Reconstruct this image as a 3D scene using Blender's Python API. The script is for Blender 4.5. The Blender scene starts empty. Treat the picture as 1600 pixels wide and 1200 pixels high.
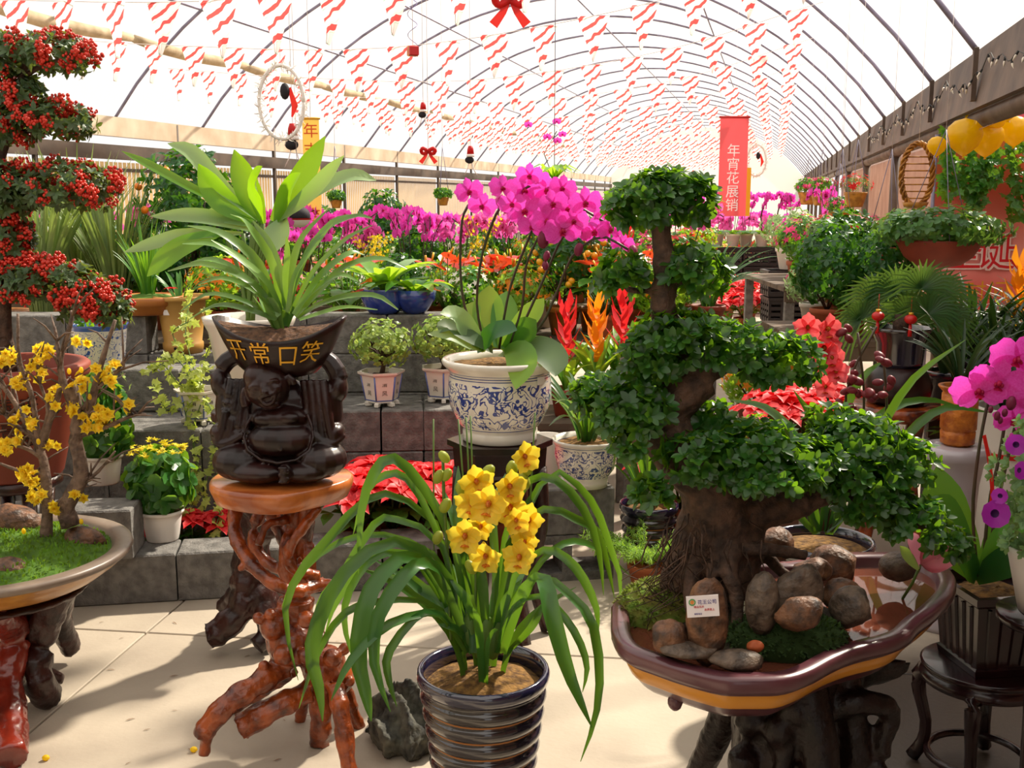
import bpy, math, random
import numpy as np
from mathutils import Vector, Matrix
R = math.radians; PI = math.pi
random.seed(11); rng = np.random.default_rng(5)
scn = bpy.context.scene; COL = scn.collection
# ------------------------------------------------------------------ camera, sky, sun, exposure
FPX, PITCH, CAMZ = 1700.0, R(9.75), 1.55
cd = bpy.data.cameras.new('camera'); cam = bpy.data.objects.new('camera', cd); COL.objects.link(cam)
cd.sensor_width = 36; cd.lens = FPX/1600*36; cd.clip_start = .05; cd.clip_end = 300
cam.location = (0, 0, CAMZ); cam.rotation_euler = (PI/2-PITCH, 0, 0); scn.camera = cam
wd = bpy.data.worlds.new('sky'); scn.world = wd; wd.use_nodes = True
bg = wd.node_tree.nodes['Background']; bg.inputs[0].default_value = (1, .965, .93, 1); bg.inputs[1].default_value = .92
sd = bpy.data.lights.new('sun', 'SUN'); sd.energy = 8.0; sd.angle = R(2.5); sd.color = (1, .90, .74)
sun = bpy.data.objects.new('sun', sd); COL.objects.link(sun)
SUNV = Vector((.60, .62, .86)).normalized()            # towards the sun: behind and to the right
sun.rotation_euler = SUNV.to_track_quat('Z', 'Y').to_euler()
vs = scn.view_settings
vs.view_transform = 'Standard'; vs.look = 'None'; vs.exposure = 0.2; vs.gamma = 1; vs.use_curve_mapping = False
scn.cycles.max_bounces = 8; scn.cycles.diffuse_bounces = 4; scn.cycles.transparent_max_bounces = 10
scn.cycles.caustics_reflective = False; scn.cycles.caustics_refractive = False
scn.cycles.sample_clamp_indirect = 6
# ------------------------------------------------------------------ pixel -> place
CP, SP = math.cos(PITCH), math.sin(PITCH)
def ray(x, y):
    u = (x-800)/FPX; v = (600-y)/FPX
    return Vector((u, CP+v*SP, -SP+v*CP))
def W(x, y, Y):                 # the point on this ray at distance Y in front
    d = ray(x, y); return Vector((0, 0, CAMZ)) + d*(Y/d.y)
def G(x, y, z=0.):              # the point on this ray at height z
    d = ray(x, y); return Vector((0, 0, CAMZ)) + d*((z-CAMZ)/d.z)
def WX(x, Y, z):                # the point at distance Y and height z in column x
    dep = Y*CP+(CAMZ-z)*SP
    return Vector(((x-800)/FPX*dep, Y, z))
def MPP(Y, y=700):              # metres per pixel there
    d = ray(800, y); return Y/d.y/FPX
# ------------------------------------------------------------------ meshes
class MB:
    def __init__(s): s.v = []; s.f = []; s.m = []
    def add(s, vs, fs, mi=0):
        o = len(s.v); s.v += [tuple(v) for v in vs]
        s.f += [tuple(i+o for i in f) for f in fs]; s.m += [mi]*len(fs); return s
    def box(s, c, d, rz=0, mi=0, bev=0):
        x, y, z = d[0]/2, d[1]/2, d[2]/2; ca, sa = math.cos(rz), math.sin(rz)
        if bev <= 0:
            P = [(a*x, b*y, e*z) for e in (-1, 1) for b in (-1, 1) for a in (-1, 1)]
            F = [(0, 2, 3, 1), (4, 5, 7, 6), (0, 1, 5, 4), (2, 6, 7, 3), (0, 4, 6, 2), (1, 3, 7, 5)]
        else:
            P = []
            for (zz, k) in ((-z, bev), (-z+bev, 0), (z-bev, 0), (z, bev)):
                for (a, b) in ((-1, -1), (1, -1), (1, 1), (-1, 1)):
                    P.append((a*(x-k), b*(y-k), zz))
            F = [(3, 2, 1, 0), (12, 13, 14, 15)]
            for r in range(3):
                for i in range(4): F.append((r*4+i, r*4+(i+1) % 4, r*4+4+(i+1) % 4, r*4+4+i))
        return s.add([(c[0]+p[0]*ca-p[1]*sa, c[1]+p[0]*sa+p[1]*ca, c[2]+p[2]) for p in P], F, mi)
    def lathe(s, prof, c=(0, 0, 0), seg=24, mi=0, mis=None, fn=None, cap0=True, cap1=False):
        V = []; n = len(prof)
        for (r, z) in prof:
            for i in range(seg):
                a = 2*PI*i/seg; rr = r*(fn(a, z) if fn else 1)
                V.append((c[0]+rr*math.cos(a), c[1]+rr*math.sin(a), c[2]+z))
        for k in range(n-1):
            F = [(k*seg+i, k*seg+(i+1) % seg, (k+1)*seg+(i+1) % seg, (k+1)*seg+i) for i in range(seg)]
            if k == 0: o = len(s.v); s.add(V, [])
            s.f += [tuple(q+o for q in f) for f in F]; s.m += [mis[k] if mis else mi]*seg
        if cap0: s.f.append(tuple(o+i for i in reversed(range(seg)))); s.m.append(mis[0] if mis else mi)
        if cap1: s.f.append(tuple(o+(n-1)*seg+i for i in range(seg))); s.m.append(mis[-1] if mis else mi)
        return s
    def tube(s, pts, rad, seg=7, mi=0, cap=True, jit=0):
        pts = [Vector(p) for p in pts]; n = len(pts)
        if not hasattr(rad, '__len__'): rad = [rad]*n
        V = []; up = Vector((.13, .21, 1)).normalized()
        for k in range(n):
            t = (pts[min(k+1, n-1)]-pts[max(k-1, 0)])
            if t.length < 1e-9: t = Vector((0, 0, 1))
            t.normalize(); a = t.cross(up)
            if a.length < .05: a = t.cross(Vector((1, 0, 0)))
            a.normalize(); b = t.cross(a)
            for i in range(seg):
                q = 2*PI*i/seg; r = rad[k]*(1+(random.uniform(-jit, jit) if jit else 0))
                V.append(pts[k]+a*(r*math.cos(q))+b*(r*math.sin(q)))
        F = [(k*seg+i, k*seg+(i+1) % seg, (k+1)*seg+(i+1) % seg, (k+1)*seg+i) for k in range(n-1) for i in range(seg)]
        if cap: F += [tuple(reversed(range(seg))), tuple((n-1)*seg+i for i in range(seg))]
        return s.add(V, F, mi)
    def ell(s, c, r, rot=None, nu=14, nv=9, mi=0):
        if not hasattr(r, '__len__'): r = (r, r, r)
        V = [Vector((0, 0, -r[2]))]; F = []
        for j in range(1, nv):
            th = -PI/2+PI*j/nv
            for i in range(nu):
                a = 2*PI*i/nu; V.append(Vector((r[0]*math.cos(th)*math.cos(a), r[1]*math.cos(th)*math.sin(a), r[2]*math.sin(th))))
        V.append(Vector((0, 0, r[2])))
        if rot: m = Matrix.Rotation(rot[2], 3, 'Z') @ Matrix.Rotation(rot[1], 3, 'Y') @ Matrix.Rotation(rot[0], 3, 'X'); V = [m @ v for v in V]
        c = Vector(c); V = [v+c for v in V]
        for i in range(nu):
            F.append((0, 1+(i+1) % nu, 1+i)); t = 1+(nv-2)*nu; F.append((t+i, t+(i+1) % nu, len(V)-1))
        for j in range(nv-2):
            for i in range(nu): F.append((1+j*nu+i, 1+j*nu+(i+1) % nu, 1+(j+1)*nu+(i+1) % nu, 1+(j+1)*nu+i))
        return s.add(V, F, mi)
    def ribbon(s, pts, wid, N=(0, -.75, .65), fold=.25, mi=0):   # a leaf blade along a line, folded on its midrib
        pts = [Vector(p) for p in pts]; n = len(pts); N = Vector(N).normalized(); V = []
        for k in range(n):
            t = (pts[min(k+1, n-1)]-pts[max(k-1, 0)]).normalized(); a = t.cross(N)
            if a.length < .08: a = Vector((1, 0, 0))
            a.normalize(); nn = a.cross(t); w = wid[k]/2
            V += [pts[k]-a*w+nn*(w*fold), pts[k], pts[k]+a*w+nn*(w*fold)]
        F = []
        for k in range(n-1): F += [(3*k, 3*k+1, 3*k+4, 3*k+3), (3*k+1, 3*k+2, 3*k+5, 3*k+4)]
        return s.add(V, F, mi)
    def join(s, o, M=None):
        vs = o.v if M is None else [tuple(M @ Vector(v)) for v in o.v]
        b = len(s.v); s.v += vs; s.f += [tuple(i+b for i in f) for f in o.f]; s.m += o.m; return s
def spline(pts, n=10):          # smooth curve through points (tuples of any length)
    P = [np.array(p, float) for p in pts]
    if len(P) == 2: P = [P[0], (P[0]+P[1])/2, P[1]]
    P = [2*P[0]-P[1]]+P+[2*P[-1]-P[-2]]; out = []; m = len(P)-3
    for k in range(n+1):
        t = k/n*m; i = min(int(t), m-1); u = t-i; a, b, c, d = P[i:i+4]
        out.append(.5*(2*b+(c-a)*u+(2*a-5*b+4*c-d)*u*u+(3*b-a-3*c+d)*u**3))
    return out
KIDS = {}
def link(o, parent=None):
    COL.objects.link(o)
    if parent is not None: o.parent = parent; KIDS.setdefault(parent.name, []).append(o)
    return o
def mesh(name, mb, mats, smooth=True):
    me = bpy.data.meshes.new(name); me.from_pydata(mb.v, [], mb.f)
    for m in (mats if isinstance(mats, (list, tuple)) else [mats]): me.materials.append(m)
    if len(me.materials) > 1: me.polygons.foreach_set('material_index', mb.m)
    if smooth: me.polygons.foreach_set('use_smooth', [True]*len(me.polygons))
    me.update(); return me
def obj(name, mb, mats, parent=None, at=None, smooth=True, kind=None):
    # at: vertices are in world space; they are moved to be local to that point
    if at is not None:
        a = Vector(at); mb.v = [(v[0]-a.x, v[1]-a.y, v[2]-a.z) for v in mb.v]
    o = bpy.data.objects.new(name, mesh(name, mb, mats, smooth)); link(o, parent)
    if at is not None and parent is None: o.location = at
    if kind: o['kind'] = kind
    return o
def inst(name, me, parent=None, M=None, kind=None):
    o = bpy.data.objects.new(name, me); link(o, parent)
    if M is not None: o.matrix_basis = M
    if kind: o['kind'] = kind
    return o
def tag(o, label, cat, group=None):
    o['label'] = label; o['category'] = cat
    if group: o['group'] = group
    return o
def thing(name, label, cat, loc=(0, 0, 0), rz=0, group=None):
    o = bpy.data.objects.new(name, None); COL.objects.link(o); o.empty_display_size = .05
    o.location = loc; o.rotation_euler = (0, 0, rz); return tag(o, label, cat, group)
def struct(o): o['kind'] = 'structure'; return o
def copy_tree(o, parent=None):
    c = o.copy(); COL.objects.link(c)
    if parent is not None: c.parent = parent; KIDS.setdefault(parent.name, []).append(c)
    for ch in KIDS.get(o.name, []): copy_tree(ch, c)
    return c
def FR(p, d, n, s=1.):          # frame: +Y along d, +Z near n
    y = Vector(d).normalized(); x = y.cross(Vector(n))
    if x.length < .05: x = y.cross(Vector((.3, .9, .2)))
    x.normalize(); z = x.cross(y)
    if not hasattr(s, '__len__'): s = (s, s, s)
    return Matrix(((x.x*s[0], y.x*s[1], z.x*s[2], p[0]), (x.y*s[0], y.y*s[1], z.y*s[2], p[1]), (x.z*s[0], y.z*s[1], z.z*s[2], p[2]), (0, 0, 0, 1)))
def joined(name, tmpl, Ms, mats, parent=None, kind='stuff', smooth=False):
    # many copies of a template in one mesh
    V = np.array(tmpl.v); n = len(V); A = np.array([[list(r) for r in m] for m in Ms])
    X = np.einsum('kij,nj->kni', A[:, :3, :3], V)+A[:, None, :3, 3]
    b = MB(); b.v = X.reshape(-1, 3).tolist(); F = tmpl.f; b.f = [tuple(i+k*n for i in f) for k in range(len(Ms)) for f in F]; b.m = tmpl.m*len(Ms)
    o = bpy.data.objects.new(name, mesh(name, b, mats, smooth)); link(o, parent)
    if kind: o['kind'] = kind
    return o
def leaves(parent, tmpl, Ms, mat, keep=0, name='leaf', rest='foliage', key=None, smooth=False):
    if keep:
        Ms = sorted(Ms, key=key or (lambda m: m[1][3])); me = mesh(name, tmpl, mat, smooth)
        for m in Ms[:keep]: inst(name, me, parent, m)
    if len(Ms) > keep: joined(rest, tmpl, Ms[keep:], mat, parent, smooth=smooth)
TS = bpy.data.scenes.new('workbench')
def evaluated(o):         # evaluate one object alone
    vl = TS.view_layers[0]; vl.update(); return bpy.data.meshes.new_from_object(o.evaluated_get(vl.depsgraph))
def organic(mb, mat, name, parent=None, at=None, voxel=.006, smooth=3, disp=0, dsize=.05):
    if at is not None: a = Vector(at); mb.v = [(v[0]-a.x, v[1]-a.y, v[2]-a.z) for v in mb.v]
    me = mesh('tmp', mb, mat); o = bpy.data.objects.new('tmp', me); TS.collection.objects.link(o)
    m = o.modifiers.new('r', 'REMESH'); m.mode = 'VOXEL'; m.voxel_size = voxel; m.use_smooth_shade = True
    if smooth: m = o.modifiers.new('s', 'SMOOTH'); m.factor = .5; m.iterations = smooth
    if disp:
        tx = bpy.data.textures.new('n', 'CLOUDS'); tx.noise_scale = dsize; m = o.modifiers.new('d', 'DISPLACE'); m.texture = tx; m.strength = disp; m.texture_coords = 'LOCAL'
    me2 = evaluated(o)
    bpy.data.objects.remove(o); bpy.data.meshes.remove(me)
    me2.name = name; me2.materials.clear(); me2.materials.append(mat)
    me2.polygons.foreach_set('use_smooth', [True]*len(me2.polygons))
    r = bpy.data.objects.new(name, me2); link(r, parent)
    if at is not None and parent is None: r.location = at
    return r
def glyphs(txt, size, depth=.001):
    c = bpy.data.curves.new('t', 'FONT'); c.body = txt; c.size = size; c.align_x = 'CENTER'; c.align_y = 'CENTER'; c.extrude = depth; c.resolution_u = 2
    o = bpy.data.objects.new('t', c); TS.collection.objects.link(o); me = evaluated(o)
    b = MB(); b.v = [tuple(v.co) for v in me.vertices]; b.f = [tuple(p.vertices) for p in me.polygons]; b.m = [0]*len(b.f)
    bpy.data.objects.remove(o); bpy.data.meshes.remove(me); return b
# ------------------------------------------------------------------ materials
def lin(h):
    if not isinstance(h, str): return tuple(h)+(1,)
    return tuple((c/12.92 if c <= .04045 else ((c+.055)/1.055)**2.4) for c in (int(h[i:i+2], 16)/255 for i in (0, 2, 4)))+(1,)
MC = {}
def nt(m): return m.node_tree.nodes, m.node_tree.links
def M(name, c, rough=.5, c2=None, scale=8, bump=0, bscale=40, spec=.5, coat=0, metal=0, detail=4, lo=.35, hi=.65, stretch=None, island=0):
    if name in MC: return MC[name]
    m = bpy.data.materials.new(name); m.use_nodes = True; N, L = nt(m); b = N['Principled BSDF']; MC[name] = m
    b.inputs['Base Color'].default_value = lin(c); b.inputs['Roughness'].default_value = rough; b.inputs['Metallic'].default_value = metal
    b.inputs['Specular IOR Level'].default_value = spec; b.inputs['Coat Weight'].default_value = coat; b.inputs['Coat Roughness'].default_value = .08
    tc = N.new('ShaderNodeTexCoord'); src = tc.outputs['Object']
    if stretch:
        mp = N.new('ShaderNodeMapping'); mp.inputs['Scale'].default_value = stretch; L.new(src, mp.inputs[0]); src = mp.outputs[0]
    out = None
    if c2:
        n = N.new('ShaderNodeTexNoise'); n.inputs['Scale'].default_value = scale; n.inputs['Detail'].default_value = detail; L.new(src, n.inputs[0])
        r = N.new('ShaderNodeValToRGB'); r.color_ramp.elements[0].position = lo; r.color_ramp.elements[1].position = hi
        r.color_ramp.elements[0].color = lin(c); r.color_ramp.elements[1].color = lin(c2); L.new(n.outputs[0], r.inputs[0]); out = r.outputs[0]
    if island:
        h = N.new('ShaderNodeHueSaturation'); g = N.new('ShaderNodeNewGeometry'); q = N.new('ShaderNodeMapRange')
        q.inputs[3].default_value = 1-island; q.inputs[4].default_value = 1+island; L.new(g.outputs['Random Per Island'], q.inputs[0]); L.new(q.outputs[0], h.inputs['Value'])
        if out: L.new(out, h.inputs['Color'])
        else: h.inputs['Color'].default_value = lin(c)
        out = h.outputs[0]
    if out: L.new(out, b.inputs['Base Color'])
    if bump:
        n = N.new('ShaderNodeTexNoise'); n.inputs['Scale'].default_value = bscale; n.inputs['Detail'].default_value = 5; L.new(src, n.inputs[0])
        u = N.new('ShaderNodeBump'); u.inputs['Strength'].default_value = bump; u.inputs['Distance'].default_value = .01; L.new(n.outputs[0], u.inputs['Height']); L.new(u.outputs[0], b.inputs['Normal'])
    return m
def LF(name, c, t=None, rough=.38, var=.3, tr=.35, c2=None, scale=14, spec=.5, obvar=True):
    # leaf or petal: glossy top, light shines through
    if name in MC: return MC[name]
    m = M(name, c, rough, c2, scale, spec=spec); N, L = nt(m); b = N['Principled BSDF']
    h = N.new('ShaderNodeHueSaturation'); g = N.new('ShaderNodeNewGeometry'); oi = N.new('ShaderNodeObjectInfo'); ad = N.new('ShaderNodeMath'); ad.operation = 'ADD'; fr = N.new('ShaderNodeMath'); fr.operation = 'FRACT'
    L.new(g.outputs['Random Per Island'], ad.inputs[0]); L.new(oi.outputs['Random'], ad.inputs[1]); L.new(ad.outputs[0], fr.inputs[0])
    q = N.new('ShaderNodeMapRange'); q.inputs[3].default_value = 1-var; q.inputs[4].default_value = 1+var; L.new(fr.outputs[0], q.inputs[0]); L.new(q.outputs[0], h.inputs['Value'])
    ic = b.inputs['Base Color']
    if ic.links: L.new(ic.links[0].from_socket, h.inputs['Color'])
    else: h.inputs['Color'].default_value = lin(c)
    L.new(h.outputs[0], ic)
    T = N.new('ShaderNodeBsdfTranslucent'); T.inputs[0].default_value = lin(t or c)
    mx = N.new('ShaderNodeMixShader'); mx.inputs[0].default_value = tr; L.new(b.outputs[0], mx.inputs[1]); L.new(T.outputs[0], mx.inputs[2])
    L.new(mx.outputs[0], N['Material Output'].inputs[0]); return m
def thin(name, c, tr, transp=0, rough=.5):       # sheet: part clear, part diffusing
    if name in MC: return MC[name]
    m = M(name, c, rough, spec=.2); N, L = nt(m); b = N['Principled BSDF']
    T = N.new('ShaderNodeBsdfTranslucent'); T.inputs[0].default_value = lin(c); mx = N.new('ShaderNodeMixShader'); mx.inputs[0].default_value = tr
    L.new(b.outputs[0], mx.inputs[1]); L.new(T.outputs[0], mx.inputs[2]); s = mx.outputs[0]
    if transp:
        C = N.new('ShaderNodeBsdfTransparent'); m2 = N.new('ShaderNodeMixShader'); m2.inputs[0].default_value = transp; L.new(s, m2.inputs[1]); L.new(C.outputs[0], m2.inputs[2]); s = m2.outputs[0]
    L.new(s, N['Material Output'].inputs[0]); return m
def painted(name, base, ink, scale=16, thr=.06, z0=-9, z1=9, rough=.18, band=()):
    # glazed white porcelain with a brushed blue scroll between two heights, and painted lines
    if name in MC: return MC[name]
    m = M(name, base, rough, spec=.6, coat=.6); N, L = nt(m); b = N['Principled BSDF']
    tc = N.new('ShaderNodeTexCoord'); n = N.new('ShaderNodeTexNoise'); n.inputs['Scale'].default_value = scale; n.inputs['Detail'].default_value = 1.2; n.inputs['Distortion'].default_value = 1.6; L.new(tc.outputs['Object'], n.inputs[0])
    s = N.new('ShaderNodeMath'); s.operation = 'SUBTRACT'; s.inputs[1].default_value = .5; L.new(n.outputs[0], s.inputs[0])
    a = N.new('ShaderNodeMath'); a.operation = 'ABSOLUTE'; L.new(s.outputs[0], a.inputs[0])
    lt = N.new('ShaderNodeMath'); lt.operation = 'LESS_THAN'; lt.inputs[1].default_value = thr; L.new(a.outputs[0], lt.inputs[0])
    v = N.new('ShaderNodeTexVoronoi'); v.inputs['Scale'].default_value = scale*1.1; L.new(tc.outputs['Object'], v.inputs[0])
    lv = N.new('ShaderNodeMath'); lv.operation = 'LESS_THAN'; lv.inputs[1].default_value = .22; L.new(v.outputs[0], lv.inputs[0])
    mxm = N.new('ShaderNodeMath'); mxm.operation = 'MAXIMUM'; L.new(lt.outputs[0], mxm.inputs[0]); L.new(lv.outputs[0], mxm.inputs[1])
    sp = N.new('ShaderNodeSeparateXYZ'); L.new(tc.outputs['Object'], sp.inputs[0])
    def between(lo, hi):
        g = N.new('ShaderNodeMath'); g.operation = 'GREATER_THAN'; g.inputs[1].default_value = lo; L.new(sp.outputs[2], g.inputs[0])
        k = N.new('ShaderNodeMath'); k.operation = 'LESS_THAN'; k.inputs[1].default_value = hi; L.new(sp.outputs[2], k.inputs[0])
        w = N.new('ShaderNodeMath'); w.operation = 'MULTIPLY'; L.new(g.outputs[0], w.inputs[0]); L.new(k.outputs[0], w.inputs[1]); return w.outputs[0]
    w = N.new('ShaderNodeMath'); w.operation = 'MULTIPLY'; L.new(mxm.outputs[0], w.inputs[0]); L.new(between(z0, z1), w.inputs[1]); cur = w.outputs[0]
    for (lo, hi) in band:
        k = N.new('ShaderNodeMath'); k.operation = 'MAXIMUM'; L.new(cur, k.inputs[0]); L.new(between(lo, hi), k.inputs[1]); cur = k.outputs[0]
    x = N.new('ShaderNodeMix'); x.data_type = 'RGBA'; x.inputs[6].default_value = lin(base); x.inputs[7].default_value = lin(ink); L.new(cur, x.inputs[0]); L.new(x.outputs[2], b.inputs['Base Color']); return m
def flagmat():
    m = bpy.data.materials.new('pennant_print'); m.use_nodes = True; N, L = nt(m); b = N['Principled BSDF']; b.inputs['Roughness'].default_value = .6
    tc = N.new('ShaderNodeTexCoord'); mp = N.new('ShaderNodeMapping'); mp.inputs['Rotation'].default_value = (0, R(38), 0); L.new(tc.outputs['Object'], mp.inputs[0])
    w = N.new('ShaderNodeTexWave'); w.bands_direction = 'Z'; w.inputs['Scale'].default_value = 4.6; w.inputs['Distortion'].default_value = 2.2; w.inputs['Detail'].default_value = 1; w.inputs['Detail Scale'].default_value = 4; L.new(mp.outputs[0], w.inputs[0])
    r = N.new('ShaderNodeValToRGB'); r.color_ramp.interpolation = 'CONSTANT'; e = r.color_ramp.elements; e[0].position = 0; e[0].color = lin('fff4f0'); e[1].position = .70; e[1].color = lin('ee5a58')
    q = e.new(.30); q.color = lin('9fe0c4'); q = e.new(.38); q.color = lin('fff4f0'); L.new(w.outputs[0], r.inputs[0]); L.new(r.outputs[0], b.inputs['Base Color'])
    T = N.new('ShaderNodeBsdfTranslucent'); L.new(r.outputs[0], T.inputs[0]); mx = N.new('ShaderNodeMixShader'); mx.inputs[0].default_value = .75
    L.new(b.outputs[0], mx.inputs[1]); L.new(T.outputs[0], mx.inputs[2]); L.new(mx.outputs[0], N['Material Output'].inputs[0]); return m
# ------------------------------------------------------------------ the greenhouse
TA = R(13.4); AX = Vector((math.sin(TA), math.cos(TA), 0)); BX = Vector((math.cos(TA), -math.sin(TA), 0))
def H(lat, al, z): return AX*al+BX*lat+Vector((0, 0, z))
LL, LR, AC, AH, AB = -7.5, 1.2, -3.15, 4.35, 2.45       # left and right springing, arch centre, half span, springing height
ARC = 5.4
def arch(lat): return AB-.0+math.sqrt(max(0, ARC*ARC-(lat-AC)**2))-3.2
concrete = M('concrete_floor', 'bdb09d', .72, '9d9080', 2.2, bump=.12, bscale=60, detail=8, lo=.3, hi=.75)
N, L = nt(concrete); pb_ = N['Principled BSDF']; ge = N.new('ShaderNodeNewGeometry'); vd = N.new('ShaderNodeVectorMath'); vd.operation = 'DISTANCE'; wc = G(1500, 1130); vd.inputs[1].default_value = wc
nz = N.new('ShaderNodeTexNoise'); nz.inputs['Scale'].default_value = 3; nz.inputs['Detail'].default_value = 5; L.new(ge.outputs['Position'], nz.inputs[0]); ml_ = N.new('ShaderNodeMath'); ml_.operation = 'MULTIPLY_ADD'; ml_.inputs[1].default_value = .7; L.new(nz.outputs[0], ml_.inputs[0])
L.new(ge.outputs['Position'], vd.inputs[0]); L.new(vd.outputs['Value'], ml_.inputs[2]); wr_ = N.new('ShaderNodeMapRange'); wr_.inputs[1].default_value = .72; wr_.inputs[2].default_value = 1.1; wr_.inputs[3].default_value = 1; wr_.inputs[4].default_value = 0; L.new(ml_.outputs[0], wr_.inputs[0])   # wet patch round the stool, darkened further to paint in the shade there
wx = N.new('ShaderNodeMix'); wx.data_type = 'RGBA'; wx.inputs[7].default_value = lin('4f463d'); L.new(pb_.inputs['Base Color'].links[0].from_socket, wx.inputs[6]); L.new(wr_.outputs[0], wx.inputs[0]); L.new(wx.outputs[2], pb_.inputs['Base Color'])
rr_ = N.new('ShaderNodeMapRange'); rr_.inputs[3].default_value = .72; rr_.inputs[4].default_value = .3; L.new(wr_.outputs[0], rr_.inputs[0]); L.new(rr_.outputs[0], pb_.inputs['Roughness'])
b = MB(); b.add([H(-9, -4, -.02), H(4.5, -4, -.02), H(4.5, 52, -.02), H(-9, 52, -.02)], [(0, 1, 2, 3)])
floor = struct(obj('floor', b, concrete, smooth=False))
TF = R(7.5); fo = Vector((-1.32, 3.72, 0)); fa = Vector((math.sin(TF), math.cos(TF), 0)); fb = Vector((math.cos(TF), -math.sin(TF), 0))
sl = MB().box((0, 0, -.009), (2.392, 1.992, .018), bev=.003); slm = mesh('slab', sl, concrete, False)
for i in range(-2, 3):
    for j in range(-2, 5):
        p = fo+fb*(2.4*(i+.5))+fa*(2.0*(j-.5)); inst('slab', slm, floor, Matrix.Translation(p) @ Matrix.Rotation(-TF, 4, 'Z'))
film = thin('roof_film', 'fffaf4', .75, .78)
b = MB(); lats = [LL+(LR-LL)*i/28 for i in range(29)]; als = [-4+2*k for k in range(29)]
for a in als:
    for l in lats: b.v.append(tuple(H(l, a, arch(l)+.03)))
for k in range(len(als)-1):
    for i in range(28): b.f.append((k*29+i, k*29+i+1, (k+1)*29+i+1, (k+1)*29+i)); b.m.append(0)
ceiling = struct(obj('ceiling', b, film))
steel = M('rib_steel', '8f88a0', .45, '6d6678', 6, metal=.2)
ribs = MB().tube([H(l, 0, arch(l)) for l in lats], .018, 6); rm = mesh('rib', ribs, steel)
for k in range(27): inst('rib', rm, ceiling, Matrix.Translation(AX*(-2.44+2*k)))
for l in (-5.2, -3.15, -1.1): obj('purlin', MB().tube([H(l, -4, arch(l)-.03), H(l, 52, arch(l)-.03)], .012, 6), steel, ceiling)
cloth = M('shade_cloth_roll', 'c9b596', .85, 'a28c6c', 5, bump=.3, bscale=25)
for k in range(13):                                     # rolled shade cloth tied along a purlin, in lengths
    a0 = 3+2.6*k; P = [H(-6.72+.05*math.sin(j*1.3+k), a0+.62*j, arch(-6.72)-.09-.03*math.sin(j*PI/4)) for j in range(5)]
    obj('cloth_roll', MB().tube(P, [.045, .06, .065, .06, .045], 8), cloth, ceiling)
obj('purlin', MB().tube([H(-6.3, -4, arch(-6.3)-.03), H(-6.3, 52, arch(-6.3)-.03)], .014, 6), steel, ceiling)
# left side: pale gutter board, dark beam, bamboo screens
bamboo = thin('bamboo_screen', 'e2bd84', .55)
wood_d = M('beam_brown', '5b4c40', .7, '463a31', 3, bump=.2, bscale=18)
pale = M('gutter_pale', 'd8c7b0', .7, 'b7a187', 2)
wl = MB(); a0, a1 = -4, 52
wl.add([H(LL, a0, -.02), H(LL, a1, -.02), H(LL, a1, .5), H(LL, a0, .5), H(LL-.12, a0, -.02), H(LL-.12, a1, -.02), H(LL-.12, a1, .5), H(LL-.12, a0, .5)], [(0, 1, 2, 3), (5, 4, 7, 6), (3, 2, 6, 7), (0, 3, 7, 4), (1, 5, 6, 2)])
wall_left = struct(obj('wall_left', wl, M('plinth_grey', '8f887c', .8, '6f685d', 3), smooth=False))
for k in range(20):
    s0 = a0+2.8*k; sc = MB(); n = 60
    for j in range(n):                                  # each mat is a row of thin slats
        x0 = s0+.05+2.7*j/n; x1 = x0+2.7/n*.9; o = .006*(j % 2)
        sc.add([H(LL+.02+o, x0, .5), H(LL+.02+o, x1, .5), H(LL+.02+o, x1, 1.95), H(LL+.02+o, x0, 1.95)], [(0, 1, 2, 3)])
    obj('bamboo_mat', sc, bamboo, wall_left, smooth=False)
    obj('post', MB().tube([H(LL+.06, s0, 0), H(LL+.06, s0, 2.45)], .03, 6), wood_d, wall_left)
def beam(name, lat, z0, z1, th, mat, parent=None, tilt=0):
    q = MB(); q.add([H(lat, a0, z0), H(lat+tilt, a0, z1), H(lat+tilt+th, a0, z1), H(lat+th, a0, z0), H(lat, a1, z0), H(lat+tilt, a1, z1), H(lat+tilt+th, a1, z1), H(lat+th, a1, z0)], [(0, 1, 2, 3), (7, 6, 5, 4), (0, 4, 5, 1), (1, 5, 6, 2), (2, 6, 7, 3), (3, 7, 4, 0)])
    return obj(name, q, mat, parent, smooth=False)
beam('dark_beam', LL, 1.98, 2.14, .12, wood_d, wall_left)
beam('gutter_board', LL-.02, 2.24, 2.46, .10, pale, wall_left)
beam('handrail', LL, 1.84, 1.88, .05, wood_d, wall_left)
# right side: gutter, pipe, posts, wall beyond
rust = M('gutter_brown', '6e5a4a', .6, '4b3b31', 3.5, bump=.15, bscale=14, metal=.2)
gut = struct(beam('trim_1', LR, 2.10, 2.50, .05, rust, None, .06))
for k in range(26): obj('gutter_bracket', MB().box(H(LR-.01, -2.44+2*k, 2.31), (.03, .05, .33), -TA, bev=.004), rust, gut, smooth=False)
pipe = struct(obj('trim_2', MB().tube([H(LR+.1, a0, 2.06), H(LR+.1, a1, 2.06)], .06, 10), M('pipe_brown', '7d6b5d', .5, '5a4a3f', 3)))
for k in range(14): obj('pipe_collar', MB().lathe([(.062, -.06), (.075, -.05), (.075, .05), (.062, .06)], (0, 0, 0), 12, cap1=True), rust, pipe).matrix_basis = Matrix.Translation(H(LR+.1, 1.1+4*k, 2.06)) @ Matrix.Rotation(-TA, 4, 'Z') @ Matrix.Rotation(PI/2, 4, 'X')
for k in range(12):
    obj('post', MB().tube([H(LR+.1, 1.1+4*k, 0), H(LR+.1, 1.1+4*k, 2.05)], .05, 8), rust, gut)
wr = MB(); l0 = 2.9
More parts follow.
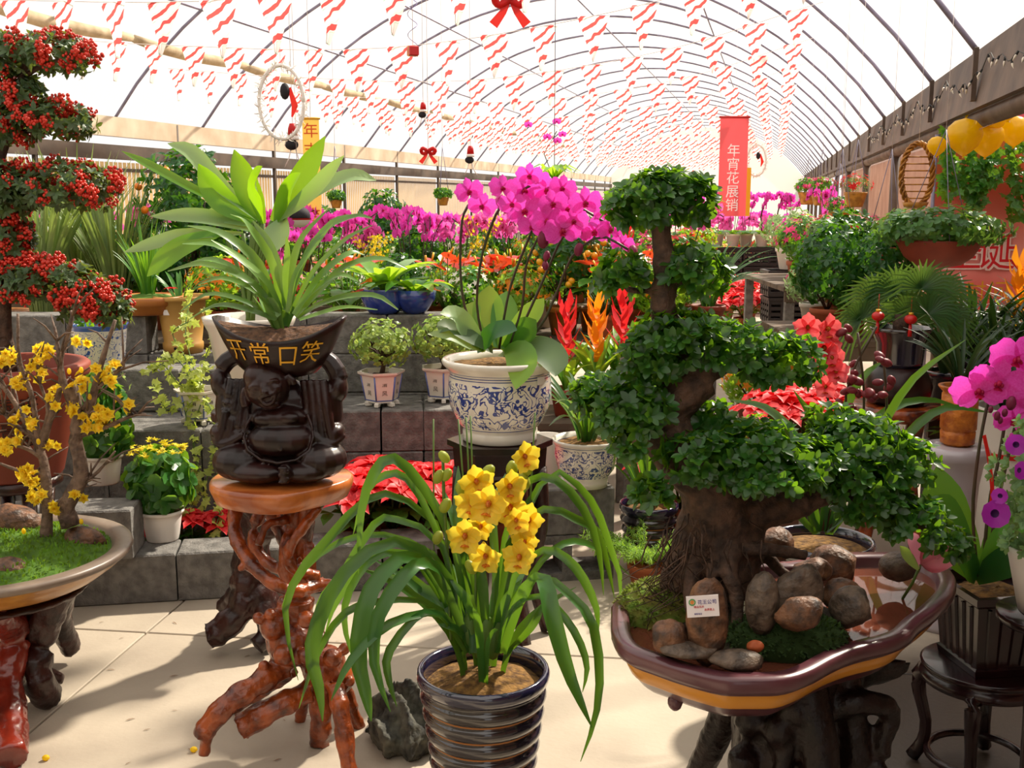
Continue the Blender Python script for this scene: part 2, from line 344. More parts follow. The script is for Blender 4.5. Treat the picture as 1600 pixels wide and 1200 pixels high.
wr.add([H(l0, a0, -.02), H(l0, a1, -.02), H(l0, a1, 2.9), H(l0, a0, 2.9), H(l0+.15, a0, -.02), H(l0+.15, a1, -.02), H(l0+.15, a1, 2.9), H(l0+.15, a0, 2.9)], [(3, 2, 1, 0), (4, 5, 6, 7), (3, 7, 6, 2), (0, 4, 7, 3), (1, 2, 6, 5)])
wall_right = struct(obj('wall_right', wr, M('wall_rose', 'c79a86', .8, 'b3836f', 1.5), smooth=False))
a1 = 6.5; struct(beam('trim_3', LR+.06, 2.5, 2.53, l0-LR, rust, None)); a0, a1 = 6.5, 52; struct(beam('trim_4', LR+.06, 2.5, 2.51, l0-LR, film, None)); a0 = -4  # unseen near roof strip made opaque to shade the right foreground, film beyond
# far end
b = MB(); ae = 51
for k in range(13):
    l = LL+(LR-LL)*k/12; b.v += [tuple(H(l, ae, 0)), tuple(H(l, ae, arch(l) if 0 < k < 12 else AB))]
b.f = [(2*k, 2*k+2, 2*k+3, 2*k+1) for k in range(12)]; b.m = [0]*12
struct(obj('wall_back', b, thin('end_film', 'd9d4cc', .5), smooth=False))
b = MB()
for k in range(13):
    l = LL+(LR-LL)*k/12; b.v += [tuple(H(l, -3.8, 0)), tuple(H(l, -3.8, arch(l) if 0 < k < 12 else AB))]
b.f = [(2*k, 2*k+2, 2*k+3, 2*k+1) for k in range(12)]; b.m = [0]*12
struct(obj('wall_front', b, M('light_cut_wall', '6b655c', .8), smooth=False))  # unseen wall added behind the camera, dark to cut frontal light
# ------------------------------------------------------------------ bunting
fm = flagmat(); fl = MB()
for j in range(5):
    t = j/4; w = .105*(1-t)
    for i in range(4): fl.v.append((-w+2*w*i/3, .012*math.sin(i*1.7+t*3)*(.3+t), -.29*t))
for j in range(4):
    for i in range(3): fl.f.append((j*4+i, j*4+i+1, j*4+5+i, j*4+4+i)); fl.m.append(0)
flm = mesh('pennant', fl, fm)
cordm = M('white_cord', 'f0e4e0', .7)
ORD = 'first second third fourth fifth sixth seventh eighth ninth tenth eleventh twelfth thirteenth fourteenth fifteenth sixteenth seventeenth'.split()
for k in range(16):
    al = 5.35+1.95*k; hang = rng.uniform(-.04, .04)
    ctrl = [H(-5.6, al+.3, 2.74+hang), H(-4.3, al+.2, 2.62+hang), H(-2.6, al, 2.53+hang), H(-1.0, al-.1, 2.70+hang), H(.3, al-.25, 3.02)]
    P = [Vector(p) for p in spline(ctrl, 20)]; org = P[0]
    t = thing('bunting_string', f'{ORD[k]} string of white, red and green pennants counted along the roof from the entrance', 'bunting', org, group='pennant strings under the roof')
    obj('cord', MB().tube(P, .0025, 4), cordm, t, at=org)
    L = 0; nxt = .1
    for i in range(len(P)-1):
        seg = (P[i+1]-P[i]).length
        while nxt <= L+seg:
            u = (nxt-L)/seg; p = P[i].lerp(P[i+1], u)-org; d = P[i+1]-P[i]
            inst('pennant', flm, t, Matrix.Translation(p) @ Matrix.Rotation(math.atan2(d.y, d.x)+random.uniform(-.25, .25), 4, 'Z') @ Matrix.Rotation(random.uniform(-.25, .1), 4, 'X'))
            nxt += .335
        L += seg
# ------------------------------------------------------------------ shared shapes and materials
def trace(pts, Y0, dY=0., n=12, bow=0.):
    # a line drawn by its direction in the photograph, bowing from distance Y0 to Y0+dY
    P = spline(pts, n); return [W(p[0], p[1], Y0+dY*(k/n)+bow*math.sin(PI*k/n)) for k, p in enumerate(P)]
def blade_w(n, w, base=.55, peak=.45, tip=.06):
    return [w*((base+(1-base)*min(1, (k/n)/peak)) if k/n < peak else (tip+(1-tip)*(1-((k/n-peak)/(1-peak))**2.2))) for k in range(n+1)]
def oval_w(n, w, neck=.15, peak=.5):
    return [w*max(.04, (neck+(1-neck)*math.sin(min(1, (k/n)/peak)*PI/2)) if k/n < peak else math.cos(((k/n-peak)/(1-peak))**1.6*PI/2)) for k in range(n+1)]
def tmpl(pts, faces): b = MB(); b.add(pts, faces); return b
T_OB = tmpl([(0, 0, 0), (-.24, .4, .06), (0, .42, 0), (.24, .4, .06), (-.27, .72, .05), (0, .75, 0), (.27, .72, .05), (0, 1, -.05)], [(0, 2, 1), (0, 3, 2), (1, 2, 5, 4), (2, 3, 6, 5), (4, 5, 7), (5, 6, 7)])
T_FIC = MB()
for (y_, w_) in ((0, .01), (.16, .15), (.36, .25), (.56, .275), (.76, .22), (.92, .11), (1, .01)): T_FIC.v += [(-w_, y_, .22*w_-.08*y_*y_), (0, y_, -.08*y_*y_), (w_, y_, .22*w_-.08*y_*y_)]
for k_ in range(6): T_FIC.f += [(3*k_, 3*k_+1, 3*k_+4, 3*k_+3), (3*k_+1, 3*k_+2, 3*k_+5, 3*k_+4)]; T_FIC.m += [0, 0]
T_OV = tmpl([(0, 0, 0), (-.22, .3, .05), (0, .33, 0), (.22, .3, .05), (-.2, .65, .03), (0, .68, 0), (.2, .65, .03), (0, 1, -.12)], [(0, 2, 1), (0, 3, 2), (1, 2, 5, 4), (2, 3, 6, 5), (4, 5, 7), (5, 6, 7)])
T_RD = tmpl([(0, 0, 0), (-.4, .3, .06), (0, .35, 0), (.4, .3, .06), (-.42, .7, .04), (0, .72, 0), (.42, .7, .04), (-.18, 1, 0), (.18, 1, 0)], [(0, 2, 1), (0, 3, 2), (1, 2, 5, 4), (2, 3, 6, 5), (4, 5, 7), (5, 6, 8), (5, 8, 7)])
T_NA = tmpl([(0, 0, 0), (-.07, .35, .02), (0, .35, 0), (.07, .35, .02), (-.06, .7, .01), (0, .7, -.02), (.06, .7, .01), (0, 1, -.12)], [(0, 2, 1), (0, 3, 2), (1, 2, 5, 4), (2, 3, 6, 5), (4, 5, 7), (5, 6, 7)])
T_IVY = tmpl([(0, 0, 0), (-.35, .1, .03), (-.3, .35, .04), (-.55, .5, 0), (-.22, .62, .03), (0, 1, -.05), (.22, .62, .03), (.55, .5, 0), (.3, .35, .04), (.35, .1, .03), (0, .45, 0)], [(10, i, i+1) for i in range(1, 9)]+[(10, 0, 1), (10, 9, 0)])
T_STAR = tmpl([(0, 0, 0)]+[((1 if i % 2 else .42)*math.cos(i*PI/5), (1 if i % 2 else .42)*math.sin(i*PI/5), .15 if i % 2 else .05) for i in range(10)], [(0, 1+i, 1+(i+1) % 10) for i in range(10)])
def petal(l, w, cup=.15, tipd=.1, nu=4, nv=5, neck=.25, rnd=.55):
    b = MB(); o = oval_w(nv, w, neck, rnd)
    for j in range(nv+1):
        t = j/nv; y = l*t; ww = max(o[j], w*.3 if j == nv else 0)/2
        for i in range(nu+1):
            q = -1+2*i/nu; b.v.append((q*ww, y-(.10*l*abs(q)**2 if j == nv else 0), cup*l*(q*q*.5)+tipd*l*(math.sin(t*PI)*.6-t*t)))
    for j in range(nv):
        for i in range(nu): k = j*(nu+1)+i; b.f.append((k, k+1, k+nu+2, k+nu+1)); b.m.append(0)
    return b
def rotx(a): return Matrix.Rotation(a, 4, 'X')
def roty(a): return Matrix.Rotation(a, 4, 'Y')
def rotz(a): return Matrix.Rotation(a, 4, 'Z')
# blossoms face +Z locally, up is +Y; size 1 = span
def cymb_flower():
    f = MB(); p = petal(.54, .44, .25, .05)
    for a in (0, 72, 142, -142, -72): f.join(p, rotz(R(a)) @ rotx(R(22)))
    lip = MB(); lip.join(petal(.36, .30, -.5, -.35, neck=.6), rotz(PI) @ rotx(R(38))); lip.ell((0, .03, .10), (.07, .09, .10), nu=8, nv=5)
    return f, lip
def phal_flower():
    f = MB(); sp = petal(.46, .30, .12, .05); pt = petal(.54, .56, .1, .02, neck=.2, rnd=.6)
    for a in (0, 125, -125): f.join(sp, Matrix.Translation((0, 0, -.02)) @ rotz(R(a)) @ rotx(R(4)))
    for a in (82, -82): f.join(pt, rotz(R(a)) @ rotx(R(8)))
    lip = MB(); lip.join(petal(.2, .16, -.4, -.3), rotz(PI) @ rotx(R(40))); lip.ell((0, 0, .06), (.05, .06, .08), nu=8, nv=5)
    for a in (-1, 1): lip.ell((a*.06, -.03, .07), (.03, .05, .05), nu=6, nv=4)
    return f, lip
def flower(parent, fm_, lm_, p, face, size, up=(0, 0, 1), name='blossom'):
    z = Vector(face).normalized(); u = Vector(up); x = u.cross(z).normalized(); y = z.cross(x); s = size
    m = Matrix(((x.x*s, y.x*s, z.x*s, p[0]), (x.y*s, y.y*s, z.y*s, p[1]), (x.z*s, y.z*s, z.z*s, p[2]), (0, 0, 0, 1)))
    o = inst(name, fm_, parent, m); inst('lip', lm_, o); return o
def jit(v, a): return Vector(v)+Vector((random.uniform(-a, a), random.uniform(-a, a), random.uniform(-a, a)))
def rosette(p, n, k, L, tilt=.6, jt=.3):
    n = Vector(n).normalized(); a = n.orthogonal().normalized(); b = n.cross(a); out = []; o = random.random()*6
    for i in range(k):
        q = o+2*PI*i/k+random.uniform(-.2, .2); r = a*math.cos(q)+b*math.sin(q); tl = tilt+random.uniform(-jt, jt)
        d = r*math.cos(tl)+n*math.sin(tl); out.append(FR(p, d, n, L*random.uniform(.75, 1.15)))
    return out
def pad_pts(c, r, n, low=-.55):
    out = []
    while len(out) < n:
        v = Vector((random.gauss(0, 1), random.gauss(0, 1), random.gauss(0, 1))).normalized()
        if v.z < low: continue
        k = random.uniform(.72, 1.04) if random.random() < .8 else random.uniform(.4, .75)
        out.append((Vector((c[0]+v.x*r[0]*k, c[1]+v.y*r[1]*k, c[2]+v.z*r[2]*k)), Vector((v.x/r[0], v.y/r[1], v.z/r[2])).normalized()))
    return out
G_dark = LF('leaf_deep_green', '1f5427', '6fae1c', .32, .35, .28)
G_mid = LF('leaf_green', '3a7a2e', '9cd02a', .38, .35, .38)
G_lite = LF('leaf_light_green', '6fa23c', 'c4e838', .4, .3, .45)
G_strap = LF('leaf_strap', '2c5a24', '86b422', .28, .3, .25)
G_pale = LF('leaf_silvery_green', '8aa87a', 'b9dd4a', .42, .2, .35)
G_grey = LF('leaf_grey_green', '53704a', '93ae4a', .45, .3, .25)
G_olive = LF('leaf_olive', '5c7a35', 'bcd24c', .45, .35, .4)
bark = M('bark_brown', '5e4434', .75, '33241b', 38, bump=.8, bscale=60, detail=8)
bark_g = M('bark_grey', '7d6656', .75, '4a392f', 40, bump=.8, bscale=60)
rootwood = M('root_wood_varnished', 'a04a1a', .3, '48190b', 20, bump=.7, bscale=38, coat=.25, spec=.5, detail=8, lo=.36, hi=.66)
darkwood = M('root_wood_dark', '3a160f', .35, '1c0906', 18, bump=.6, bscale=30, coat=.15, spec=.4)
redwood = M('root_wood_red', '8a2a18', .25, '4b140c', 8, bump=.3, bscale=20, coat=.5)
slabwood = M('wood_slab', 'd0793a', .3, '8b4218', 5, bump=.1, bscale=30, coat=.4, stretch=(1, 3, 1))
bronze = M('dark_resin', '2a0f0c', .33, '150706', 14, spec=.4)
soil = M('soil', '3c271b', .95, '6b4a33', 60, bump=.8, bscale=90)
mulch = M('bark_mulch', '8a6530', .95, '4f3415', 55, bump=.9, bscale=80)
gold = M('gold_paint', 'e0a52a', .4, metal=.3)
glaze = M('dark_glaze', '2a2320', .15, '1a1830', 4, coat=.8, spec=.7)
glaze_rim = M('blue_black_glaze', '1d1c36', .12, coat=.9, spec=.8)
ochre = M('ochre_line', 'a5682c', .4)
terra = M('terracotta', 'b4613a', .7, '96492a', 5)
terra_r = M('red_clay', '8f3a22', .6, '742b18', 4)
orange_pot = M('orange_glaze', 'c98238', .4, 'a8632a', 5)
whitepl = M('white_plastic', 'e9e2da', .4)
block_m = M('cinder_block', '7d7a76', .92, '5c5956', 22, bump=.7, bscale=90, detail=9)
moss = LF('moss', '4c6b22', '86a82c', .9, .35, .2)
stone = M('brown_stone', '7a5236', .55, '33231a', 38, bump=.9, bscale=45, detail=9)
stone_g = M('grey_stone', '6e5c4c', .55, '352a22', 36, bump=.9, bscale=45, detail=9)
stem_g = M('stem_green', '54702c', .5)
stem_d = M('stem_dark', '4a3222', .5, '2f3a1a', 8)
CY, CYL = cymb_flower(); PH, PHL = phal_flower()
yel = LF('petal_yellow', 'efc92a', 'ffe240', .5, .1, .45, 'dccb40', 30)
lipred = LF('lip_red_yellow', 'a92418', 'e85a20', .5, .2, .3, 'e0a030', 30)
mag = LF('petal_magenta', 'd836a6', 'fa50d0', .5, .15, .5, 'e868d0', 30)
lipmag = LF('lip_crimson', 'b0104a', 'f03070', .5, .2, .3)
budm = LF('bud_dark_pink', '7c1f44', 'a83058', .5, .2, .2)
CYm, CYLm = mesh('blossom', CY, yel), mesh('lip', CYL, lipred)
PHm, PHLm = mesh('blossom', PH, mag), mesh('lip', PHL, lipmag)
def bud(parent, p, L, mat, d=(0, -.2, 1), name='bud'):
    b = MB(); b.ell((0, 0, 0), (.32*L, .32*L, .5*L), nu=8, nv=6); o = obj(name, b, mat, parent); o.matrix_basis = Matrix.Translation(p) @ Vector(d).to_track_quat('Z', 'Y').to_matrix().to_4x4(); return o
def soil_disc(parent, c, r, mat, lift=.012, seg=20, name='soil', fn=None):
    b = MB(); V = [(c[0], c[1], c[2]+lift)]; F = []; rings = 5
    for j in range(1, rings+1):
        for i in range(seg):
            a = 2*PI*i/seg; rr = r*j/rings*(fn(a) if fn else 1); V.append((c[0]+rr*math.cos(a), c[1]+rr*math.sin(a), c[2]+lift*(1-(j/rings)**2)+random.uniform(-.004, .004)))
    for i in range(seg): F.append((0, 1+i, 1+(i+1) % seg))
    for j in range(rings-1):
        for i in range(seg): F.append((1+j*seg+i, 1+(j+1)*seg+i, 1+(j+1)*seg+(i+1) % seg, 1+j*seg+(i+1) % seg))
    b.add(V, F); return obj(name, b, mat, parent)
# ------------------------------------------------------------------ yellow cymbidium in the ribbed pot
def ribbed_pot(parent, h, r, nr=7, seg=40):
    prof = [(r*.60, 0), (r*.66, .01)]; mi = [0]
    for k in range(nr):
        z0 = .02+(h-.065)*k/nr; dz = (h-.065)/nr; rr = r*(.68+.24*k/nr)
        prof += [(rr, z0), (rr+.010, z0+dz*.25), (rr+.013, z0+dz*.5), (rr+.009, z0+dz*.76), (rr+.003, z0+dz*.87)]; mi += [1, 0, 0, 0, 0]
    prof += [(r*.93, h-.04), (r*.99, h-.03), (r*1.01, h-.014), (r*.985, h-.002), (r*.95, h), (r*.91, h-.004), (r*.89, h-.03), (r*.87, h-.06)]; mi += [0, 2, 2, 2, 2, 2, 2, 2]
    mi = (mi+[2]*20)[:len(prof)-1]
    return obj('pot', MB().lathe(prof, seg=seg, mis=mi), [glaze, ochre, glaze_rim], parent)
c0 = G(755, 1042, .38); c0.z = 0; YC = c0.y
t = thing('potted_cymbidium', 'yellow cymbidium orchid with long arching leaves in a dark ribbed glazed pot on the floor', 'potted plant', c0)
ribbed_pot(t, .38, .168); soil_disc(t, (0, 0, .335), .15, mulch, .03)
cym = [
 ([(735, 1015), (712, 860), (662, 762), (615, 717), (585, 740), (565, 800), (560, 897)], 15, -.12), ([(738, 1015), (690, 850), (640, 752), (600, 744), (570, 775), (552, 835)], 11, .1),
 ([(728, 1015), (690, 835), (620, 776), (570, 783), (517, 838), (465, 900), (445, 965), (466, 1063)], 12, -.1), ([(730, 1018), (692, 855), (620, 812), (585, 820), (540, 890), (505, 930), (490, 962)], 11, .05),
 ([(730, 1020), (695, 885), (607, 837), (525, 850), (462, 905), (440, 950)], 9, .12), ([(722, 1018), (680, 945), (595, 940), (537, 960), (495, 1025), (467, 1107)], 10, -.15),
 ([(735, 1015), (670, 870), (600, 850), (535, 900), (500, 967), (487, 1025), (500, 1080), (504, 1127)], 19, -.2), ([(740, 1018), (690, 900), (640, 868), (595, 900), (570, 950), (560, 1025), (573, 1090), (580, 1127)], 22, -.28),
 ([(745, 1018), (705, 910), (665, 880), (632, 900), (592, 962), (585, 1037), (610, 1112)], 18, -.3), ([(728, 1020), (687, 960), (650, 965), (607, 1020), (607, 1060), (620, 1104)], 11, -.2),
 ([(735, 1018), (660, 890), (600, 865), (560, 900), (540, 945), (541, 990), (556, 1040)], 10, -.1), ([(740, 1020), (735, 970), (660, 925), (567, 890)], 22, .2), ([(730, 1020), (690, 960), (610, 975), (550, 1030), (517, 1095)], 12, -.3),
 ([(772, 1015), (785, 860), (815, 765), (850, 745), (887, 765), (920, 812), (937, 870), (943, 930)], 12, -.1), ([(775, 1015), (800, 850), (857, 742), (905, 760), (935, 803), (952, 850), (970, 905), (966, 950)], 10, .1),
 ([(775, 1018), (795, 850), (850, 796), (900, 812), (930, 830), (948, 880), (960, 935)], 12, .05), ([(778, 1018), (805, 900), (850, 860), (885, 873), (912, 905), (932, 950), (935, 990)], 12, -.1),
 ([(780, 1020), (805, 930), (850, 903), (895, 935), (925, 975), (936, 1050), (930, 1120), (907, 1190)], 13, -.25), ([(775, 1020), (800, 950), (845, 932), (882, 965), (907, 1007), (917, 1045), (910, 1082)], 10, -.2),
 ([(785, 1020), (815, 930), (848, 905), (862, 962), (887, 1050), (925, 1137)], 21, -.3), ([(745, 1018), (727, 900), (718, 800), (716, 728)], 17, .12), ([(770, 1018), (785, 930), (816, 810), (856, 742)], 14, .1),
 ([(752, 1018), (742, 930), (712, 820), (690, 760)], 12, .15), ([(765, 1018), (775, 900), (770, 800), (790, 740)], 12, .2), ([(780, 1020), (830, 900), (880, 850), (930, 855), (985, 900)], 10, .25), ([(730, 1018), (660, 880), (590, 870), (530, 935), (508, 990)], 10, .15),
 ([(760, 1020), (755, 930), (745, 850)], 14, -.05), ([(748, 1020), (735, 950), (700, 900)], 12, -.08), ([(770, 1020), (785, 950), (815, 905)], 12, -.08), ([(790, 1022), (830, 980), (850, 940)], 10, -.05), ([(735, 1020), (700, 975), (672, 930)], 10, -.05), ([(740, 1022), (715, 985), (685, 975)], 10, -.12)]
for (pp, w, dY) in cym:
    n = 12; P = trace(pp, YC+random.uniform(-.05, .05), dY, n, -.05); b = MB().ribbon(P, blade_w(n, w*MPP(YC)*1.25, .5, .55), (random.uniform(-.3, .3), -.8, .55), .35); obj('leaf', b, G_strap, t, at=c0)
for i in range(10):
    a = random.uniform(0, 2*PI); q = Vector((math.cos(a), math.sin(a), 0)); l = random.uniform(.3, .5)
    P = [Vector((0, 0, .33))+q*(.05+l*u*u*.6)+Vector((0, 0, l*u*(1-.25*u))) for u in [k/8 for k in range(9)]]; obj('leaf', MB().ribbon(P, blade_w(8, .024, .5, .5), (random.uniform(-.5, .5), -.7, .5)), G_strap, t)
for (px, py) in ((735, 985), (760, 990), (780, 985), (748, 1000), (770, 1002)):
    q = W(px, py, YC-.02); obj('pseudobulb', MB().ell(q, (.022, .022, .05), nu=9, nv=6), G_olive, t, at=c0)
SPK = [[(740, 1010), (744, 900), (742, 800), (740, 735)], [(785, 1010), (800, 900), (812, 800), (818, 715)], [(705, 1000), (700, 880), (694, 790), (692, 712)]]
for s in SPK: obj('flower_spike', MB().tube(trace(s, YC-.02, -.02, 8), .0045, 6), stem_g, t, at=c0)
for s in ([(734, 880), (716, 655)], [(738, 860), (728, 652)], [(742, 870), (735, 650)], [(826, 830), (836, 645)], [(678, 870), (677, 655)]): obj('stake', MB().tube(trace(s, YC+.02, 0, 3), .0022, 5), stem_g, t, at=c0)
for i, (x, y, k) in enumerate([(744, 752, 46), (738, 786, 44), (764, 788, 50), (797, 792, 46), (794, 760, 44), (818, 714, 40), (828, 814, 44), (727, 838, 46), (812, 872, 44), (760, 868, 44), (820, 848, 36), (806, 812, 36), (752, 822, 34)]):
    p = W(x, y, YC-.07-.02*(i % 3))-c0; flower(t, CYm, CYLm, p, (random.uniform(-.5, .6), -1, random.uniform(-.15, .35)), k*MPP(YC)*1.3, (random.uniform(-.3, .3), 0, 1))
bg_ = LF('bud_green_yellow', '96a03a', 'd0d84a', .45, .15, .3)
for (x, y, L) in ((800, 733, 30), (824, 733, 26), (762, 738, 30), (720, 765, 26), (744, 818, 28), (736, 886, 28), (684, 840, 26), (694, 714, 24), (685, 745, 26), (698, 742, 24), (696, 790, 28), (738, 840, 26), (818, 752, 32)): bud(t, W(x, y, YC-.06)-c0, L*MPP(YC), bg_, (random.uniform(-.6, .6), -.3, .8))
# ------------------------------------------------------------------ laughing figure planter on a root stand
YB = 2.92; p0 = W(438, 742, YB); s = .00176; base = Vector((p0.x, YB, p0.z+.006))
st = thing('root_stand', 'varnished orange-brown root wood stand with a round slab top under the laughing figure', 'plant stand', (base.x, base.y, 0))
def rs(cx, cy, d=0): return W(290+cx/2.5, 720+cy/2.5, YB+d)
b = MB(); rad = lambda k: k/2.5*.00176
def rt(pts, r0, r1=None, seg=8, mb=None):
    n = max(6, 3*len(pts)); P = [rs(*q) for q in [tuple(x) for x in spline([(p+(0,))[:3] for p in pts], n)]]; r1 = r1 or r0
    (mb or b).tube(P, [rad((r0+(r1-r0)*k/n)*(1+.10*math.sin(k*1.9+r0))) for k in range(n+1)], seg)
rt([(205, 120, .02), (190, 270, -.04), (240, 380, -.1), (330, 470, -.14), (430, 510, -.12), (540, 480, -.04)], 30, 26); rt([(480, 120, 0), (470, 300, .02), (485, 420, 0), (450, 540, 0)], 34, 30)
rt([(520, 180, -.06), (430, 300, -.1), (400, 370, -.08), (430, 430, -.08), (520, 450, -.05)], 22, 24); rt([(330, 120, .08), (265, 280, .06), (300, 380, .04), (400, 440, 0)], 28, 26)
rt([(395, 120, .04), (430, 250, .05), (400, 380, 0), (430, 560, 0)], 40, 44); rt([(400, 230, .02), (320, 250, 0), (285, 330, -.02)], 18, 16); rt([(300, 130, .1), (380, 300, .12), (470, 440, .08), (440, 600, .05)], 30, 34)
b.ell(rs(430, 690, 0), (rad(120), .11, rad(110))); b.ell(rs(350, 640, -.05), (rad(62), .06, rad(60))); b.ell(rs(540, 800, -.02), (rad(90), .08, rad(80))); b.ell(rs(600, 850, .02), (rad(60), .06, rad(70)))
rt([(430, 540, 0), (430, 700, 0)], 70, 90)
rt([(380, 800, -.05), (300, 860, -.1), (190, 930, -.15), (100, 1020, -.18), (60, 1080, -.19)], 52, 42); rt([(85, 1060, -.19), (70, 1150, -.19)], 24, 22)
rt([(480, 900, -.04), (350, 965, -.1), (215, 1040, -.12)], 46, 56); rt([(520, 860, .0), (530, 1000, -.02), (522, 1110, -.02)], 52, 42); rt([(585, 880, -.08), (610, 1000, -.14), (640, 1215, -.19)], 40, 34); rt([(620, 880, .06), (690, 1075, .1)], 30, 26); rt([(470, 900, .1), (440, 1040, .14)], 26, 26); rt([(420, 820, .05), (300, 900, .12), (200, 960, .18), (150, 990, .2)], 30, 26)
for (cx, cy, r, d) in ((285, 615, 26, -.09), (330, 600, 24, -.1), (575, 770, 40, -.09), (620, 735, 26, -.06), (560, 480, 20, -.05), (305, 800, 22, -.1), (640, 860, 24, -.05), (470, 620, 36, -.12), (380, 760, 40, -.12), (520, 700, 40, -.1), (470, 760, 34, -.12), (450, 410, 16, -.12), (215, 420, 14, -.12)): b.ell(rs(cx, cy, d), rad(r), nu=9, nv=6)
organic(b, rootwood, 'root_frame', st, (base.x, base.y, 0), .0055, 1, .008, .03)
b = MB(); fn = lambda a, z: 1+.05*math.sin(2*a+1)+.04*math.sin(3*a)+.025*math.sin(5*a+2)
b.lathe([(.155, -.062), (.172, -.055), (.186, -.02), (.185, -.004), (.178, 0), (.0, 0)], (0, 0, base.z-.012), 40, fn=fn); obj('slab_top', b, slabwood, st)
f = thing('laughing_figure_planter', 'dark brown laughing figure holding an ingot bowl with gold characters and a clivia', 'planter', base)
def q(x, y, d=0): return Vector(((x-438)*s, -d*s, (742-y)*s))
b = MB()
def el(x, y, d, rx, ry, rd, rot=None): b.ell(q(x, y, d), (rx*s, rd*s, ry*s), rot, 16, 11)
def tb(pts, r0, r1=None, seg=8):
    n = 10; P = [q(*v) for v in spline(pts, n)]; r1 = r1 or r0; b.tube(P, [s*(r0+(r1-r0)*k/n) for k in range(n+1)], seg)
el(445, 690, 0, 62, 50, 50); el(440, 640, -8, 56, 50, 42); el(450, 681, 32, 54, 29, 36); el(446, 648, 28, 44, 20, 26)         # torso, belly, chest
el(462, 646, 44, 18, 10, 10); el(428, 648, 44, 18, 10, 10); el(455, 690, 66, 3, 3, 3)
el(384, 716, 26, 44, 30, 44); el(506, 713, 26, 42, 30, 44); el(440, 728, 10, 86, 17, 56)                                     # knees and seat
el(412, 727, 52, 46, 17, 30, (0, 0, R(-12))); el(486, 727, 50, 40, 17, 30, (0, 0, R(14)))   # shins
el(463, 723, 80, 11, 16, 10)
for i in range(5): el(461+(i % 2)*3, 712+i*5.4, 89, 8, 2.6, 4)                                                               # toes
el(432, 598, 38, 34, 33, 32, (0, R(20), 0)); el(421, 584, 34, 26, 24, 30); el(420, 607, 58, 12, 9, 9); el(447, 597, 60, 11, 9, 9); el(438, 622, 56, 15, 8, 10)   # head, cheeks, chin
el(435, 601, 70, 6, 5.5, 6); el(432, 596, 67, 4, 8, 5)                                                                        # nose
tb([(409, 598, 62), (418, 592, 67), (427, 594, 66)], 2.4); tb([(440, 588, 66), (447, 584, 66), (454, 586, 60)], 2.4)           # brows
tb([(413, 602, 64), (419, 599, 68), (426, 601, 67)], 1.5); tb([(443, 594, 66), (448, 591, 66), (454, 593, 61)], 1.5)
tb([(426, 612, 66), (432, 608, 71), (442, 605, 71), (451, 601, 66)], 2.2); tb([(426, 612, 66), (434, 620, 67), (446, 616, 67), (451, 601, 66)], 2.4)               # open laughing mouth
tb([(400, 600, 40), (397, 612, 42), (400, 628, 44)], 6, 8); tb([(462, 580, 40), (470, 588, 40), (472, 594, 38)], 5, 6)           # ears
el(352, 598, 0, 16, 24, 22); el(534, 606, 0, 14, 22, 22); tb([(385, 628, 0), (362, 612, 6), (350, 585, 0), (366, 562, -4), (392, 556, -8)], 18, 13); tb([(500, 630, 0), (526, 615, 6), (534, 592, 0), (518, 564, -4), (492, 556, -8)], 18, 13); el(364, 640, 4, 22, 46, 22); el(518, 640, 4, 22, 46, 22); el(352, 672, 16, 16, 14, 22); el(530, 672, 16, 14, 14, 22)   # raised arms
for (dx, r) in ((0, 9), (11, 8), (21, 8), (31, 7)): tb([(372+dx, 590, 14), (366+dx, 630, 26-dx*.2), (358+dx*1.2, 668, 30), (352+dx*1.3, 682, 30)], r*.8, r)        # sleeves hanging in folds
for (dx, r) in ((0, 9), (-11, 8), (-21, 8), (-31, 7)): tb([(512+dx, 592, 14), (518+dx, 630, 26+dx*.2), (524+dx*1.2, 668, 30), (528+dx*1.3, 680, 30)], r*.8, r)
tb([(343, 676, 22), (352, 688, 34), (372, 684, 36), (392, 672, 34)], 6); tb([(542, 676, 22), (531, 686, 34), (512, 684, 36), (498, 672, 34)], 6)
tb([(408, 640, 36), (396, 665, 44), (400, 690, 54), (430, 708, 64), (470, 708, 66), (498, 690, 56), (500, 665, 46), (490, 640, 36)], 2.6)                          # robe hem round the belly
for k in range(4): tb([(470+8*k, 735-4*k, 66-4*k), (490+8*k, 726-5*k, 68-6*k), (520+5*k, 712-4*k, 60-8*k)], 1.8)
for k in range(4): tb([(425-9*k, 738-2*k, 68-3*k), (410-9*k, 728-3*k, 68-4*k), (398-9*k, 712, 64-5*k)], 1.8)
organic(b, bronze, 'figure', f, None, .0034, 2)
# ingot bowl
def bowl_pt(a, u):      # u 0 bottom .. 1 rim
    ca, sa = math.cos(a), math.sin(a); flare = .52+.48*u**.7; rx = 103*flare; ry = 62*flare
    zr = 528-33*abs(ca)**2.2 if sa < 0 else 518-23*abs(ca)**2.2; zb = 590-8*abs(ca)
    return q(438+8+rx*ca, zb+(zr-zb)*u, -ry*sa*.0)+Vector((0, ry*sa*s, 0))
b = MB(); seg = 48; us = [0, .15, .35, .6, .85, 1.0]
for u in us: b.v += [tuple(bowl_pt(2*PI*i/seg, u)) for i in range(seg)]
for sc_, dz in ((.95, .002), (.9, -.03)):
    for i in range(seg):
        p = bowl_pt(2*PI*i/seg, 1); c = q(446, 0, 0); b.v.append((c.x+(p.x-c.x)*sc_, p.y*sc_, p.z+dz))
for k in range(len(us)+1): b.f += [(k*seg+i, k*seg+(i+1) % seg, (k+1)*seg+(i+1) % seg, (k+1)*seg+i) for i in range(seg)]
b.f.append(tuple(reversed(range(seg)))); b.m = [0]*len(b.f); obj('ingot_bowl', b, bronze, f)
b = MB(); n = 8; V = []
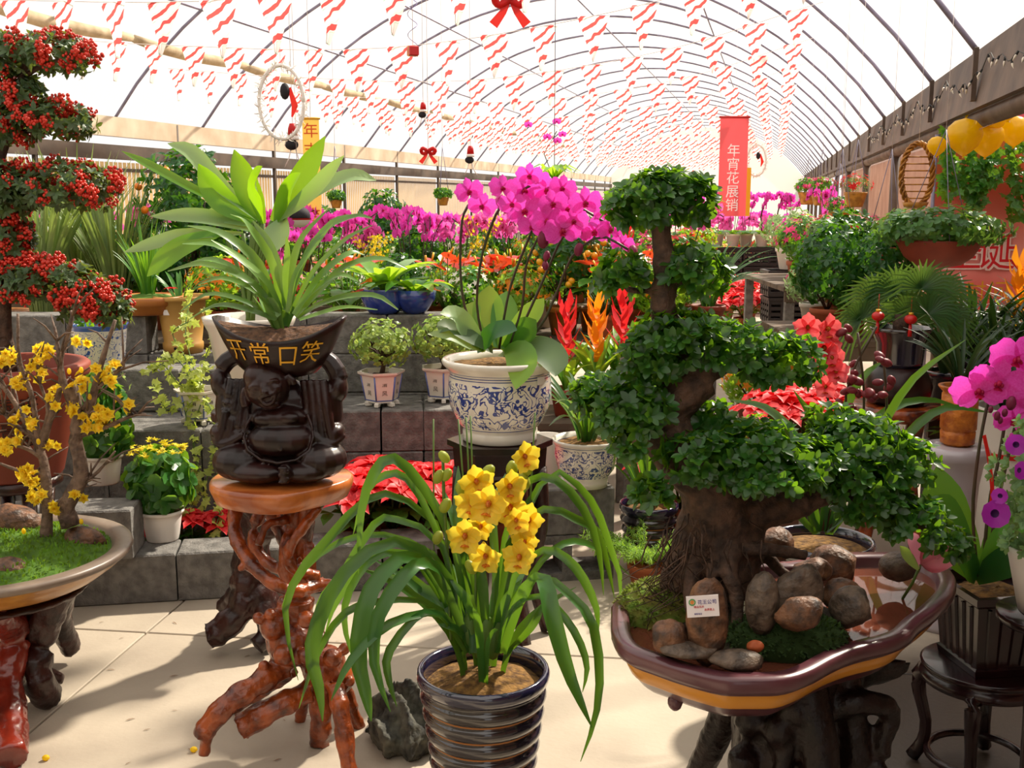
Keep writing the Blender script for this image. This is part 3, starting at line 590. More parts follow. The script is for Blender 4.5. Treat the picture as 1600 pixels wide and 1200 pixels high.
for j in range(n+1):
    for i in range(seg):
        p = bowl_pt(2*PI*i/seg, 1); c = q(446, 0, 0); k = j/n*.93; V.append((c.x+(p.x-c.x)*k, p.y*k, q(0, 518)[2]*(1-k*k)+(p.z-.012)*k*k+.010*(1-k)+random.uniform(-.003, .003)))
b.add(V, [(j*seg+i, j*seg+(i+1) % seg, (j+1)*seg+(i+1) % seg, (j+1)*seg+i) for j in range(n) for i in range(seg)]); obj('soil', b, soil, f)
for ch, px, py in zip('开常口笑', (384, 425, 470, 508), (543, 548, 551, 547)):
    g = glyphs(ch, .064, .0012); a = -math.acos(max(-1, min(1, (px-446)/97))); nv = []
    for v in g.v:
        xx = px+v[0]/s; zz = py-v[1]/s; aa = -math.acos(max(-1, min(1, (xx-446)/100))); sa, ca = math.sin(aa), math.cos(aa); u = max(0, min(1, (590-8*abs(ca)-zz)/((590-8*abs(ca))-(528-33*abs(ca)**2.2)))); bp = bowl_pt(aa, u); nv.append((bp.x, bp.y-.0025-v[2], bp.z))
    g.v = nv; obj('gold_character', g, gold, f)
cl = [([(450, 490), (470, 420), (505, 362), (555, 338), (582, 342)], 14), ([(455, 490), (490, 425), (540, 375), (582, 352)], 12), ([(460, 492), (500, 432), (545, 396), (570, 399)], 12), ([(462, 495), (500, 455), (540, 417), (595, 404), (636, 420)], 14), ([(465, 498), (500, 476), (545, 463), (590, 463), (622, 484)], 13), ([(468, 500), (500, 490), (540, 480), (590, 484)], 9),
 ([(436, 485), (400, 408), (345, 365), (293, 353)], 16), ([(436, 488), (400, 425), (340, 385), (285, 381)], 14), ([(432, 490), (390, 440), (320, 413), (262, 424)], 14), ([(432, 492), (380, 432), (335, 406), (298, 410)], 12), ([(430, 497), (380, 470), (325, 460), (282, 487)], 10), ([(432, 500), (390, 485), (340, 477), (294, 500)], 11),
 ([(447, 485), (452, 440), (470, 375), (515, 325)], 12), ([(443, 485), (438, 430), (420, 380), (395, 345)], 14), ([(450, 488), (462, 430), (490, 390), (520, 350)], 12), ([(440, 488), (415, 440), (370, 400), (330, 375)], 13), ([(456, 494), (490, 455), (530, 430), (560, 440)], 12), ([(436, 494), (400, 455), (350, 435), (310, 445)], 11), ([(446, 486), (446, 440), (450, 400), (448, 370)], 13), ([(440, 484), (425, 410), (385, 350), (360, 335)], 13), ([(452, 486), (475, 405), (515, 350), (545, 335)], 11)]
for i, (pp, w) in enumerate(cl):
    P = trace(pp, YB-.01+.03*math.sin(i*2.1), random.uniform(-.14, .12), 10); obj('leaf', MB().ribbon(P, blade_w(10, w*MPP(YB, 400)*1.05, .75, .4, .15), (random.uniform(-.2, .2), -.6, .8), .3), LF('clivia_leaf', '3f6e2c', 'a2cc30', .3, .3, .24, '6f8f4a', 6), f, at=base)
for i in range(9):
    a = random.uniform(0, 2*PI); qv = Vector((math.cos(a), math.sin(a)*.8, 0)); P = [q(447, 515)+qv*(.02+.05*u)+Vector((0, 0, .09*u)) for u in [k/6 for k in range(7)]]
    obj('leaf', MB().ribbon(P, blade_w(6, .035, .9, .5, .3), -qv+Vector((0, 0, .4))), MC['clivia_leaf'], f)
# ------------------------------------------------------------------ broad-leaved plant in a white pot on a dark root stand behind it
YP = 3.62; pb = W(395, 632, YP); zt = pb.z
st2 = thing('dark_root_stand', 'dark brown knotty root stand on the floor behind the orange-brown root stand', 'plant stand', (pb.x, YP, 0))
b = MB(); m2 = MPP(YP, 900)
def rt2(pts, r0, r1=None):
    n = 12; P = [W(x, y, YP+d) for (x, y, d) in spline(pts, n)]; r1 = r1 or r0; b.tube(P, [m2*(r0+(r1-r0)*k/n)*(1+.1*math.sin(k*2.2)) for k in range(n+1)], 8)
rt2([(395, 636, 0), (400, 760, 0), (392, 860, 0), (398, 930, 0)], 34, 30); rt2([(385, 900, -.02), (378, 950, -.06), (345, 985, -.09), (325, 994, -.1)], 26, 20); rt2([(400, 920, 0), (430, 960, .0), (460, 985, .0)], 24, 18); rt2([(395, 880, .05), (370, 930, .12), (350, 950, .15)], 20, 16); rt2([(400, 900, .02), (440, 930, .14), (455, 950, .16)], 18, 14); rt2([(380, 780, -.05), (420, 830, -.08), (440, 800, -.05)], 14, 12); rt2([(400, 920, -.03), (420, 985, -.08), (400, 1010, -.12)], 20, 15)
b.lathe([(.11, -.05), (.14, -.03), (.14, 0), (0, 0)], (pb.x, YP, zt-.014), 16); organic(b, darkwood, 'root_frame', st2, (pb.x, YP, 0), .008, 2, .008, .04)
t = thing('broad_leaved_plant', 'large plant with wide upright sunlit leaves in a tall white pot behind the laughing figure', 'potted plant', (pb.x, YP, zt))
h = .30; b = MB().lathe([(.085, 0), (.095, .01), (.135, h-.05), (.15, h-.02), (.155, h), (.14, h), (.13, h-.05)], seg=28); obj('pot', b, M('white_ceramic', 'ddd6cc', .3, coat=.4), t); soil_disc(t, (0, 0, h-.05), .128, soil)
bl = LF('broad_leaf', '4f8a28', 'b0e018', .33, .2, .42, '356a22', 9)
blade = [([(412, 350), (388, 300), (366, 234)], 42, 1), ([(425, 345), (462, 295), (508, 213)], 40, 1), ([(430, 348), (490, 300), (538, 243)], 34, 0), ([(440, 345), (500, 297), (550, 275), (588, 282)], 28, 0), ([(405, 345), (345, 292), (300, 240), (262, 224)], 30, 0), ([(400, 345), (310, 300), (240, 262), (190, 236)], 18, 1), ([(402, 352), (355, 336), (312, 345)], 40, 0), ([(396, 360), (320, 340), (235, 338)], 30, 0), ([(380, 365), (290, 368), (240, 382), (194, 394)], 28, 0), ([(350, 362), (280, 390), (230, 432)], 38, 1), ([(395, 348), (345, 312), (310, 256)], 42, 1), ([(445, 340), (432, 372), (424, 398)], 48, 0), ([(430, 350), (450, 300), (470, 270)], 34, 1), ([(410, 350), (400, 290), (410, 260)], 36, 1)]
for i, (pp, w, k) in enumerate(blade):
    d = random.uniform(-.15, .1); n = 10; P = trace(pp, YP, d, n); o = obj('leaf', MB().ribbon(P, oval_w(n, w*MPP(YP, 350)*.95, .2, .5), (random.uniform(-.4, .4), -.8, .6), .3), bl if k else G_pale, t, at=(pb.x, YP, zt))
    s0 = P[0]-Vector((pb.x, YP, zt)); pet = [Vector(v) for v in spline([(.01*math.sin(i), .01*math.cos(i), h-.04), (s0.x*.4, s0.y*.4, h+(s0.z-h)*.55), tuple(s0)], 6)]
    inst('petiole', mesh('petiole', MB().tube(pet, .007, 6), stem_g), o)
# ------------------------------------------------------------------ bonsai landscape in the lobed tray
YT, ZT = 2.34, .64
rim_px = [(955, 945), (956, 985), (975, 1012), (1020, 1030), (1065, 1045), (1125, 1060), (1180, 1062), (1230, 1060), (1269, 1048), (1308, 1027), (1347, 1012), (1395, 1000), (1422, 988), (1440, 970), (1464, 952), (1488, 928), (1495, 908), (1486, 890), (1460, 874), (1428, 865), (1389, 862), (1332, 862), (1280, 866), (1235, 876), (1190, 876), (1130, 878), (1075, 886), (1040, 900), (1007, 917), (972, 926)]
R0 = [G(x, y, ZT) for (x, y) in rim_px]; ctr = sum(R0, Vector())/len(R0); ctr = Vector((ctr.x, ctr.y, 0))
P = spline([tuple(v) for v in R0+R0[:1]], 96)[:-1]; OUT = [Vector((p[0]-ctr.x, p[1]-ctr.y, 0)) for p in P]; nO = len(OUT)
def ring(k, z): # outline moved inwards by k metres
    r = []
    for i, p in enumerate(OUT):
        d = (OUT[(i+1) % nO]-OUT[i-1]).normalized(); n = Vector((d.y, -d.x, 0))
        if n.dot(p) < 0: n = -n
        r.append((p.x-n.x*k, p.y-n.y*k, z))
    return r
t = thing('tray_landscape', 'small-leaved bonsai with exposed roots and stones in a lobed purple and yellow tray', 'bonsai', (ctr.x, ctr.y, ZT-.11))
trayp = M('tray_purple_glaze', '5c333a', .3, '482229', 6, coat=.4); trayy = M('tray_yellow_glaze', 'd08a1c', .3, coat=.4)
lev = [(.09, 0, 0), (.07, .0, 0), (.055, .012, 0), (.04, .03, 0), (.035, .034, 1), (.020, .066, 1), (.022, .070, 0), (.004, .078, 0), (0, .088, 0), (0, .104, 0), (.004, .110, 0), (.034, .110, 0), (.040, .104, 0), (.05, .03, 0)]
b = MB()
for (k, z, m) in lev: b.v += ring(k, z)
for j in range(len(lev)-1):
    b.f += [(j*nO+i, j*nO+(i+1) % nO, (j+1)*nO+(i+1) % nO, (j+1)*nO+i) for i in range(nO)]; b.m += [1 if lev[j+1][2] else 0]*nO
b.f.append(tuple(reversed(range(nO)))); b.m.append(0); b.f.append(tuple((len(lev)-1)*nO+i for i in range(nO))); b.m.append(0)
obj('tray', b, [trayp, trayy], t)
w_ = bpy.data.materials.new('pool_water'); w_.use_nodes = True; N, L = nt(w_); pb_ = N['Principled BSDF']; pb_.inputs['Base Color'].default_value = lin('b86a50'); pb_.inputs['Roughness'].default_value = .03; pb_.inputs['Transmission Weight'].default_value = .75; pb_.inputs['IOR'].default_value = 1.33
b = MB(); b.v = ring(.043, .082); b.f = [tuple(range(nO))]; b.m = [0]; obj('water', b, w_, t, smooth=False)
def TL(x, y, Y): return W(x, y, Y)-Vector(t.location)
def TG(x, y, z): return G(x, y, z)-Vector(t.location)
ml = MB()
def rock(name, x, y, Y, rx, ry, rd, mat, sd, rot=0, parent=None, sq=2.6, org=None):
    r = random.Random(sd); b = MB(); m = MPP(Y, y); n = 12; ks = [(Vector((r.gauss(0, 1), r.gauss(0, 1), r.gauss(0, 1))).normalized(), r.uniform(.72, .95)) for _ in range(9)]
    b.ell((0, 0, 0), 1, nu=18, nv=12); out = []
    for v in b.v:
        v = Vector(v); k = 1
        for d, h in ks:
            dd = v.dot(d)
            if dd > h: k = min(k, h/dd)
        k *= 1+r.uniform(-.02, .02); v = Matrix.Rotation(rot, 3, 'Y') @ Vector((v.x*k*rx*m, v.y*k*rd*m, v.z*k*ry*m)); out.append(v+W(x, y, Y)-Vector((org or t).location))
    b.v = [tuple(v) for v in out]; return obj(name, b, mat, parent if parent is not None else t)
# mossy mound on the left, dark moss in front
def mound(x, y, Y, rx, ry, rd, mat, nm):
    m = MPP(Y, y); b = MB(); b.ell((0, 0, 0), (rx*m, rd*m, ry*m), nu=26, nv=14); c = W(x, y, Y)-Vector(t.location); b.v = [(c.x+v[0]*random.uniform(.95, 1.06), c.y+v[1], max(.07, c.z+v[2]*random.uniform(.9, 1.1))) for v in b.v]
    o = obj(nm, b, mat, t); return c, (rx*m, rd*m, ry*m)
mound(1160, 985, 2.34, 165, 45, 190, M('dark_soil', '2c2416', .95, '3a3a18', 20, bump=.7, bscale=60), 'soil')
moss_g = LF('moss_tuft', '5d7a2a', '9cb83a', .9, .45, .25, '6b5f2a', 30); moss_d = LF('moss_tuft_dark', '2c4416', '5e7c20', .9, .4, .2)
for (cx, cy, Y, rx, ry, rd, mt, n) in ((1040, 960, 2.36, 78, 52, 70, moss_g, 1500), (1230, 1000, 2.16, 90, 42, 55, moss_d, 1100)):
    c, r = mound(cx, cy, Y, rx, ry, rd, mt, 'moss_mound'); Ms = []
    for (p, nn) in pad_pts(c, r, n, -.1):
        p = c+Vector((nn.x*r[0]**2, nn.y*r[1]**2, nn.z*r[2]**2))/max(1e-6, Vector((nn.x*r[0], nn.y*r[1], nn.z*r[2])).length); Ms.append(FR(p, jit(nn, .6), jit((0, 0, 1), .5), random.uniform(.008, .015)))
    joined('moss', T_OV, Ms, mt, t)
rock('stone', 1105, 970, 2.06, 34, 74, 30, stone, 3); rock('stone', 1048, 995, 2.07, 34, 30, 26, stone, 5); rock('stone', 1192, 943, 2.12, 28, 52, 26, stone_g, 7); rock('stone', 1240, 935, 2.17, 46, 62, 30, stone_g, 9, .25); rock('stone', 1250, 958, 2.08, 42, 28, 26, stone, 11, -.2)
rock('stone', 1300, 885, 2.42, 42, 34, 34, stone, 13); rock('stone', 1330, 950, 2.2, 34, 36, 34, stone_g, 15, .4); rock('stone', 1315, 930, 2.3, 32, 28, 26, stone, 17); rock('stone', 1405, 885, 2.5, 32, 24, 26, stone_g, 19); rock('stone', 1205, 850, 2.55, 36, 30, 30, stone, 21); rock('stone', 1150, 1032, 2.02, 48, 17, 26, stone_g, 23); rock('stone', 1270, 890, 2.35, 30, 20, 30, stone, 25); rock('stone', 1080, 1015, 2.04, 50, 12, 26, stone_g, 27); rock('fallen_fruit', 1180, 1010, 2.05, 14, 10, 9, M('dried_orange_leaf', 'b0552a', .6), 29)
# label card on the upright stone
cc = TL(1098, 947, 1.995); cm = MPP(1.995, 950); Mc = Matrix.Translation(cc) @ rotz(R(-3)) @ roty(R(-5)) @ rotx(R(84))
card = obj('label_card', MB().box((0, 0, 0), (50*cm, 34*cm, .001)), M('card_white', 'eee6e6', .4), t, smooth=False); card.matrix_basis = Mc
def print_on(parent, txt, size, x, y, z, mat, nm='lettering'):
    g = glyphs(txt, size, .0002); g.v = [(v[0]+x, v[1]+y, v[2]+z) for v in g.v]; return obj(nm, g, mat, parent, smooth=False)
print_on(card, '花王公司', 7.5*cm, 7*cm, 6*cm, .0012, M('ink_violet', '4a3a8a', .6)); print_on(card, '精品花卉', 4*cm, -6*cm, -1*cm, .0012, M('ink_red', 'c83038', .6)); print_on(card, '品质至上', 4*cm, 10*cm, -6*cm, .0012, MC['ink_red']); print_on(card, '联系电话', 3*cm, -8*cm, -12*cm, .0012, MC['ink_violet'])
lg = MB().lathe([(5.5*cm, .0008), (5.5*cm, .0012), (3.8*cm, .0012), (3.8*cm, .0008)], (-16*cm, 7*cm, 0), 20, cap0=False); obj('logo_ring', lg, M('logo_green', '4f9a4a', .5), card, smooth=False); obj('logo_dot', MB().lathe([(3.2*cm, .0008), (3.2*cm, .0012), (0, .0012)], (-16*cm, 7*cm, 0), 16), M('logo_orange', 'd8863a', .5), card, smooth=False)
# trunk and roots
b = MB()
def br(pts, r0, r1=None, Y=YT, mb=None, n=14):
    P = [W(x, y, Y+d) for (x, y, d) in spline([(p+(0,))[:3] for p in pts], n)]; r1 = r1 or r0; m = MPP(Y, 800)
    (mb or b).tube(P, [m*(r0+(r1-r0)*k/n)*(1+.06*math.sin(k*2.3+r0)) for k in range(n+1)], 10)
br([(1115, 920), (1125, 840), (1110, 760), (1060, 700), (1035, 660), (1060, 620), (1105, 590)], 62, 30); br([(1105, 592), (1095, 560), (1050, 520), (1035, 480), (1040, 430), (1035, 380), (1028, 330)], 28, 14)
br([(1150, 900), (1160, 820), (1130, 740)], 38, 30); br([(1075, 920), (1080, 850), (1100, 780)], 34, 30)
br([(1130, 860, -.02), (1160, 858, -.06), (1210, 860, -.06), (1260, 868, -.04)], 14, 9); br([(1150, 850, -.05), (1138, 890, -.1), (1150, 930, -.12), (1152, 990, -.14)], 16, 9)
br([(1090, 870, -.05), (1078, 920, -.1), (1080, 970, -.12)], 14, 8); br([(1165, 870, 0), (1175, 930, -.05), (1170, 960, -.06)], 10, 7); br([(1180, 850), (1230, 900), (1290, 930)], 11, 7); br([(1060, 860), (1040, 920), (1035, 960)], 16, 10); br([(1110, 880, -.08), (1112, 930, -.12), (1120, 980, -.13)], 9, 6)
br([(1170, 800), (1220, 790), (1260, 780)], 34, 26); br([(1240, 790), (1300, 770), (1350, 740)], 20, 10); br([(1060, 640), (1010, 645), (970, 640)], 12, 7); br([(1095, 565), (1150, 575), (1230, 580)], 11, 6); br([(1040, 430), (1070, 440), (1090, 430)], 8, 5); br([(1036, 450), (1000, 455), (975, 450)], 7, 5); br([(1090, 720), (1150, 715), (1220, 715)], 12, 7); br([(1300, 770), (1380, 790), (1450, 830)], 11, 5)
organic(b, bark, 'trunk', t, Vector(t.location), .0065, 2, .006, .03)
obj('wire', MB().tube([W(1034+17*math.cos(a), 452+4*math.sin(a)+k*.6, YT+.024*math.sin(a)) for k, a in enumerate([i*PI/6 for i in range(25)])], .0012, 5), stem_d, t, at=Vector(t.location))
for i in range(60):                                     # hanging fibrous roots
    x = random.choice([random.gauss(1065, 18), random.gauss(1120, 35)]); y = random.uniform(800, 870); d = random.uniform(-.12, -.04); l = random.uniform(60, 140); P = [W(x+random.uniform(-8, 8)*k+(-14*k if x < 1080 else 0)*.5, y+l*k/5, YT+d) for k in range(6)]
    ml.tube(P, [.0022*(1-.12*k) for k in range(6)], 4)
obj('fibrous_roots', ml, bark, t, at=Vector(t.location), kind='stuff')
def bonsai_leaves(parent, pads, Y, org, L, dens, mat, keep=280, tm=T_FIC, k=6):
    Ms = []
    for (x, y, rx, ry, rd, d) in pads:
        m = MPP(Y, y); c = W(x, y, Y+d)-Vector(org); r = (rx*m, rd*m, ry*m); n = int(dens*(rx*ry+rx*rd+ry*rd)/3)
        for (p, nn) in pad_pts(c, r, n, -.75): Ms += rosette(p, nn+Vector((0, -.1, .5)), k, L)
    leaves(parent, tm, Ms, mat, keep, smooth=True)
pads = [(1010, 318, 62, 42, 58, 0), (1065, 312, 52, 40, 55, .02), (1040, 292, 50, 24, 45, 0), (970, 432, 38, 34, 36, 0), (1085, 425, 52, 42, 46, 0), (1060, 530, 70, 42, 60, -.02), (1140, 545, 70, 40, 60, 0), (1220, 565, 60, 40, 55, 0), (1020, 560, 44, 40, 50, -.03), (935, 615, 40, 28, 40, 0), (985, 635, 70, 46, 60, -.03), (1000, 690, 40, 26, 40, -.04), (1110, 655, 38, 26, 40, .03),
 (1100, 715, 64, 34, 60, -.08), (1180, 705, 80, 40, 70, -.06), (1260, 725, 56, 40, 56, -.02), (1200, 740, 80, 26, 60, -.1), (1340, 690, 70, 40, 64, .06), (1410, 725, 52, 42, 56, .06), (1330, 745, 60, 30, 56, 0), (1360, 785, 62, 36, 50, 0), (1430, 815, 48, 36, 44, 0), (1480, 850, 28, 24, 34, .02), (1020, 770, 26, 28, 28, -.1), (1300, 660, 40, 26, 40, .1)]
bonsai_leaves(t, pads, YT, t.location, .028, .040, LF('bonsai_leaf', '2c5624', '96cc22', .26, .48, .34), 290)
obj('tray_foot', MB().ell(TL(1055, 1096, 2.1), (.016, .016, .02), nu=10, nv=7), trayp, t)
# the tray's root stand
s3 = thing('tray_root_stand', 'dark gnarled root stand under the purple and yellow lobed tray', 'plant stand', (ctr.x, ctr.y, 0))
b = MB()
def lc(x, y, z): return Vector((ctr.x+x, ctr.y+y, z))
for (pts, r0, r1) in (([(0, 0, .5), (-.02, -.02, .3), (0, 0, .1)], .12, .13), ([(-.08, -.05, .51), (-.13, -.1, .3), (-.1, -.12, .1), (-.2, -.2, 0.03)], .035, .04), ([(.1, -.05, .51), (.13, -.08, .3), (.1, -.1, .12), (.2, -.16, .03)], .035, .04), ([(0, -.1, .51), (.03, -.16, .3), (-.03, -.14, .1), (0, -.25, .03)], .045, .04), ([(.1, .1, .4), (.2, .2, .03)], .04, .035), ([(-.1, .1, .4), (-.2, .2, .03)], .04, .035), ([(.05, -.08, .42), (.13, -.1, .45), (.2, -.08, .42), (.19, -.08, .36)], .03, .025), ([(.19, -.08, .38), (.17, -.1, .28), (.08, -.12, .22)], .022, .025), ([(.08, 0, .46), (.2, .02, .5), (.22, .03, .51)], .05, .07), ([(-.03, -.13, .4), (-.06, -.15, .25), (0, -.16, .15)], .02, .024)):
    n = 10; PP = [lc(*v) for v in spline(pts, n)]; b.tube(PP, [r0+(r1-r0)*k/n for k in range(n+1)], 8)
for i in range(14): b.ell(lc(random.uniform(-.13, .13), random.uniform(-.16, -.04), random.uniform(.1, .45)), random.uniform(.018, .04), nu=8, nv=6)
b.v = [(v[0], v[1], min(v[2], ZT-.125)) for v in b.v]
organic(b, M('root_wood_black', '1f0f0b', .4, '0d0605', 20, bump=.8, bscale=30, spec=.35), 'root_frame', s3, (ctr.x, ctr.y, 0), .008, 2, .008, .04)
# pink flower standing in the pool
ly = 2.42; lp = G(1410, 936, ZT-.028); t2 = thing('pink_flower', 'cut pink trumpet flower leaning out of the pool at the end of the lobed tray', 'flower', lp)
pk = LF('petal_pink', 'e087a0', 'f6a0b4', .5, .12, .4, 'f0b9c0', 10); top = W(1438, 882, ly)
obj('stem', MB().tube([lp, lp.lerp(top, .5)+Vector((.004, 0, 0)), top], .0035, 6), stem_g, t2, at=lp)
ax = (W(1465, 868, ly)-top).normalized()
for k in range(6):
    a = k*PI/3+.4; e = ax.orthogonal().normalized(); e2 = ax.cross(e); r = e*math.cos(a)+e2*math.sin(a); d = ax*.75+r*.75
    inst('petal', mesh('petal', petal(.075, .042, .25, -.35), pk), t2, FR(top-lp, d, r*-1+ax, 1))
obj('petal', MB().ribbon(trace([(1438, 885), (1428, 850), (1422, 832)], ly, 0, 8), oval_w(8, .034, .4, .6)), pk, t2, at=lp)
obj('leaf', MB().ribbon(trace([(1435, 890), (1418, 870), (1406, 853)], ly-.01, 0, 8), oval_w(8, .028, .3, .5)), G_pale, t2, at=lp)
# ------------------------------------------------------------------ magenta moth orchid in a dark planter on a round stool, right
YS = 2.74; sp = W(1537, 1035, YS); zs = sp.z; t = thing('round_stool', 'dark reddish round wooden stool with curved legs carrying the dark square planter', 'stool', (sp.x, YS, 0))
stoolw = M('stool_wood', '2a1114', .25, '160808', 10, coat=.25, spec=.45)
obj('seat', MB().lathe([(.138, zs-.055), (.158, zs-.05), (.163, zs-.035), (.154, zs-.022), (.148, zs-.018), (.158, zs-.012), (.160, zs-.004), (.152, zs), (0, zs)], seg=40), stoolw, t)
for k in range(4):
    a = PI/4+k*PI/2+.25; q2 = Vector((math.cos(a), math.sin(a), 0)); P = [q2*r+Vector((0, 0, z)) for (r, z) in ((.135, zs-.04), (.16, zs-.07), (.155, zs-.13), (.135, zs-.2), (.14, .06), (.165, .012))]; obj('leg', MB().tube([Vector(v) for v in spline([tuple(p) for p in P], 10)], [.024, .024, .022, .02, .018, .017, .016, .016, .017, .019, .02], 8), stoolw, t)
b = MB().lathe([(.12, .05), (.136, .052), (.136, .065), (.12, .068), (.12, .05)], seg=30, cap0=False); obj('stretcher_ring', b, stoolw, t)
t = thing('moth_orchid', 'magenta moth orchid with broad leaves in a dark ribbed square planter on the round stool', 'potted plant', (sp.x+.012, YS, zs+.001), R(8))
b = MB(); hw, hb, hh = .115, .092, .225
for (z, k) in ((0, hb), (.02, hb+.004), (.025, hb-.002), (hh-.03, hw-.008), (hh-.02, hw+.004), (hh, hw+.006), (hh, hw-.01), (hh-.03, hw-.014)):
    b.v += [(-k, -k, z), (k, -k, z), (k, k, z), (-k, k, z)]
b.f = [(j*4+i, j*4+(i+1) % 4, j*4+4+(i+1) % 4, j*4+4+i) for j in range(7) for i in range(4)]+[(3, 2, 1, 0), (28, 29, 30, 31)]; b.m = [0]*len(b.f); pl = obj('planter', b, stoolw, t, smooth=False)
for sd_ in range(4):
    for k in range(5):
        u = -1+2*(k+.5)/5; m = rotz(sd_*PI/2); V = []
        for (z, kk) in ((.03, hb), (hh-.035, hw-.006)):
            for (dx, o) in ((-.006, .002), (-.003, -.004), (.003, -.004), (.006, .002)): V.append(tuple(m @ Vector((u*kk*.85+dx, -kk+o, z))))
        inst('rib', mesh('rib', MB().add(V, [(0, 1, 5, 4), (1, 2, 6, 5), (2, 3, 7, 6)]), stoolw, False), pl)
soil_disc(t, (0, 0, hh-.03), .1, mulch); O = Vector(t.location); Rm = Matrix.Rotation(-R(8), 3, 'Z')
def loc(v): return Rm @ (Vector(v)-O)
for (pp, w, d, mt) in (([(1525, 900), (1500, 860), (1475, 790), (1465, 728)], 62, .08, G_mid), ([(1520, 905), (1500, 850), (1478, 800), (1462, 775)], 44, -.06, G_dark), ([(1530, 900), (1560, 850), (1590, 845), (1625, 870)], 40, -.05, G_mid), ([(1525, 905), (1560, 885), (1600, 870), (1640, 880)], 44, -.12, G_dark), ([(1535, 900), (1570, 830), (1620, 790)], 44, .1, G_mid), ([(1525, 905), (1510, 880), (1490, 862)], 40, -.1, G_dark)):
    P = [loc(v) for v in trace(pp, YS, d, 10)]; obj('leaf', MB().ribbon(P, oval_w(10, w*MPP(YS)*1.15, .4, .55), (random.uniform(-.4, .3), -.8, .6), .2), mt, t)
for sp_ in ([(1528, 900), (1520, 800), (1530, 700), (1545, 620)], [(1535, 900), (1545, 790), (1560, 720), (1572, 650)], [(1540, 900), (1560, 780), (1590, 650), (1600, 600)]): obj('flower_spike', MB().tube([loc(v) for v in trace(sp_, YS, .03, 10)], .0045, 6), stem_d, t)
for (x, y, k) in ((1530, 610, 84), (1562, 598, 84), (1590, 560, 90), (1620, 610, 90), (1585, 655, 70), (1640, 560, 80), (1605, 690, 60)): flower(t, PHm, PHLm, loc(W(x, y, YS-.03+random.uniform(-.04, .05))), Rm @ Vector((random.uniform(-.6, .2), -1, random.uniform(-.2, .3))), k*MPP(YS, 600), (random.uniform(-.3, .3), 0, 1))
for (x, y, L) in ((1580, 630, 20), (1558, 650, 13), (1570, 645, 12), (1563, 657, 10), (1548, 640, 10)): bud(t, loc(W(x, y, YS-.05)), L*MPP(YS, 600)*1.2, budm)
obj('ribbon', MB().ribbon([loc(v) for v in trace([(1537, 680), (1545, 720), (1550, 770), (1546, 800)], YS-.01, 0, 8)], [.012]*9), LF('ribbon_red', 'c01818', 'f03020', .5, .1, .3), t)
# petunia at the right edge, on a tall stand
pt = W(1640, 850, 2.35); t = thing('petunia_stand', 'slim dark wooden stand under the petunia pot', 'plant stand', (pt.x, 2.35, 0)); zz = pt.z-.16
obj('top', MB().lathe([(.09, zz-.03), (.1, zz-.02), (.1, zz), (0, zz)], seg=24), stoolw, t); obj('column', MB().lathe([(.03, .03), (.022, .2), (.03, zz-.03)], seg=14), stoolw, t); obj('base', MB().lathe([(.12, 0), (.12, .02), (.04, .04)], seg=24, cap1=True), stoolw, t)
t = thing('petunia', 'petunia with purple flowers and small pale leaves on a slim stand', 'potted plant', (pt.x, 2.35, zz+.001)); O = Vector(t.location)
obj('pot', MB().lathe([(.055, 0), (.085, .13), (.09, .15), (.08, .15), (.075, .12)], seg=24), whitepl, t); soil_disc(t, (0, 0, .125), .076, soil)
Ms = []
for (x, y, r) in ((1600, 740, 46), (1610, 800, 44), (1620, 690, 40), (1595, 850, 30), (1640, 780, 60)):
    for (p, nn) in pad_pts(W(x, y, 2.32)-O, (r*MPP(2.32),)*3, 34): Ms += rosette(p, nn, 5, .022)
leaves(t, T_OB, Ms, LF('petunia_leaf', '6f9464', 'a8c860', .6, .3, .3), 200)
b = MB()
for i in range(10):
    a = i*PI/5; b.v += [(.5*math.cos(a), .5*math.sin(a), .06*(i % 2)), (.15*math.cos(a), .15*math.sin(a), -.1)]
b.f = [(2*i, (2*i+2) % 20, (2*i+3) % 20, 2*i+1) for i in range(10)]; b.m = [0]*10; thr = MB().lathe([(.15, -.1), (.05, -.25), (.0, -.3)], seg=10, cap0=False)
pm = mesh('blossom', b, LF('petal_purple', '9a1e9e', 'c838c8', .5, .15, .35)); pl_ = mesh('throat', thr, LF('throat_dark', '3a0a4a', '50106a', .6, .1, .1))
for (x, y, k, fx) in ((1556, 803, 46, -.1), (1588, 695, 34, -.3), (1595, 735, 30, .4), (1562, 775, 26, -.8)): o = flower(t, pm, pl_, W(x, y, 2.22)-O, (fx, -1, .15), k*MPP(2.22)); 
# ------------------------------------------------------------------ left: flowering wintersweet in a round tray on a root table
YL = 3.2; zc = .50; ce = G(-5, 862, zc); cx, cy = ce.x, ce.y
st = thing('root_table', 'low root wood table with thick dark and red knotted legs under the round tan tray', 'plant stand', (cx, cy, 0))
b = MB()
def gp(x, y, z=0): return G(x, y, z)
for (pts, r0, r1) in (([(cx+.18, cy-.02, .40), gp(60, 1000, .22), gp(58, 1060, .12), gp(76, 1090, .03)], .06, .045), ([(cx+.15, cy+.15, .40), gp(92, 960, .2), gp(112, 1015, .04)], .05, .035), ([gp(62, 1050, .1), gp(95, 1062, .05)], .03, .022), ([gp(45, 1040, .12), gp(30, 1070, .02)], .035, .03), ([(cx-.2, cy+.1, .40), (cx-.26, cy+.2, .03)], .05, .04), ([(cx-.2, cy-.2, .4), (cx-.27, cy-.3, .03)], .05, .04)):
    n = 9; PP = [Vector(v) for v in spline([tuple(p) for p in pts], n)]; b.tube(PP, [r0+(r1-r0)*k/n for k in range(n+1)], 9)
b.lathe([(.24, .37), (.26, .38), (.26, .39), (0, .39)], (cx, cy, 0), 24); organic(b, darkwood, 'root_frame', st, (cx, cy, 0), .009, 2, .01, .05)
b = MB(); r1 = G(10, 1140, .08)
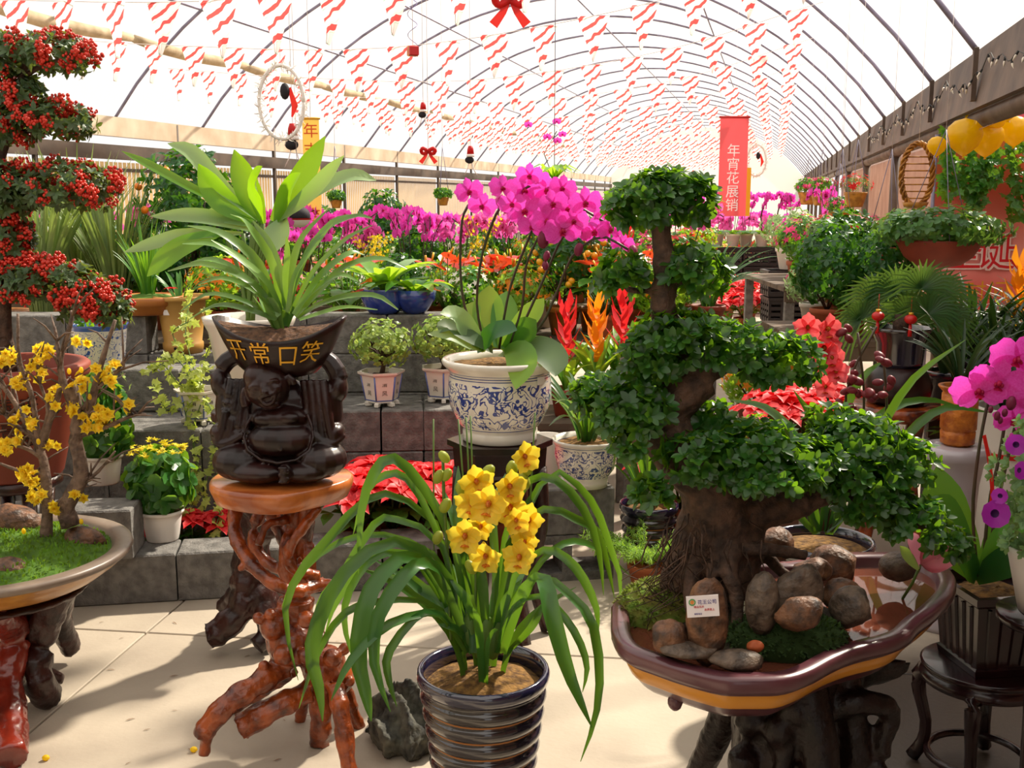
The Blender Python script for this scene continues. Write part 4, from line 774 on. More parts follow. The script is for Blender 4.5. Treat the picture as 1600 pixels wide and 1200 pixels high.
for (pts, r0, r1_) in (([(cx+.06, cy-.2, .40), G(22, 985, .27), G(12, 1040, .18), G(2, 1090, .11)], .055, .05), ([G(4, 1080, .12), G(14, 1130, .07), G(18, 1185, .035)], .06, .045), ([G(6, 1150, .07), G(-30, 1180, .03)], .05, .04)):
    n = 9; PP = [Vector(v) for v in spline([tuple(p) for p in pts], n)]; b.tube(PP, [r0+(r1_-r0)*k/n for k in range(n+1)], 9)
organic(b, redwood, 'red_root_leg', st, (cx, cy, 0), .008, 2, .012, .04)
t = thing('wintersweet_tray', 'bare-branched wintersweet with yellow blossoms, moss and stones in a round tan tray', 'bonsai', (cx, cy, .412)); O = Vector(t.location)
tan = M('tan_glaze', 'c08a3c', .35, '9a6420', 12, coat=.3); tanr = M('rim_brown', '8a7a6c', .4, '6c5d52', 8)
obj('tray', MB().lathe([(.28, 0), (.30, .01), (.355, .05), (.372, .068), (.382, .072), (.388, .082), (.386, .092), (.376, .095), (.34, .093), (.33, .085), (.31, .05)], seg=56, mis=[0, 0, 0, 1, 1, 1, 1, 1, 1, 1]), [tan, tanr], t)
mm = LF('moss_bright', '5f8a22', 'a8d030', .9, .35, .25, '3f5f18', 25)
soil_disc(t, (0, 0, .075), .33, mm, .05, 40, 'moss_mound'); Ms = []
for i in range(2600):
    a = random.uniform(0, 2*PI); r = .32*math.sqrt(random.random()); Ms.append(FR((r*math.cos(a), r*math.sin(a), .075+.05*(1-(r/.33)**2)), jit((0, 0, 1), .5), jit((0, 0, 0), 1), random.uniform(.008, .016)))
joined('moss', T_OV, Ms, mm, t)
rock('stone', 25, 818, 3.3, 42, 34, 30, stone, 31, .2, t, org=t); rock('stone', 132, 845, 3.22, 34, 22, 26, stone, 33, .3, t, org=t); rock('stone', 15, 890, 2.98, 34, 20, 26, stone, 35, 0, t, org=t)
b = MB(); tw = []
def wb(pts, r0, r1, n=10):
    P = [W(x, y, YL+d)-O for (x, y, d) in spline([(p+(0,))[:3] for p in pts], n)]; m = MPP(YL, 700); b.tube(P, [m*(r0+(r1-r0)*k/n)*(1+.08*math.sin(k*2.1)) for k in range(n+1)], 7); tw.append(P)
wb([(70, 858), (74, 790), (70, 730), (62, 700), (55, 660)], 10, 5); wb([(110, 822), (104, 790), (128, 745), (118, 690), (122, 650), (112, 600)], 15, 8); wb([(118, 690), (140, 640), (152, 590), (165, 545), (180, 500)], 8, 2.5); wb([(120, 650), (100, 600), (95, 560), (112, 500), (110, 485)], 7, 2)
wb([(62, 700), (35, 650), (10, 610), (-20, 580)], 6, 2.5); wb([(62, 710), (80, 650), (95, 600), (90, 540), (85, 510)], 6, 2); wb([(60, 690), (50, 620), (30, 560), (28, 490)], 5, 2); wb([(75, 800), (110, 770), (150, 740), (180, 705)], 5, 1.5); wb([(125, 680), (170, 665), (205, 650), (228, 647)], 5, 1.5); wb([(72, 720), (40, 700), (0, 690), (-30, 680)], 4, 2); wb([(70, 740), (30, 735), (-10, 720)], 4, 2); wb([(130, 640), (150, 610), (185, 580), (203, 572)], 4, 1.2); wb([(62, 690), (75, 640), (60, 590), (60, 545)], 4, 1.5); wb([(60, 690), (20, 660), (0, 640)], 4, 2)
for i in range(90):
    P = random.choice(tw[2:]); k = random.randint(2, 8); p = Vector(P[k]); d = Vector((random.uniform(-1, 1), random.uniform(-.7, .7), random.uniform(.1, 1))).normalized(); l = random.uniform(.05, .16); b.tube([p, p+d*l*.5+Vector((0, 0, .01)), p+d*l], [.004, .003, .0015], 5)
obj('branches', b, bark_g, t)
yb = MB()
for i in range(11): yb.join(petal(.5 if i < 6 else .36, .30, .35, .15, 2, 4), rotz(i*PI/3+(.5 if i > 5 else 0)) @ rotx(R(28 if i < 6 else 58)))
wint = LF('wintersweet_petal', 'f4d22c', 'ffe93a', .55, .12, .5); ybm = mesh('blossom', yb, wint)
for (x, y) in ((60, 565), (5, 560), (68, 545), (52, 565), (77, 550), (130, 537), (32, 595), (62, 582), (152, 575), (175, 580), (125, 592), (30, 602), (85, 615), (87, 625), (122, 602), (35, 640), (47, 660), (20, 657), (7, 697), (35, 682), (82, 692), (120, 625), (115, 645), (125, 650), (130, 671), (162, 642), (172, 655), (162, 664), (152, 668), (195, 632), (40, 742), (52, 750), (57, 762), (52, 782), (122, 772), (90, 792), (15, 690), (10, 700), (170, 590), (158, 585), (20, 560), (30, 550), (145, 655), (118, 640), (45, 745), (60, 775)):
    for k in range(3):
        p = W(x+random.uniform(-9, 9), y+random.uniform(-9, 9), YL+random.uniform(-.06, .04))-O; v = jit((0, -1, .3), .9).normalized(); inst('blossom', ybm, t, Matrix.Translation(p) @ v.to_track_quat('Z', 'Y').to_matrix().to_4x4() @ Matrix.Scale(random.uniform(.036, .05), 4))
for (x, y) in ((127, 578), (108, 580), (37, 830), (127, 815), (140, 620), (60, 690)): bud(t, W(x, y, YL-.03)-O, .02, wint)
# ------------------------------------------------------------------ firethorn with red berries in a red clay pot
YF = 3.74; pf = W(25, 742, YF); t = thing('clay_pot_stand', 'dark wooden block stand under the red clay pot of the firethorn', 'plant stand', (pf.x, YF, 0)); obj('top', MB().lathe([(.14, pf.z-.04), (.155, pf.z-.03), (.155, pf.z), (0, pf.z)], seg=24), darkwood, t)
for k in range(4): a = PI/4+k*PI/2; obj('leg', MB().tube([Vector((.11*math.cos(a), .11*math.sin(a), pf.z-.03)), Vector((.08*math.cos(a), .08*math.sin(a), .25)), Vector((.1*math.cos(a), .1*math.sin(a), .0))], .025, 8), darkwood, t)
t = thing('firethorn', 'firethorn trained in tiers heavy with red berries in a red clay pot', 'potted plant', (pf.x, YF, pf.z+.001)); O = Vector(t.location); h = .40
pot = obj('pot', MB().lathe([(.15, 0), (.16, .01), (.235, h-.08), (.25, h-.05), (.268, h-.045), (.272, h-.01), (.262, h), (.235, h), (.225, h-.08)], seg=40), terra_r, t); soil_disc(t, (0, 0, h-.1), .22, soil)
for i, (ch, u, z) in enumerate((('来', .22, .28), ('香', .22, .215), ('季', .22, .15), ('国', .02, .28), ('喜', .02, .2))):
    g = glyphs(ch, .06, .001); nv = []
    for v in g.v: a = -PI/2+.35+u*1.5+v[0]/.2; rr = .16+.075*min(1, max(0, (z+v[1]-.01)/(h-.09)))+.002+v[2]; nv.append((rr*math.cos(a), rr*math.sin(a), z+v[1]))
    g.v = nv; obj('painted_character', g, M('ink_black', '2a1410', .7), pot, smooth=False)
b = MB(); m = MPP(YF, 300)
def fb_(pts, r0, r1, n=9): P = [W(x, y, YF+d)-O for (x, y, d) in spline([(p+(0,))[:3] for p in pts], n)]; b.tube(P, [m*(r0+(r1-r0)*k/n) for k in range(n+1)], 7)
fb_([(20, 590), (5, 500), (10, 400), (-10, 300), (15, 200), (30, 130), (60, 50)], 13, 4); fb_([(8, 470), (80, 460), (180, 480)], 7, 3); fb_([(0, 340), (80, 310), (160, 300)], 6, 3); fb_([(15, 210), (70, 200), (130, 190)], 5, 2); fb_([(25, 130), (70, 100), (120, 90)], 5, 2)
obj('trunk', b, bark, t)
fp = [(65, 88, 78, 34, 50), (-20, 90, 50, 40, 50), (80, 190, 66, 32, 50), (-5, 200, 60, 36, 50), (95, 295, 88, 40, 55), (0, 300, 50, 50, 50), (15, 375, 40, 40, 40), (70, 440, 88, 36, 60), (140, 470, 60, 34, 50), (10, 440, 50, 40, 50), (180, 495, 22, 26, 26), (30, 150, 40, 30, 30)]
Ms = []; Bs = []
for (x, y, rx, ry, rd) in fp:
    c = W(x, y, YF)-O; r = (rx*m, rd*m, ry*m)
    for (p, nn) in pad_pts(c, r, int(rx*ry*.055), -.7): Ms += rosette(p, nn+Vector((0, 0, .3)), 5, .034, .5)
    for (p, nn) in pad_pts(c, r, int(rx*ry*.020), -.6): Bs.append((p, nn))
leaves(t, T_OV, Ms, LF('firethorn_leaf', '3f5a34', '8a9c3a', .45, .4, .3), 250)
bc = MB()
for i in range(30): v = Vector((random.gauss(0, 1), random.gauss(0, 1), random.gauss(0, 1))).normalized(); bc.ell(v*random.uniform(.5, 1.1), .23, nu=6, nv=5)
bcm = mesh('berry_cluster', bc, M('berry_red', 'dc3c22', .35, 'b8201a', 40, spec=.5))
random.shuffle(Bs)
for (p, nn) in Bs[:298]: inst('berry_cluster', bcm, t, Matrix.Translation(p+nn*.01) @ rotz(random.random()*6) @ Matrix.Scale(random.uniform(.019, .031), 4))
# ------------------------------------------------------------------ stepped display of concrete blocks
bs = mesh('concrete_block', MB().box((0, 0, .0965), (.39, .19, .193), bev=.006), block_m, False)
hb = MB(); X, Y_, Z = .195, .095, .193
hx = [-.195, -.165, -.02, .02, .165, .195]; hz = [0, .035, .158, .193]
for (yy, flip) in ((-Y_, 0), (Y_, 1)):
    V = [(x, yy, z) for z in hz for x in hx]; F = []
    for j in range(3):
        for i in range(5):
            if j == 1 and i in (1, 3): continue
            f = (j*6+i, j*6+i+1, j*6+7+i, j*6+6+i); F.append(f if not flip else f[::-1])
    hb.add(V, F)
o = 24
for i in (1, 3):
    a, b_, c, d = 6+i, 6+i+1, 12+i+1, 12+i
    for (p, q_) in ((a, b_), (b_, c), (c, d), (d, a)): hb.f.append((p, q_, q_+o, p+o)); hb.m.append(0)
hb.f += [(0, 18, 18+o, o), (5, 5+o, 23+o, 23), (18, 23, 23+o, 18+o), (0, o, 5+o, 5)]; hb.m += [0]*4
bh = mesh('hollow_block', hb, block_m, False); BZ = .195
def block(x, y, z, rz=0, hollow=False, where='', nth=''):
    o = bpy.data.objects.new('concrete_block', bh if hollow else bs); COL.objects.link(o); o.location = (x, y, z); o.rotation_euler = (0, 0, rz)
    return tag(o, ('hollow grey concrete block ' if hollow else 'grey concrete block ')+where+(', '+nth if nth else ''), 'concrete block', 'concrete blocks '+where)
ORDS = ('first', 'second', 'third', 'fourth', 'fifth', 'sixth', 'seventh')
def run(p0, p1, z, where, hol=(), n=None, header=False, skip=(), end='firethorn'):
    d = Vector(p1)-Vector(p0); l = d.length; d.normalize(); step = .197 if header else .396; n = n or int(l/step+.5); rz = math.atan2(d.y, d.x); nn = Vector((-d.y, d.x))
    for i in range(n):
        if i in skip: continue
        c = Vector(p0)+d*(step*(i+.5))+nn*((.195 if header else .095)+random.uniform(-.004, .004)); block(c.x, c.y, z, rz+(PI/2 if header else 0)+random.uniform(-.012, .012), i in hol, where, ORDS[i]+f' from the {end} end' if n > 1 else '')
run((-2.47, 3.83), (0, 4.24), 0, 'in the low front course', hol=(5,))
run((.03, 4.22), (.45, 4.29), 0, 'in the low pile under the drooping cymbidium', hol=(0, 1), n=1); run((.03, 4.22), (.45, 4.29), BZ, 'in the low pile under the drooping cymbidium', n=1);
block(-1.64, 4.03, BZ, .1, False, 'laid on the front course under a white plastic pot'); block(-2.05, 3.98, BZ, .1, False, 'laid on the front course beside the wintersweet tray')
for k in range(3): run((-2.5, 4.44), (-.85, 4.5), k*BZ, f'in the second step, {("bottom", "middle", "top")[k]} course', header=False); run((-2.5, 4.635), (-.85, 4.695), k*BZ, f'in the second step behind, {("bottom", "middle", "top")[k]} course')
for k in range(3): run((-.80, 4.88), (.02, 4.95), k*BZ, f'end-on under the jade plants, {("bottom", "middle", "top")[k]} course', header=True, end='figure')
run((-2.3, 4.85), (-1.3, 4.88), 0, 'at the foot of the third step'); run((-2.3, 4.85), (-1.3, 4.88), BZ, 'low in the third step'); run((-2.3, 4.85), (-1.3, 4.88), 2*BZ, 'midway up the third step'); run((-2.3, 4.85), (-1.3, 4.88), 3*BZ, 'on top of the third step')
for k in range(5): run((-2.6, 5.34), (-.35, 5.37), k*BZ, f'in the tall rear wall, {("lowest", "second", "middle", "fourth", "top")[k]} course', hol=(3,) if k in (2, 3) else (), skip=(2,) if k == 4 else ())
# ------------------------------------------------------------------ pots and small plants
def plastic_pot(parent, r, h, mat=None, ribs=24):
    b = MB(); b.lathe([(r*.72, 0), (r*.74, h*.04), (r*.93, h*.86), (r*.93, h*.88), (r*1.04, h*.89), (r*1.06, h), (r*.97, h), (r*.93, h*.85)], seg=ribs*2, fn=lambda a, z: 1+(.02 if int(a/(2*PI)*ribs*2) % 2 and z < h*.85 else 0)); return obj('pot', b, mat or whitepl, parent)
def round_pot(parent, r, h, mat, nm='pot'):
    return obj(nm, MB().lathe([(r*.66, 0), (r*.7, h*.03), (r*.95, h*.8), (r*1.03, h*.81), (r*1.06, h*.97), (r*1.02, h), (r*.94, h), (r*.9, h*.85)], seg=26), mat, parent)
hexw = M('white_glaze', 'e4ddd2', .25, coat=.5); hexb = M('blue_glaze_line', '5a6db4', .25, coat=.5)
def hex_pot(parent, r, h):
    b = MB(); P = [(r*.70, .02), (r*.72, .028), (r*.74, .034), (r*.92, h*.88), (r*.95, h*.9), (r*1.06, h*.94), (r*1.08, h), (r*.98, h), (r*.9, h*.86)]; b.lathe(P, seg=6, mis=[0, 1, 0, 0, 0, 0, 0, 0]); pot = obj('pot', b, [hexw, hexb], parent, smooth=False)
    for k in range(6):
        a = k*PI/3; f = MB().box((r*.62*math.cos(a), r*.62*math.sin(a), .011), (.03, .02, .022), a, bev=.004); obj('foot', f, hexw, parent, smooth=False)
        e = MB().tube([Vector((r*.735*math.cos(a), r*.735*math.sin(a), .03)), Vector((r*.925*math.cos(a), r*.925*math.sin(a), h*.88))], .004, 4); obj('blue_edge', e, hexb, pot)
        an = a+PI/6; c = .866
        for j, ch in enumerate('清风'):
            z = h*(.66-.26*j); g = glyphs(ch, .026, .0005); rr = (.74+.18*(z/h))*r*c+.001; g.v = [tuple(Vector((math.cos(an)*rr, math.sin(an)*rr, z+v[1]))+Vector((-math.sin(an), math.cos(an), 0))*v[0]) for v in g.v]; obj('painted_character', g, MC['ink_black'], pot, smooth=False)
    return pot
def stemtree(t, base, top, n, spread, r0, mat, nm='branches'):
    b = MB(); b.tube([base, Vector(base).lerp(Vector(top), .5)+Vector((.01, 0, 0)), top], [r0, r0*.8, r0*.6], 8); ends = []
    for i in range(n):
        a = random.uniform(0, 2*PI); k = random.uniform(.2, 1); p = Vector(base).lerp(Vector(top), k); e = Vector(top)+Vector((math.cos(a)*spread[0], math.sin(a)*spread[0], random.uniform(-.2, 1)*spread[1])); b.tube([p, p.lerp(e, .5)+Vector((0, 0, .015)), e], [r0*.45, r0*.35, r0*.15], 6); ends.append(e)
    obj(nm, b, mat, t); return ends
# yellow kalanchoe in a white plastic pot on the front course
def kalanchoe(p, label, s=1., fl=True):
    t = thing('kalanchoe', label, 'potted plant', p); h = .115*s; r = .078*s; plastic_pot(t, r, h); soil_disc(t, (0, 0, h*.88), r*.9, soil)
    Ms = []
    for (q_, nn) in pad_pts(Vector((0, 0, h+.10*s)), (.105*s, .105*s, .12*s), 60, -.7): Ms += rosette(q_, nn, 4, .06*s, .3)
    leaves(t, T_RD, Ms, LF('kalanchoe_leaf', '3a7032', '98c82c', .35, .35, .32), 150)
    obj('stems', MB().tube([(0, 0, h*.8), (.01, 0, h+.15*s)], .006, 6), stem_g, t)
    if fl:
        for i in range(16):
            a = random.uniform(0, 2*PI); rr = .1*s*math.sqrt(random.random()); c = Vector((rr*math.cos(a), rr*math.sin(a), h+.275*s-rr*.6)); Ms = []
            for j in range(9): v = jit((0, 0, 0), .018*s); Ms.append(Matrix.Translation(c+Vector((v.x, v.y, abs(v.z)*.5))) @ rotx(random.uniform(-.5, .5)) @ roty(random.uniform(-.5, .5)) @ Matrix.Scale(.013*s, 4))
            joined('flower_head', T_STAR, Ms, LF('kalanchoe_yellow', 'e2cc22', 'f4e83a', .6, .2, .35), t, None)
    return t
kalanchoe(G(255, 842, BZ), 'yellow-flowered kalanchoe in a white ribbed plastic pot on the front course of blocks', 1.08)
t = kalanchoe(G(162, 754, 2*BZ), 'dark leafy plant with small white flowers in a white plastic pot', 1.06, False)
Ms = [Matrix.Translation(q_+nn*.01) @ nn.to_track_quat('Z', 'Y').to_matrix().to_4x4() @ Matrix.Scale(.012, 4) for (q_, nn) in pad_pts(Vector((0, 0, .24)), (.11, .11, .13), 60, -.2)]; joined('flowers', T_STAR, Ms, LF('white_petal', 'ece6cc', 'fff6c8', .6, .2, .4), t)
Ms = []
for (q_, nn) in pad_pts(Vector((0, 0, .32)), (.10, .10, .12), 50, -.7): Ms += rosette(q_, nn, 4, .045, .3)
joined('foliage', T_RD, Ms, MC['kalanchoe_leaf'], t)
# jade plants in six-sided pots
jade = LF('jade_leaf', '7fa44e', 'c8e06a', .4, .35, .35, '9aa660', 20)
def jadeplant(p, label, s=1., rz=.3, y=1.):
    t = thing('jade_plant', label, 'potted plant', p, rz); hex_pot(t, .105*s, .165*s); soil_disc(t, (0, 0, .14*s), .088*s, soil, .01, 6)
    stemtree(t, (0, 0, .14*s), (.005, 0, .25*s), 14, (.1*s, .10*s), .013*s, bark); Ms = []
    for (q_, nn) in pad_pts(Vector((0, 0, .29*s*y)), (.145*s, .135*s, .115*s), 260, -.8): Ms += rosette(q_, nn, 5, .020*s, .4)
    leaves(t, T_RD, Ms, jade, 240); return t
jadeplant(G(597, 633, 3*BZ), 'small jade plant in a white six-sided pot with blue edges, alone on its end-on block', 1.0)
jadeplant(WX(693, 5.14, 3*BZ), 'small jade plant in a white six-sided pot beside the large blue and white pot', 1.02, .6)
# variegated ivy in a six-sided pot, trailing down the steps
p = WX(312, 4.62, 3*BZ); t = thing('variegated_ivy', 'trailing ivy with yellow-edged leaves in a white six-sided pot on the steps', 'potted plant', p); hex_pot(t, .10, .15); soil_disc(t, (0, 0, .125), .085, soil, .01, 6); O = p
ivym = LF('ivy_variegated', '8fae4e', 'd8e858', .45, .3, .4, 'd8d878', 26); Ms = []; b = MB()
for (pp, d) in (([(312, 620), (290, 560), (270, 520), (300, 500)], .1), ([(310, 620), (330, 640), (335, 700), (320, 760)], -.14), ([(305, 620), (290, 650), (305, 700), (308, 760), (300, 790)], -.16), ([(318, 620), (300, 680), (312, 740), (318, 800), (285, 800), (262, 800)], -.30), ([(310, 615), (280, 600), (255, 570), (240, 580)], -.05), ([(312, 610), (320, 560), (335, 520), (318, 480)], .12), ([(310, 620), (345, 660), (338, 730), (345, 790), (335, 830)], -.28), ([(312, 610), (290, 520), (300, 460)], .25), ([(300, 620), (262, 640), (240, 600)], -.1), ([(310, 620), (275, 560), (228, 575)], 0), ([(310, 620), (300, 590), (330, 570)], -.05)):
    P = [v-O for v in trace(pp, 4.56, d, 14)]; b.tube(P, .0025, 5)
    for k in range(1, 15):
        for j in range(2): d_ = jit((0, -.6, -.1), 1).normalized(); Ms.append(FR(jit(P[k], .012), d_, jit((0, -.8, .6), .4), random.uniform(.028, .048)))
obj('vines', b, stem_g, t); leaves(t, T_IVY, Ms, ivym, 290)
# big blue and white pot with magenta moth orchid on a hexagonal stool
YO = 3.72; so = W(781, 686, YO); t = thing('hexagonal_stool', 'dark wooden six-sided stool with root feet under the large blue and white pot', 'stool', (so.x, YO, 0)); z = so.z
obj('seat', MB().lathe([(.145, z-.12), (.16, z-.10), (.165, z-.03), (.185, z-.02), (.185, z), (0, z)], seg=6), stoolw, t, smooth=False); obj('apron', MB().lathe([(.13, z-.25), (.15, z-.2), (.15, z-.12)], seg=6, cap1=True), stoolw, t, smooth=False)
for k in range(6): a = k*PI/3; q2 = Vector((math.cos(a), math.sin(a), 0)); obj('leg', MB().tube([Vector(v) for v in spline([tuple(q2*r+Vector((0, 0, zz))) for (r, zz) in ((.14, z-.1), (.15, z-.3), (.12, .2), (.17, .015))], 8)], [.025, .025, .024, .022, .02, .02, .022, .024, .026], 8), darkwood, t)
t = thing('moth_orchid', 'tall magenta moth orchid in a large blue and white porcelain pot on the six-sided stool', 'potted plant', (so.x, YO, z+.001)); O = Vector(t.location)
bwm = painted('blue_white_scroll', 'e8e2d6', '2d3f8c', 25, .05, .06, .215, band=((.226, .229), (.234, .237), (.05, .053), (.243, .245)))
obj('pot', MB().lathe([(.125, 0), (.13, .004), (.13, .035), (.125, .04), (.15, .07), (.172, .12), (.18, .17), (.178, .215), (.172, .24), (.185, .255), (.198, .268), (.202, .28), (.196, .287), (.178, .285), (.168, .26), (.165, .24)], seg=48), bwm, t); soil_disc(t, (0, 0, .262), .168, mulch, .012)
obj('price_label', MB().box((.14, -.115, .225), (.035, .002, .026), R(48)), MC['card_white'], t, smooth=False)
obj('moss_rock', MB().ell((.10, -.09, .275), (.03, .02, .012), nu=9, nv=5), stone, t)
for (pp, w, d, mt) in (([(755, 545), (735, 520), (712, 494), (688, 490)], 30, -.1, G_pale), ([(755, 548), (735, 540), (705, 526), (668, 522)], 20, -.15, G_pale), ([(765, 545), (762, 500), (765, 446)], 42, .12, G_lite), ([(780, 545), (786, 500), (792, 455)], 36, .14, G_mid), ([(785, 548), (820, 505), (850, 466)], 34, .05, G_lite), ([(790, 548), (835, 540), (884, 548)], 28, .0, G_pale), ([(790, 550), (840, 545), (862, 562), (868, 588)], 44, -.18, G_grey), ([(785, 550), (808, 548), (816, 570), (806, 608)], 40, -.24, G_lite), ([(745, 545), (775, 520), (808, 516)], 34, -.1, G_dark), ([(770, 548), (740, 530), (700, 510), (686, 520)], 24, -.12, G_grey), ([(790, 548), (820, 520), (838, 500)], 36, -.04, G_mid), ([(760, 548), (735, 500), (745, 470)], 28, .1, G_lite)):
    P = [v-O for v in trace(pp, YO, d, 10)]; obj('leaf', MB().ribbon(P, oval_w(10, w*MPP(YO, 500)*1.2, .45, .55), (random.uniform(-.3, .3), -.75, .7), .22), mt, t)
for sp_ in ([(752, 545), (726, 479), (719, 410), (722, 345), (732, 320)], [(758, 545), (745, 474), (754, 395), (775, 335), (796, 308)], [(780, 545), (792, 472), (805, 425), (829, 365), (840, 335)], [(795, 545), (816, 477), (822, 416), (845, 365), (870, 345)], [(800, 545), (838, 462), (858, 416), (880, 370), (910, 350)], [(805, 545), (845, 510), (872, 452), (896, 398), (940, 370), (985, 392)], [(796, 308), (850, 285), (900, 320), (950, 350)]): obj('flower_spike', MB().tube([v-O for v in trace(sp_, YO, random.uniform(-.08, .04), 12)], .0045, 6), stem_d, t)
for (x, y, k) in ((732, 299, 44), (754, 322, 44), (785, 294, 44), (819, 297, 54), (854, 296, 48), (820, 329, 56), (863, 318, 46), (887, 326, 44), (914, 316, 50), (854, 344, 50), (878, 360, 58), (831, 354, 42), (906, 362, 38), (929, 361, 50), (953, 358, 44), (972, 381, 36), (878, 294, 44), (828, 274, 40), (841, 280, 40), (896, 345, 44), (946, 332, 36), (800, 318, 40)): flower(t, PHm, PHLm, W(x, y, YO-.05+random.uniform(-.08, .06))-O, (random.uniform(-.45, .45), -1, random.uniform(-.25, .2)), k*MPP(YO, 330)*1.06, (random.uniform(-.25, .25), 0, 1))
for (x, y, L) in ((850, 373, 26), (904, 390, 18), (988, 396, 22), (854, 400, 14), (852, 415, 13), (975, 405, 12)): bud(t, W(x, y, YO-.08)-O, L*MPP(YO, 380)*1.2, budm, (random.uniform(-.4, .4), 0, -1))
# blue and white pot with drooping orchid leaves on the low pile, white jar behind
def strap_plant(t, n, z0, Lr, w, mat, arch=.9, r0=.03, up=.9):
    for i in range(n):
        a = random.uniform(0, 2*PI); qv = Vector((math.cos(a), math.sin(a), 0)); l = random.uniform(*Lr); e = random.uniform(.45, 1)*arch; P = []
        for k in range(9):
            u = k/8; P.append(Vector((0, 0, z0))+qv*(r0+l*e*.75*u**1.4)+Vector((0, 0, l*up*(u-e*.62*u*u))))
        obj('leaf', MB().ribbon(P, blade_w(8, w*random.uniform(.8, 1.2), .6, .4), -qv*.3+Vector((0, -.3, .8)), .3), mat, t)
p = G(915, 757, 2*BZ); t = thing('cymbidium', 'cymbidium with drooping strap leaves in a blue and white pot on the low block pile', 'potted plant', p)
obj('pot', MB().lathe([(.09, 0), (.092, .03), (.09, .035), (.115, .07), (.13, .13), (.128, .17), (.14, .185), (.142, .195), (.13, .195), (.12, .17)], seg=36), painted('blue_white_leaves', 'ddd8ce', '33427f', 30, .045, .045, .165, band=((.172, .175),)), t); soil_disc(t, (0, 0, .175), .12, mulch); strap_plant(t, 34, .17, (.35, .6), .022, G_strap, 1.15)
p = WX(852, 4.66, 0); t = thing('white_jar', 'plain white ceramic cylinder jar behind the low block pile', 'jar', p); obj('body', MB().lathe([(.07, 0), (.075, .01), (.08, .48), (.085, .50), (.08, .52), (.07, .52), (.068, .40)], seg=28), MC['white_ceramic'], t)
p = G(1012, 884, 0); t = thing('cymbidium', 'cymbidium with upright stems in a dark ribbed pot on the floor behind the bonsai', 'potted plant', p); ribbed_pot(t, .28, .125, 5, 32); soil_disc(t, (0, 0, .245), .11, mulch, .02); strap_plant(t, 26, .24, (.5, .8), .026, G_strap, .7); obj('stake', MB().tube([(.03, 0, .2), (.04, 0, .6)], .008, 6), M('bamboo_stake', 'a05a2c', .6), t)
# asparagus fern in a small pot by it
p = G(1000, 925, 0)+Vector((.02, 0, 0)); t = thing('asparagus_fern', 'feathery light green asparagus fern in a clay pot behind the mossy tray', 'potted plant', p); round_pot(t, .07, .12, terra)
Ms = []; b = MB()
for i in range(34):
    a = random.uniform(0, 2*PI); qv = Vector((math.cos(a), math.sin(a), 0)); l = random.uniform(.15, .3); P = [Vector((0, 0, .11))+qv*(l*.9*u)+Vector((0, 0, l*(1.1*u-.7*u*u))) for u in [k/10 for k in range(11)]]; b.tube(P, .0015, 4)
    for k in range(2, 11):
        for j in range(14): Ms.append(FR(P[k]+jit((0, 0, 0), .006), jit(qv*.3, 1), jit((0, 0, 1), .3), random.uniform(.018, .03)))
obj('stems', b, stem_g, t); joined('fronds', T_NA, Ms, LF('fern_green', '7fa83a', 'b8e048', .6, .25, .4), t)
# poinsettias
brm = LF('bract_red', 'd0182a', 'f52a30', .5, .22, .35, 'e83a3a', 12); brh = MB()
for i in range(11): L_ = (1 if i < 6 else .62); brh.join(petal(.5*L_, .24*L_, .2, .15, 2, 4, .3, .45), rotz(i*PI/3+(.5 if i > 5 else 0)+random.uniform(-.15, .15)) @ rotx(R(8 if i < 6 else 28)))
for i in range(5): brh.ell((.03*math.cos(i), .03*math.sin(i), .04), .02, nu=5, nv=4)
brhm = mesh('flower_head', brh, brm)
def poinsettia(p, label, s=1., nh=7, pot=terra, group='poinsettias', wide=.13):
    t = thing('poinsettia', label, 'potted plant', p, random.random()*6, group); round_pot(t, .075*s, .12*s, pot); b = MB(); Ms = []
    for i in range(nh):
        a = 2*PI*i/max(1, nh-1); rr = 0 if i == 0 else wide*s*random.uniform(.75, 1.05); e = Vector((rr*math.cos(a), rr*math.sin(a), (.27+.04*random.random()-(.25*rr))*s)); b.tube([(0, 0, .1*s), (e.x*.5, e.y*.5, .18*s), tuple(e)], .004*s, 5)
        inst('flower_head', brhm, t, Matrix.Translation(e) @ rotx(-e.y*2.2/s) @ roty(e.x*2.2/s) @ rotz(random.random()*6) @ Matrix.Scale(.20*s*random.uniform(.85, 1.1), 4))
        for j in range(4): q_ = random.uniform(0, 6.28); d = Vector((math.cos(q_), math.sin(q_), -.1)); Ms.append(FR(e*.9+Vector((0, 0, -.04*s)), d, (0, 0, 1), .085*s))
    obj('stems', b, stem_g, t); leaves(t, T_OV, Ms, G_mid, len(Ms)); return t
for i, (x, Y) in enumerate(((208, 4.28), (300, 4.31), (345, 4.32), (250, 4.29))): poinsettia(WX(x, Y+.04, 0), 'red poinsettia in the trough between the kalanchoe and the ivy', .82, 6, group='poinsettias behind the front course by the kalanchoe', wide=.085)
for i, (x, Y) in enumerate(((560, 4.46), (615, 4.5), (675, 4.5), (730, 4.55), (590, 4.64), (650, 4.66), (710, 4.68), (765, 4.62))): poinsettia(WX(x, Y, 0), 'red poinsettia in the trough in front of the jade plant steps', 1.32, 8, group='poinsettias below the jade plants')
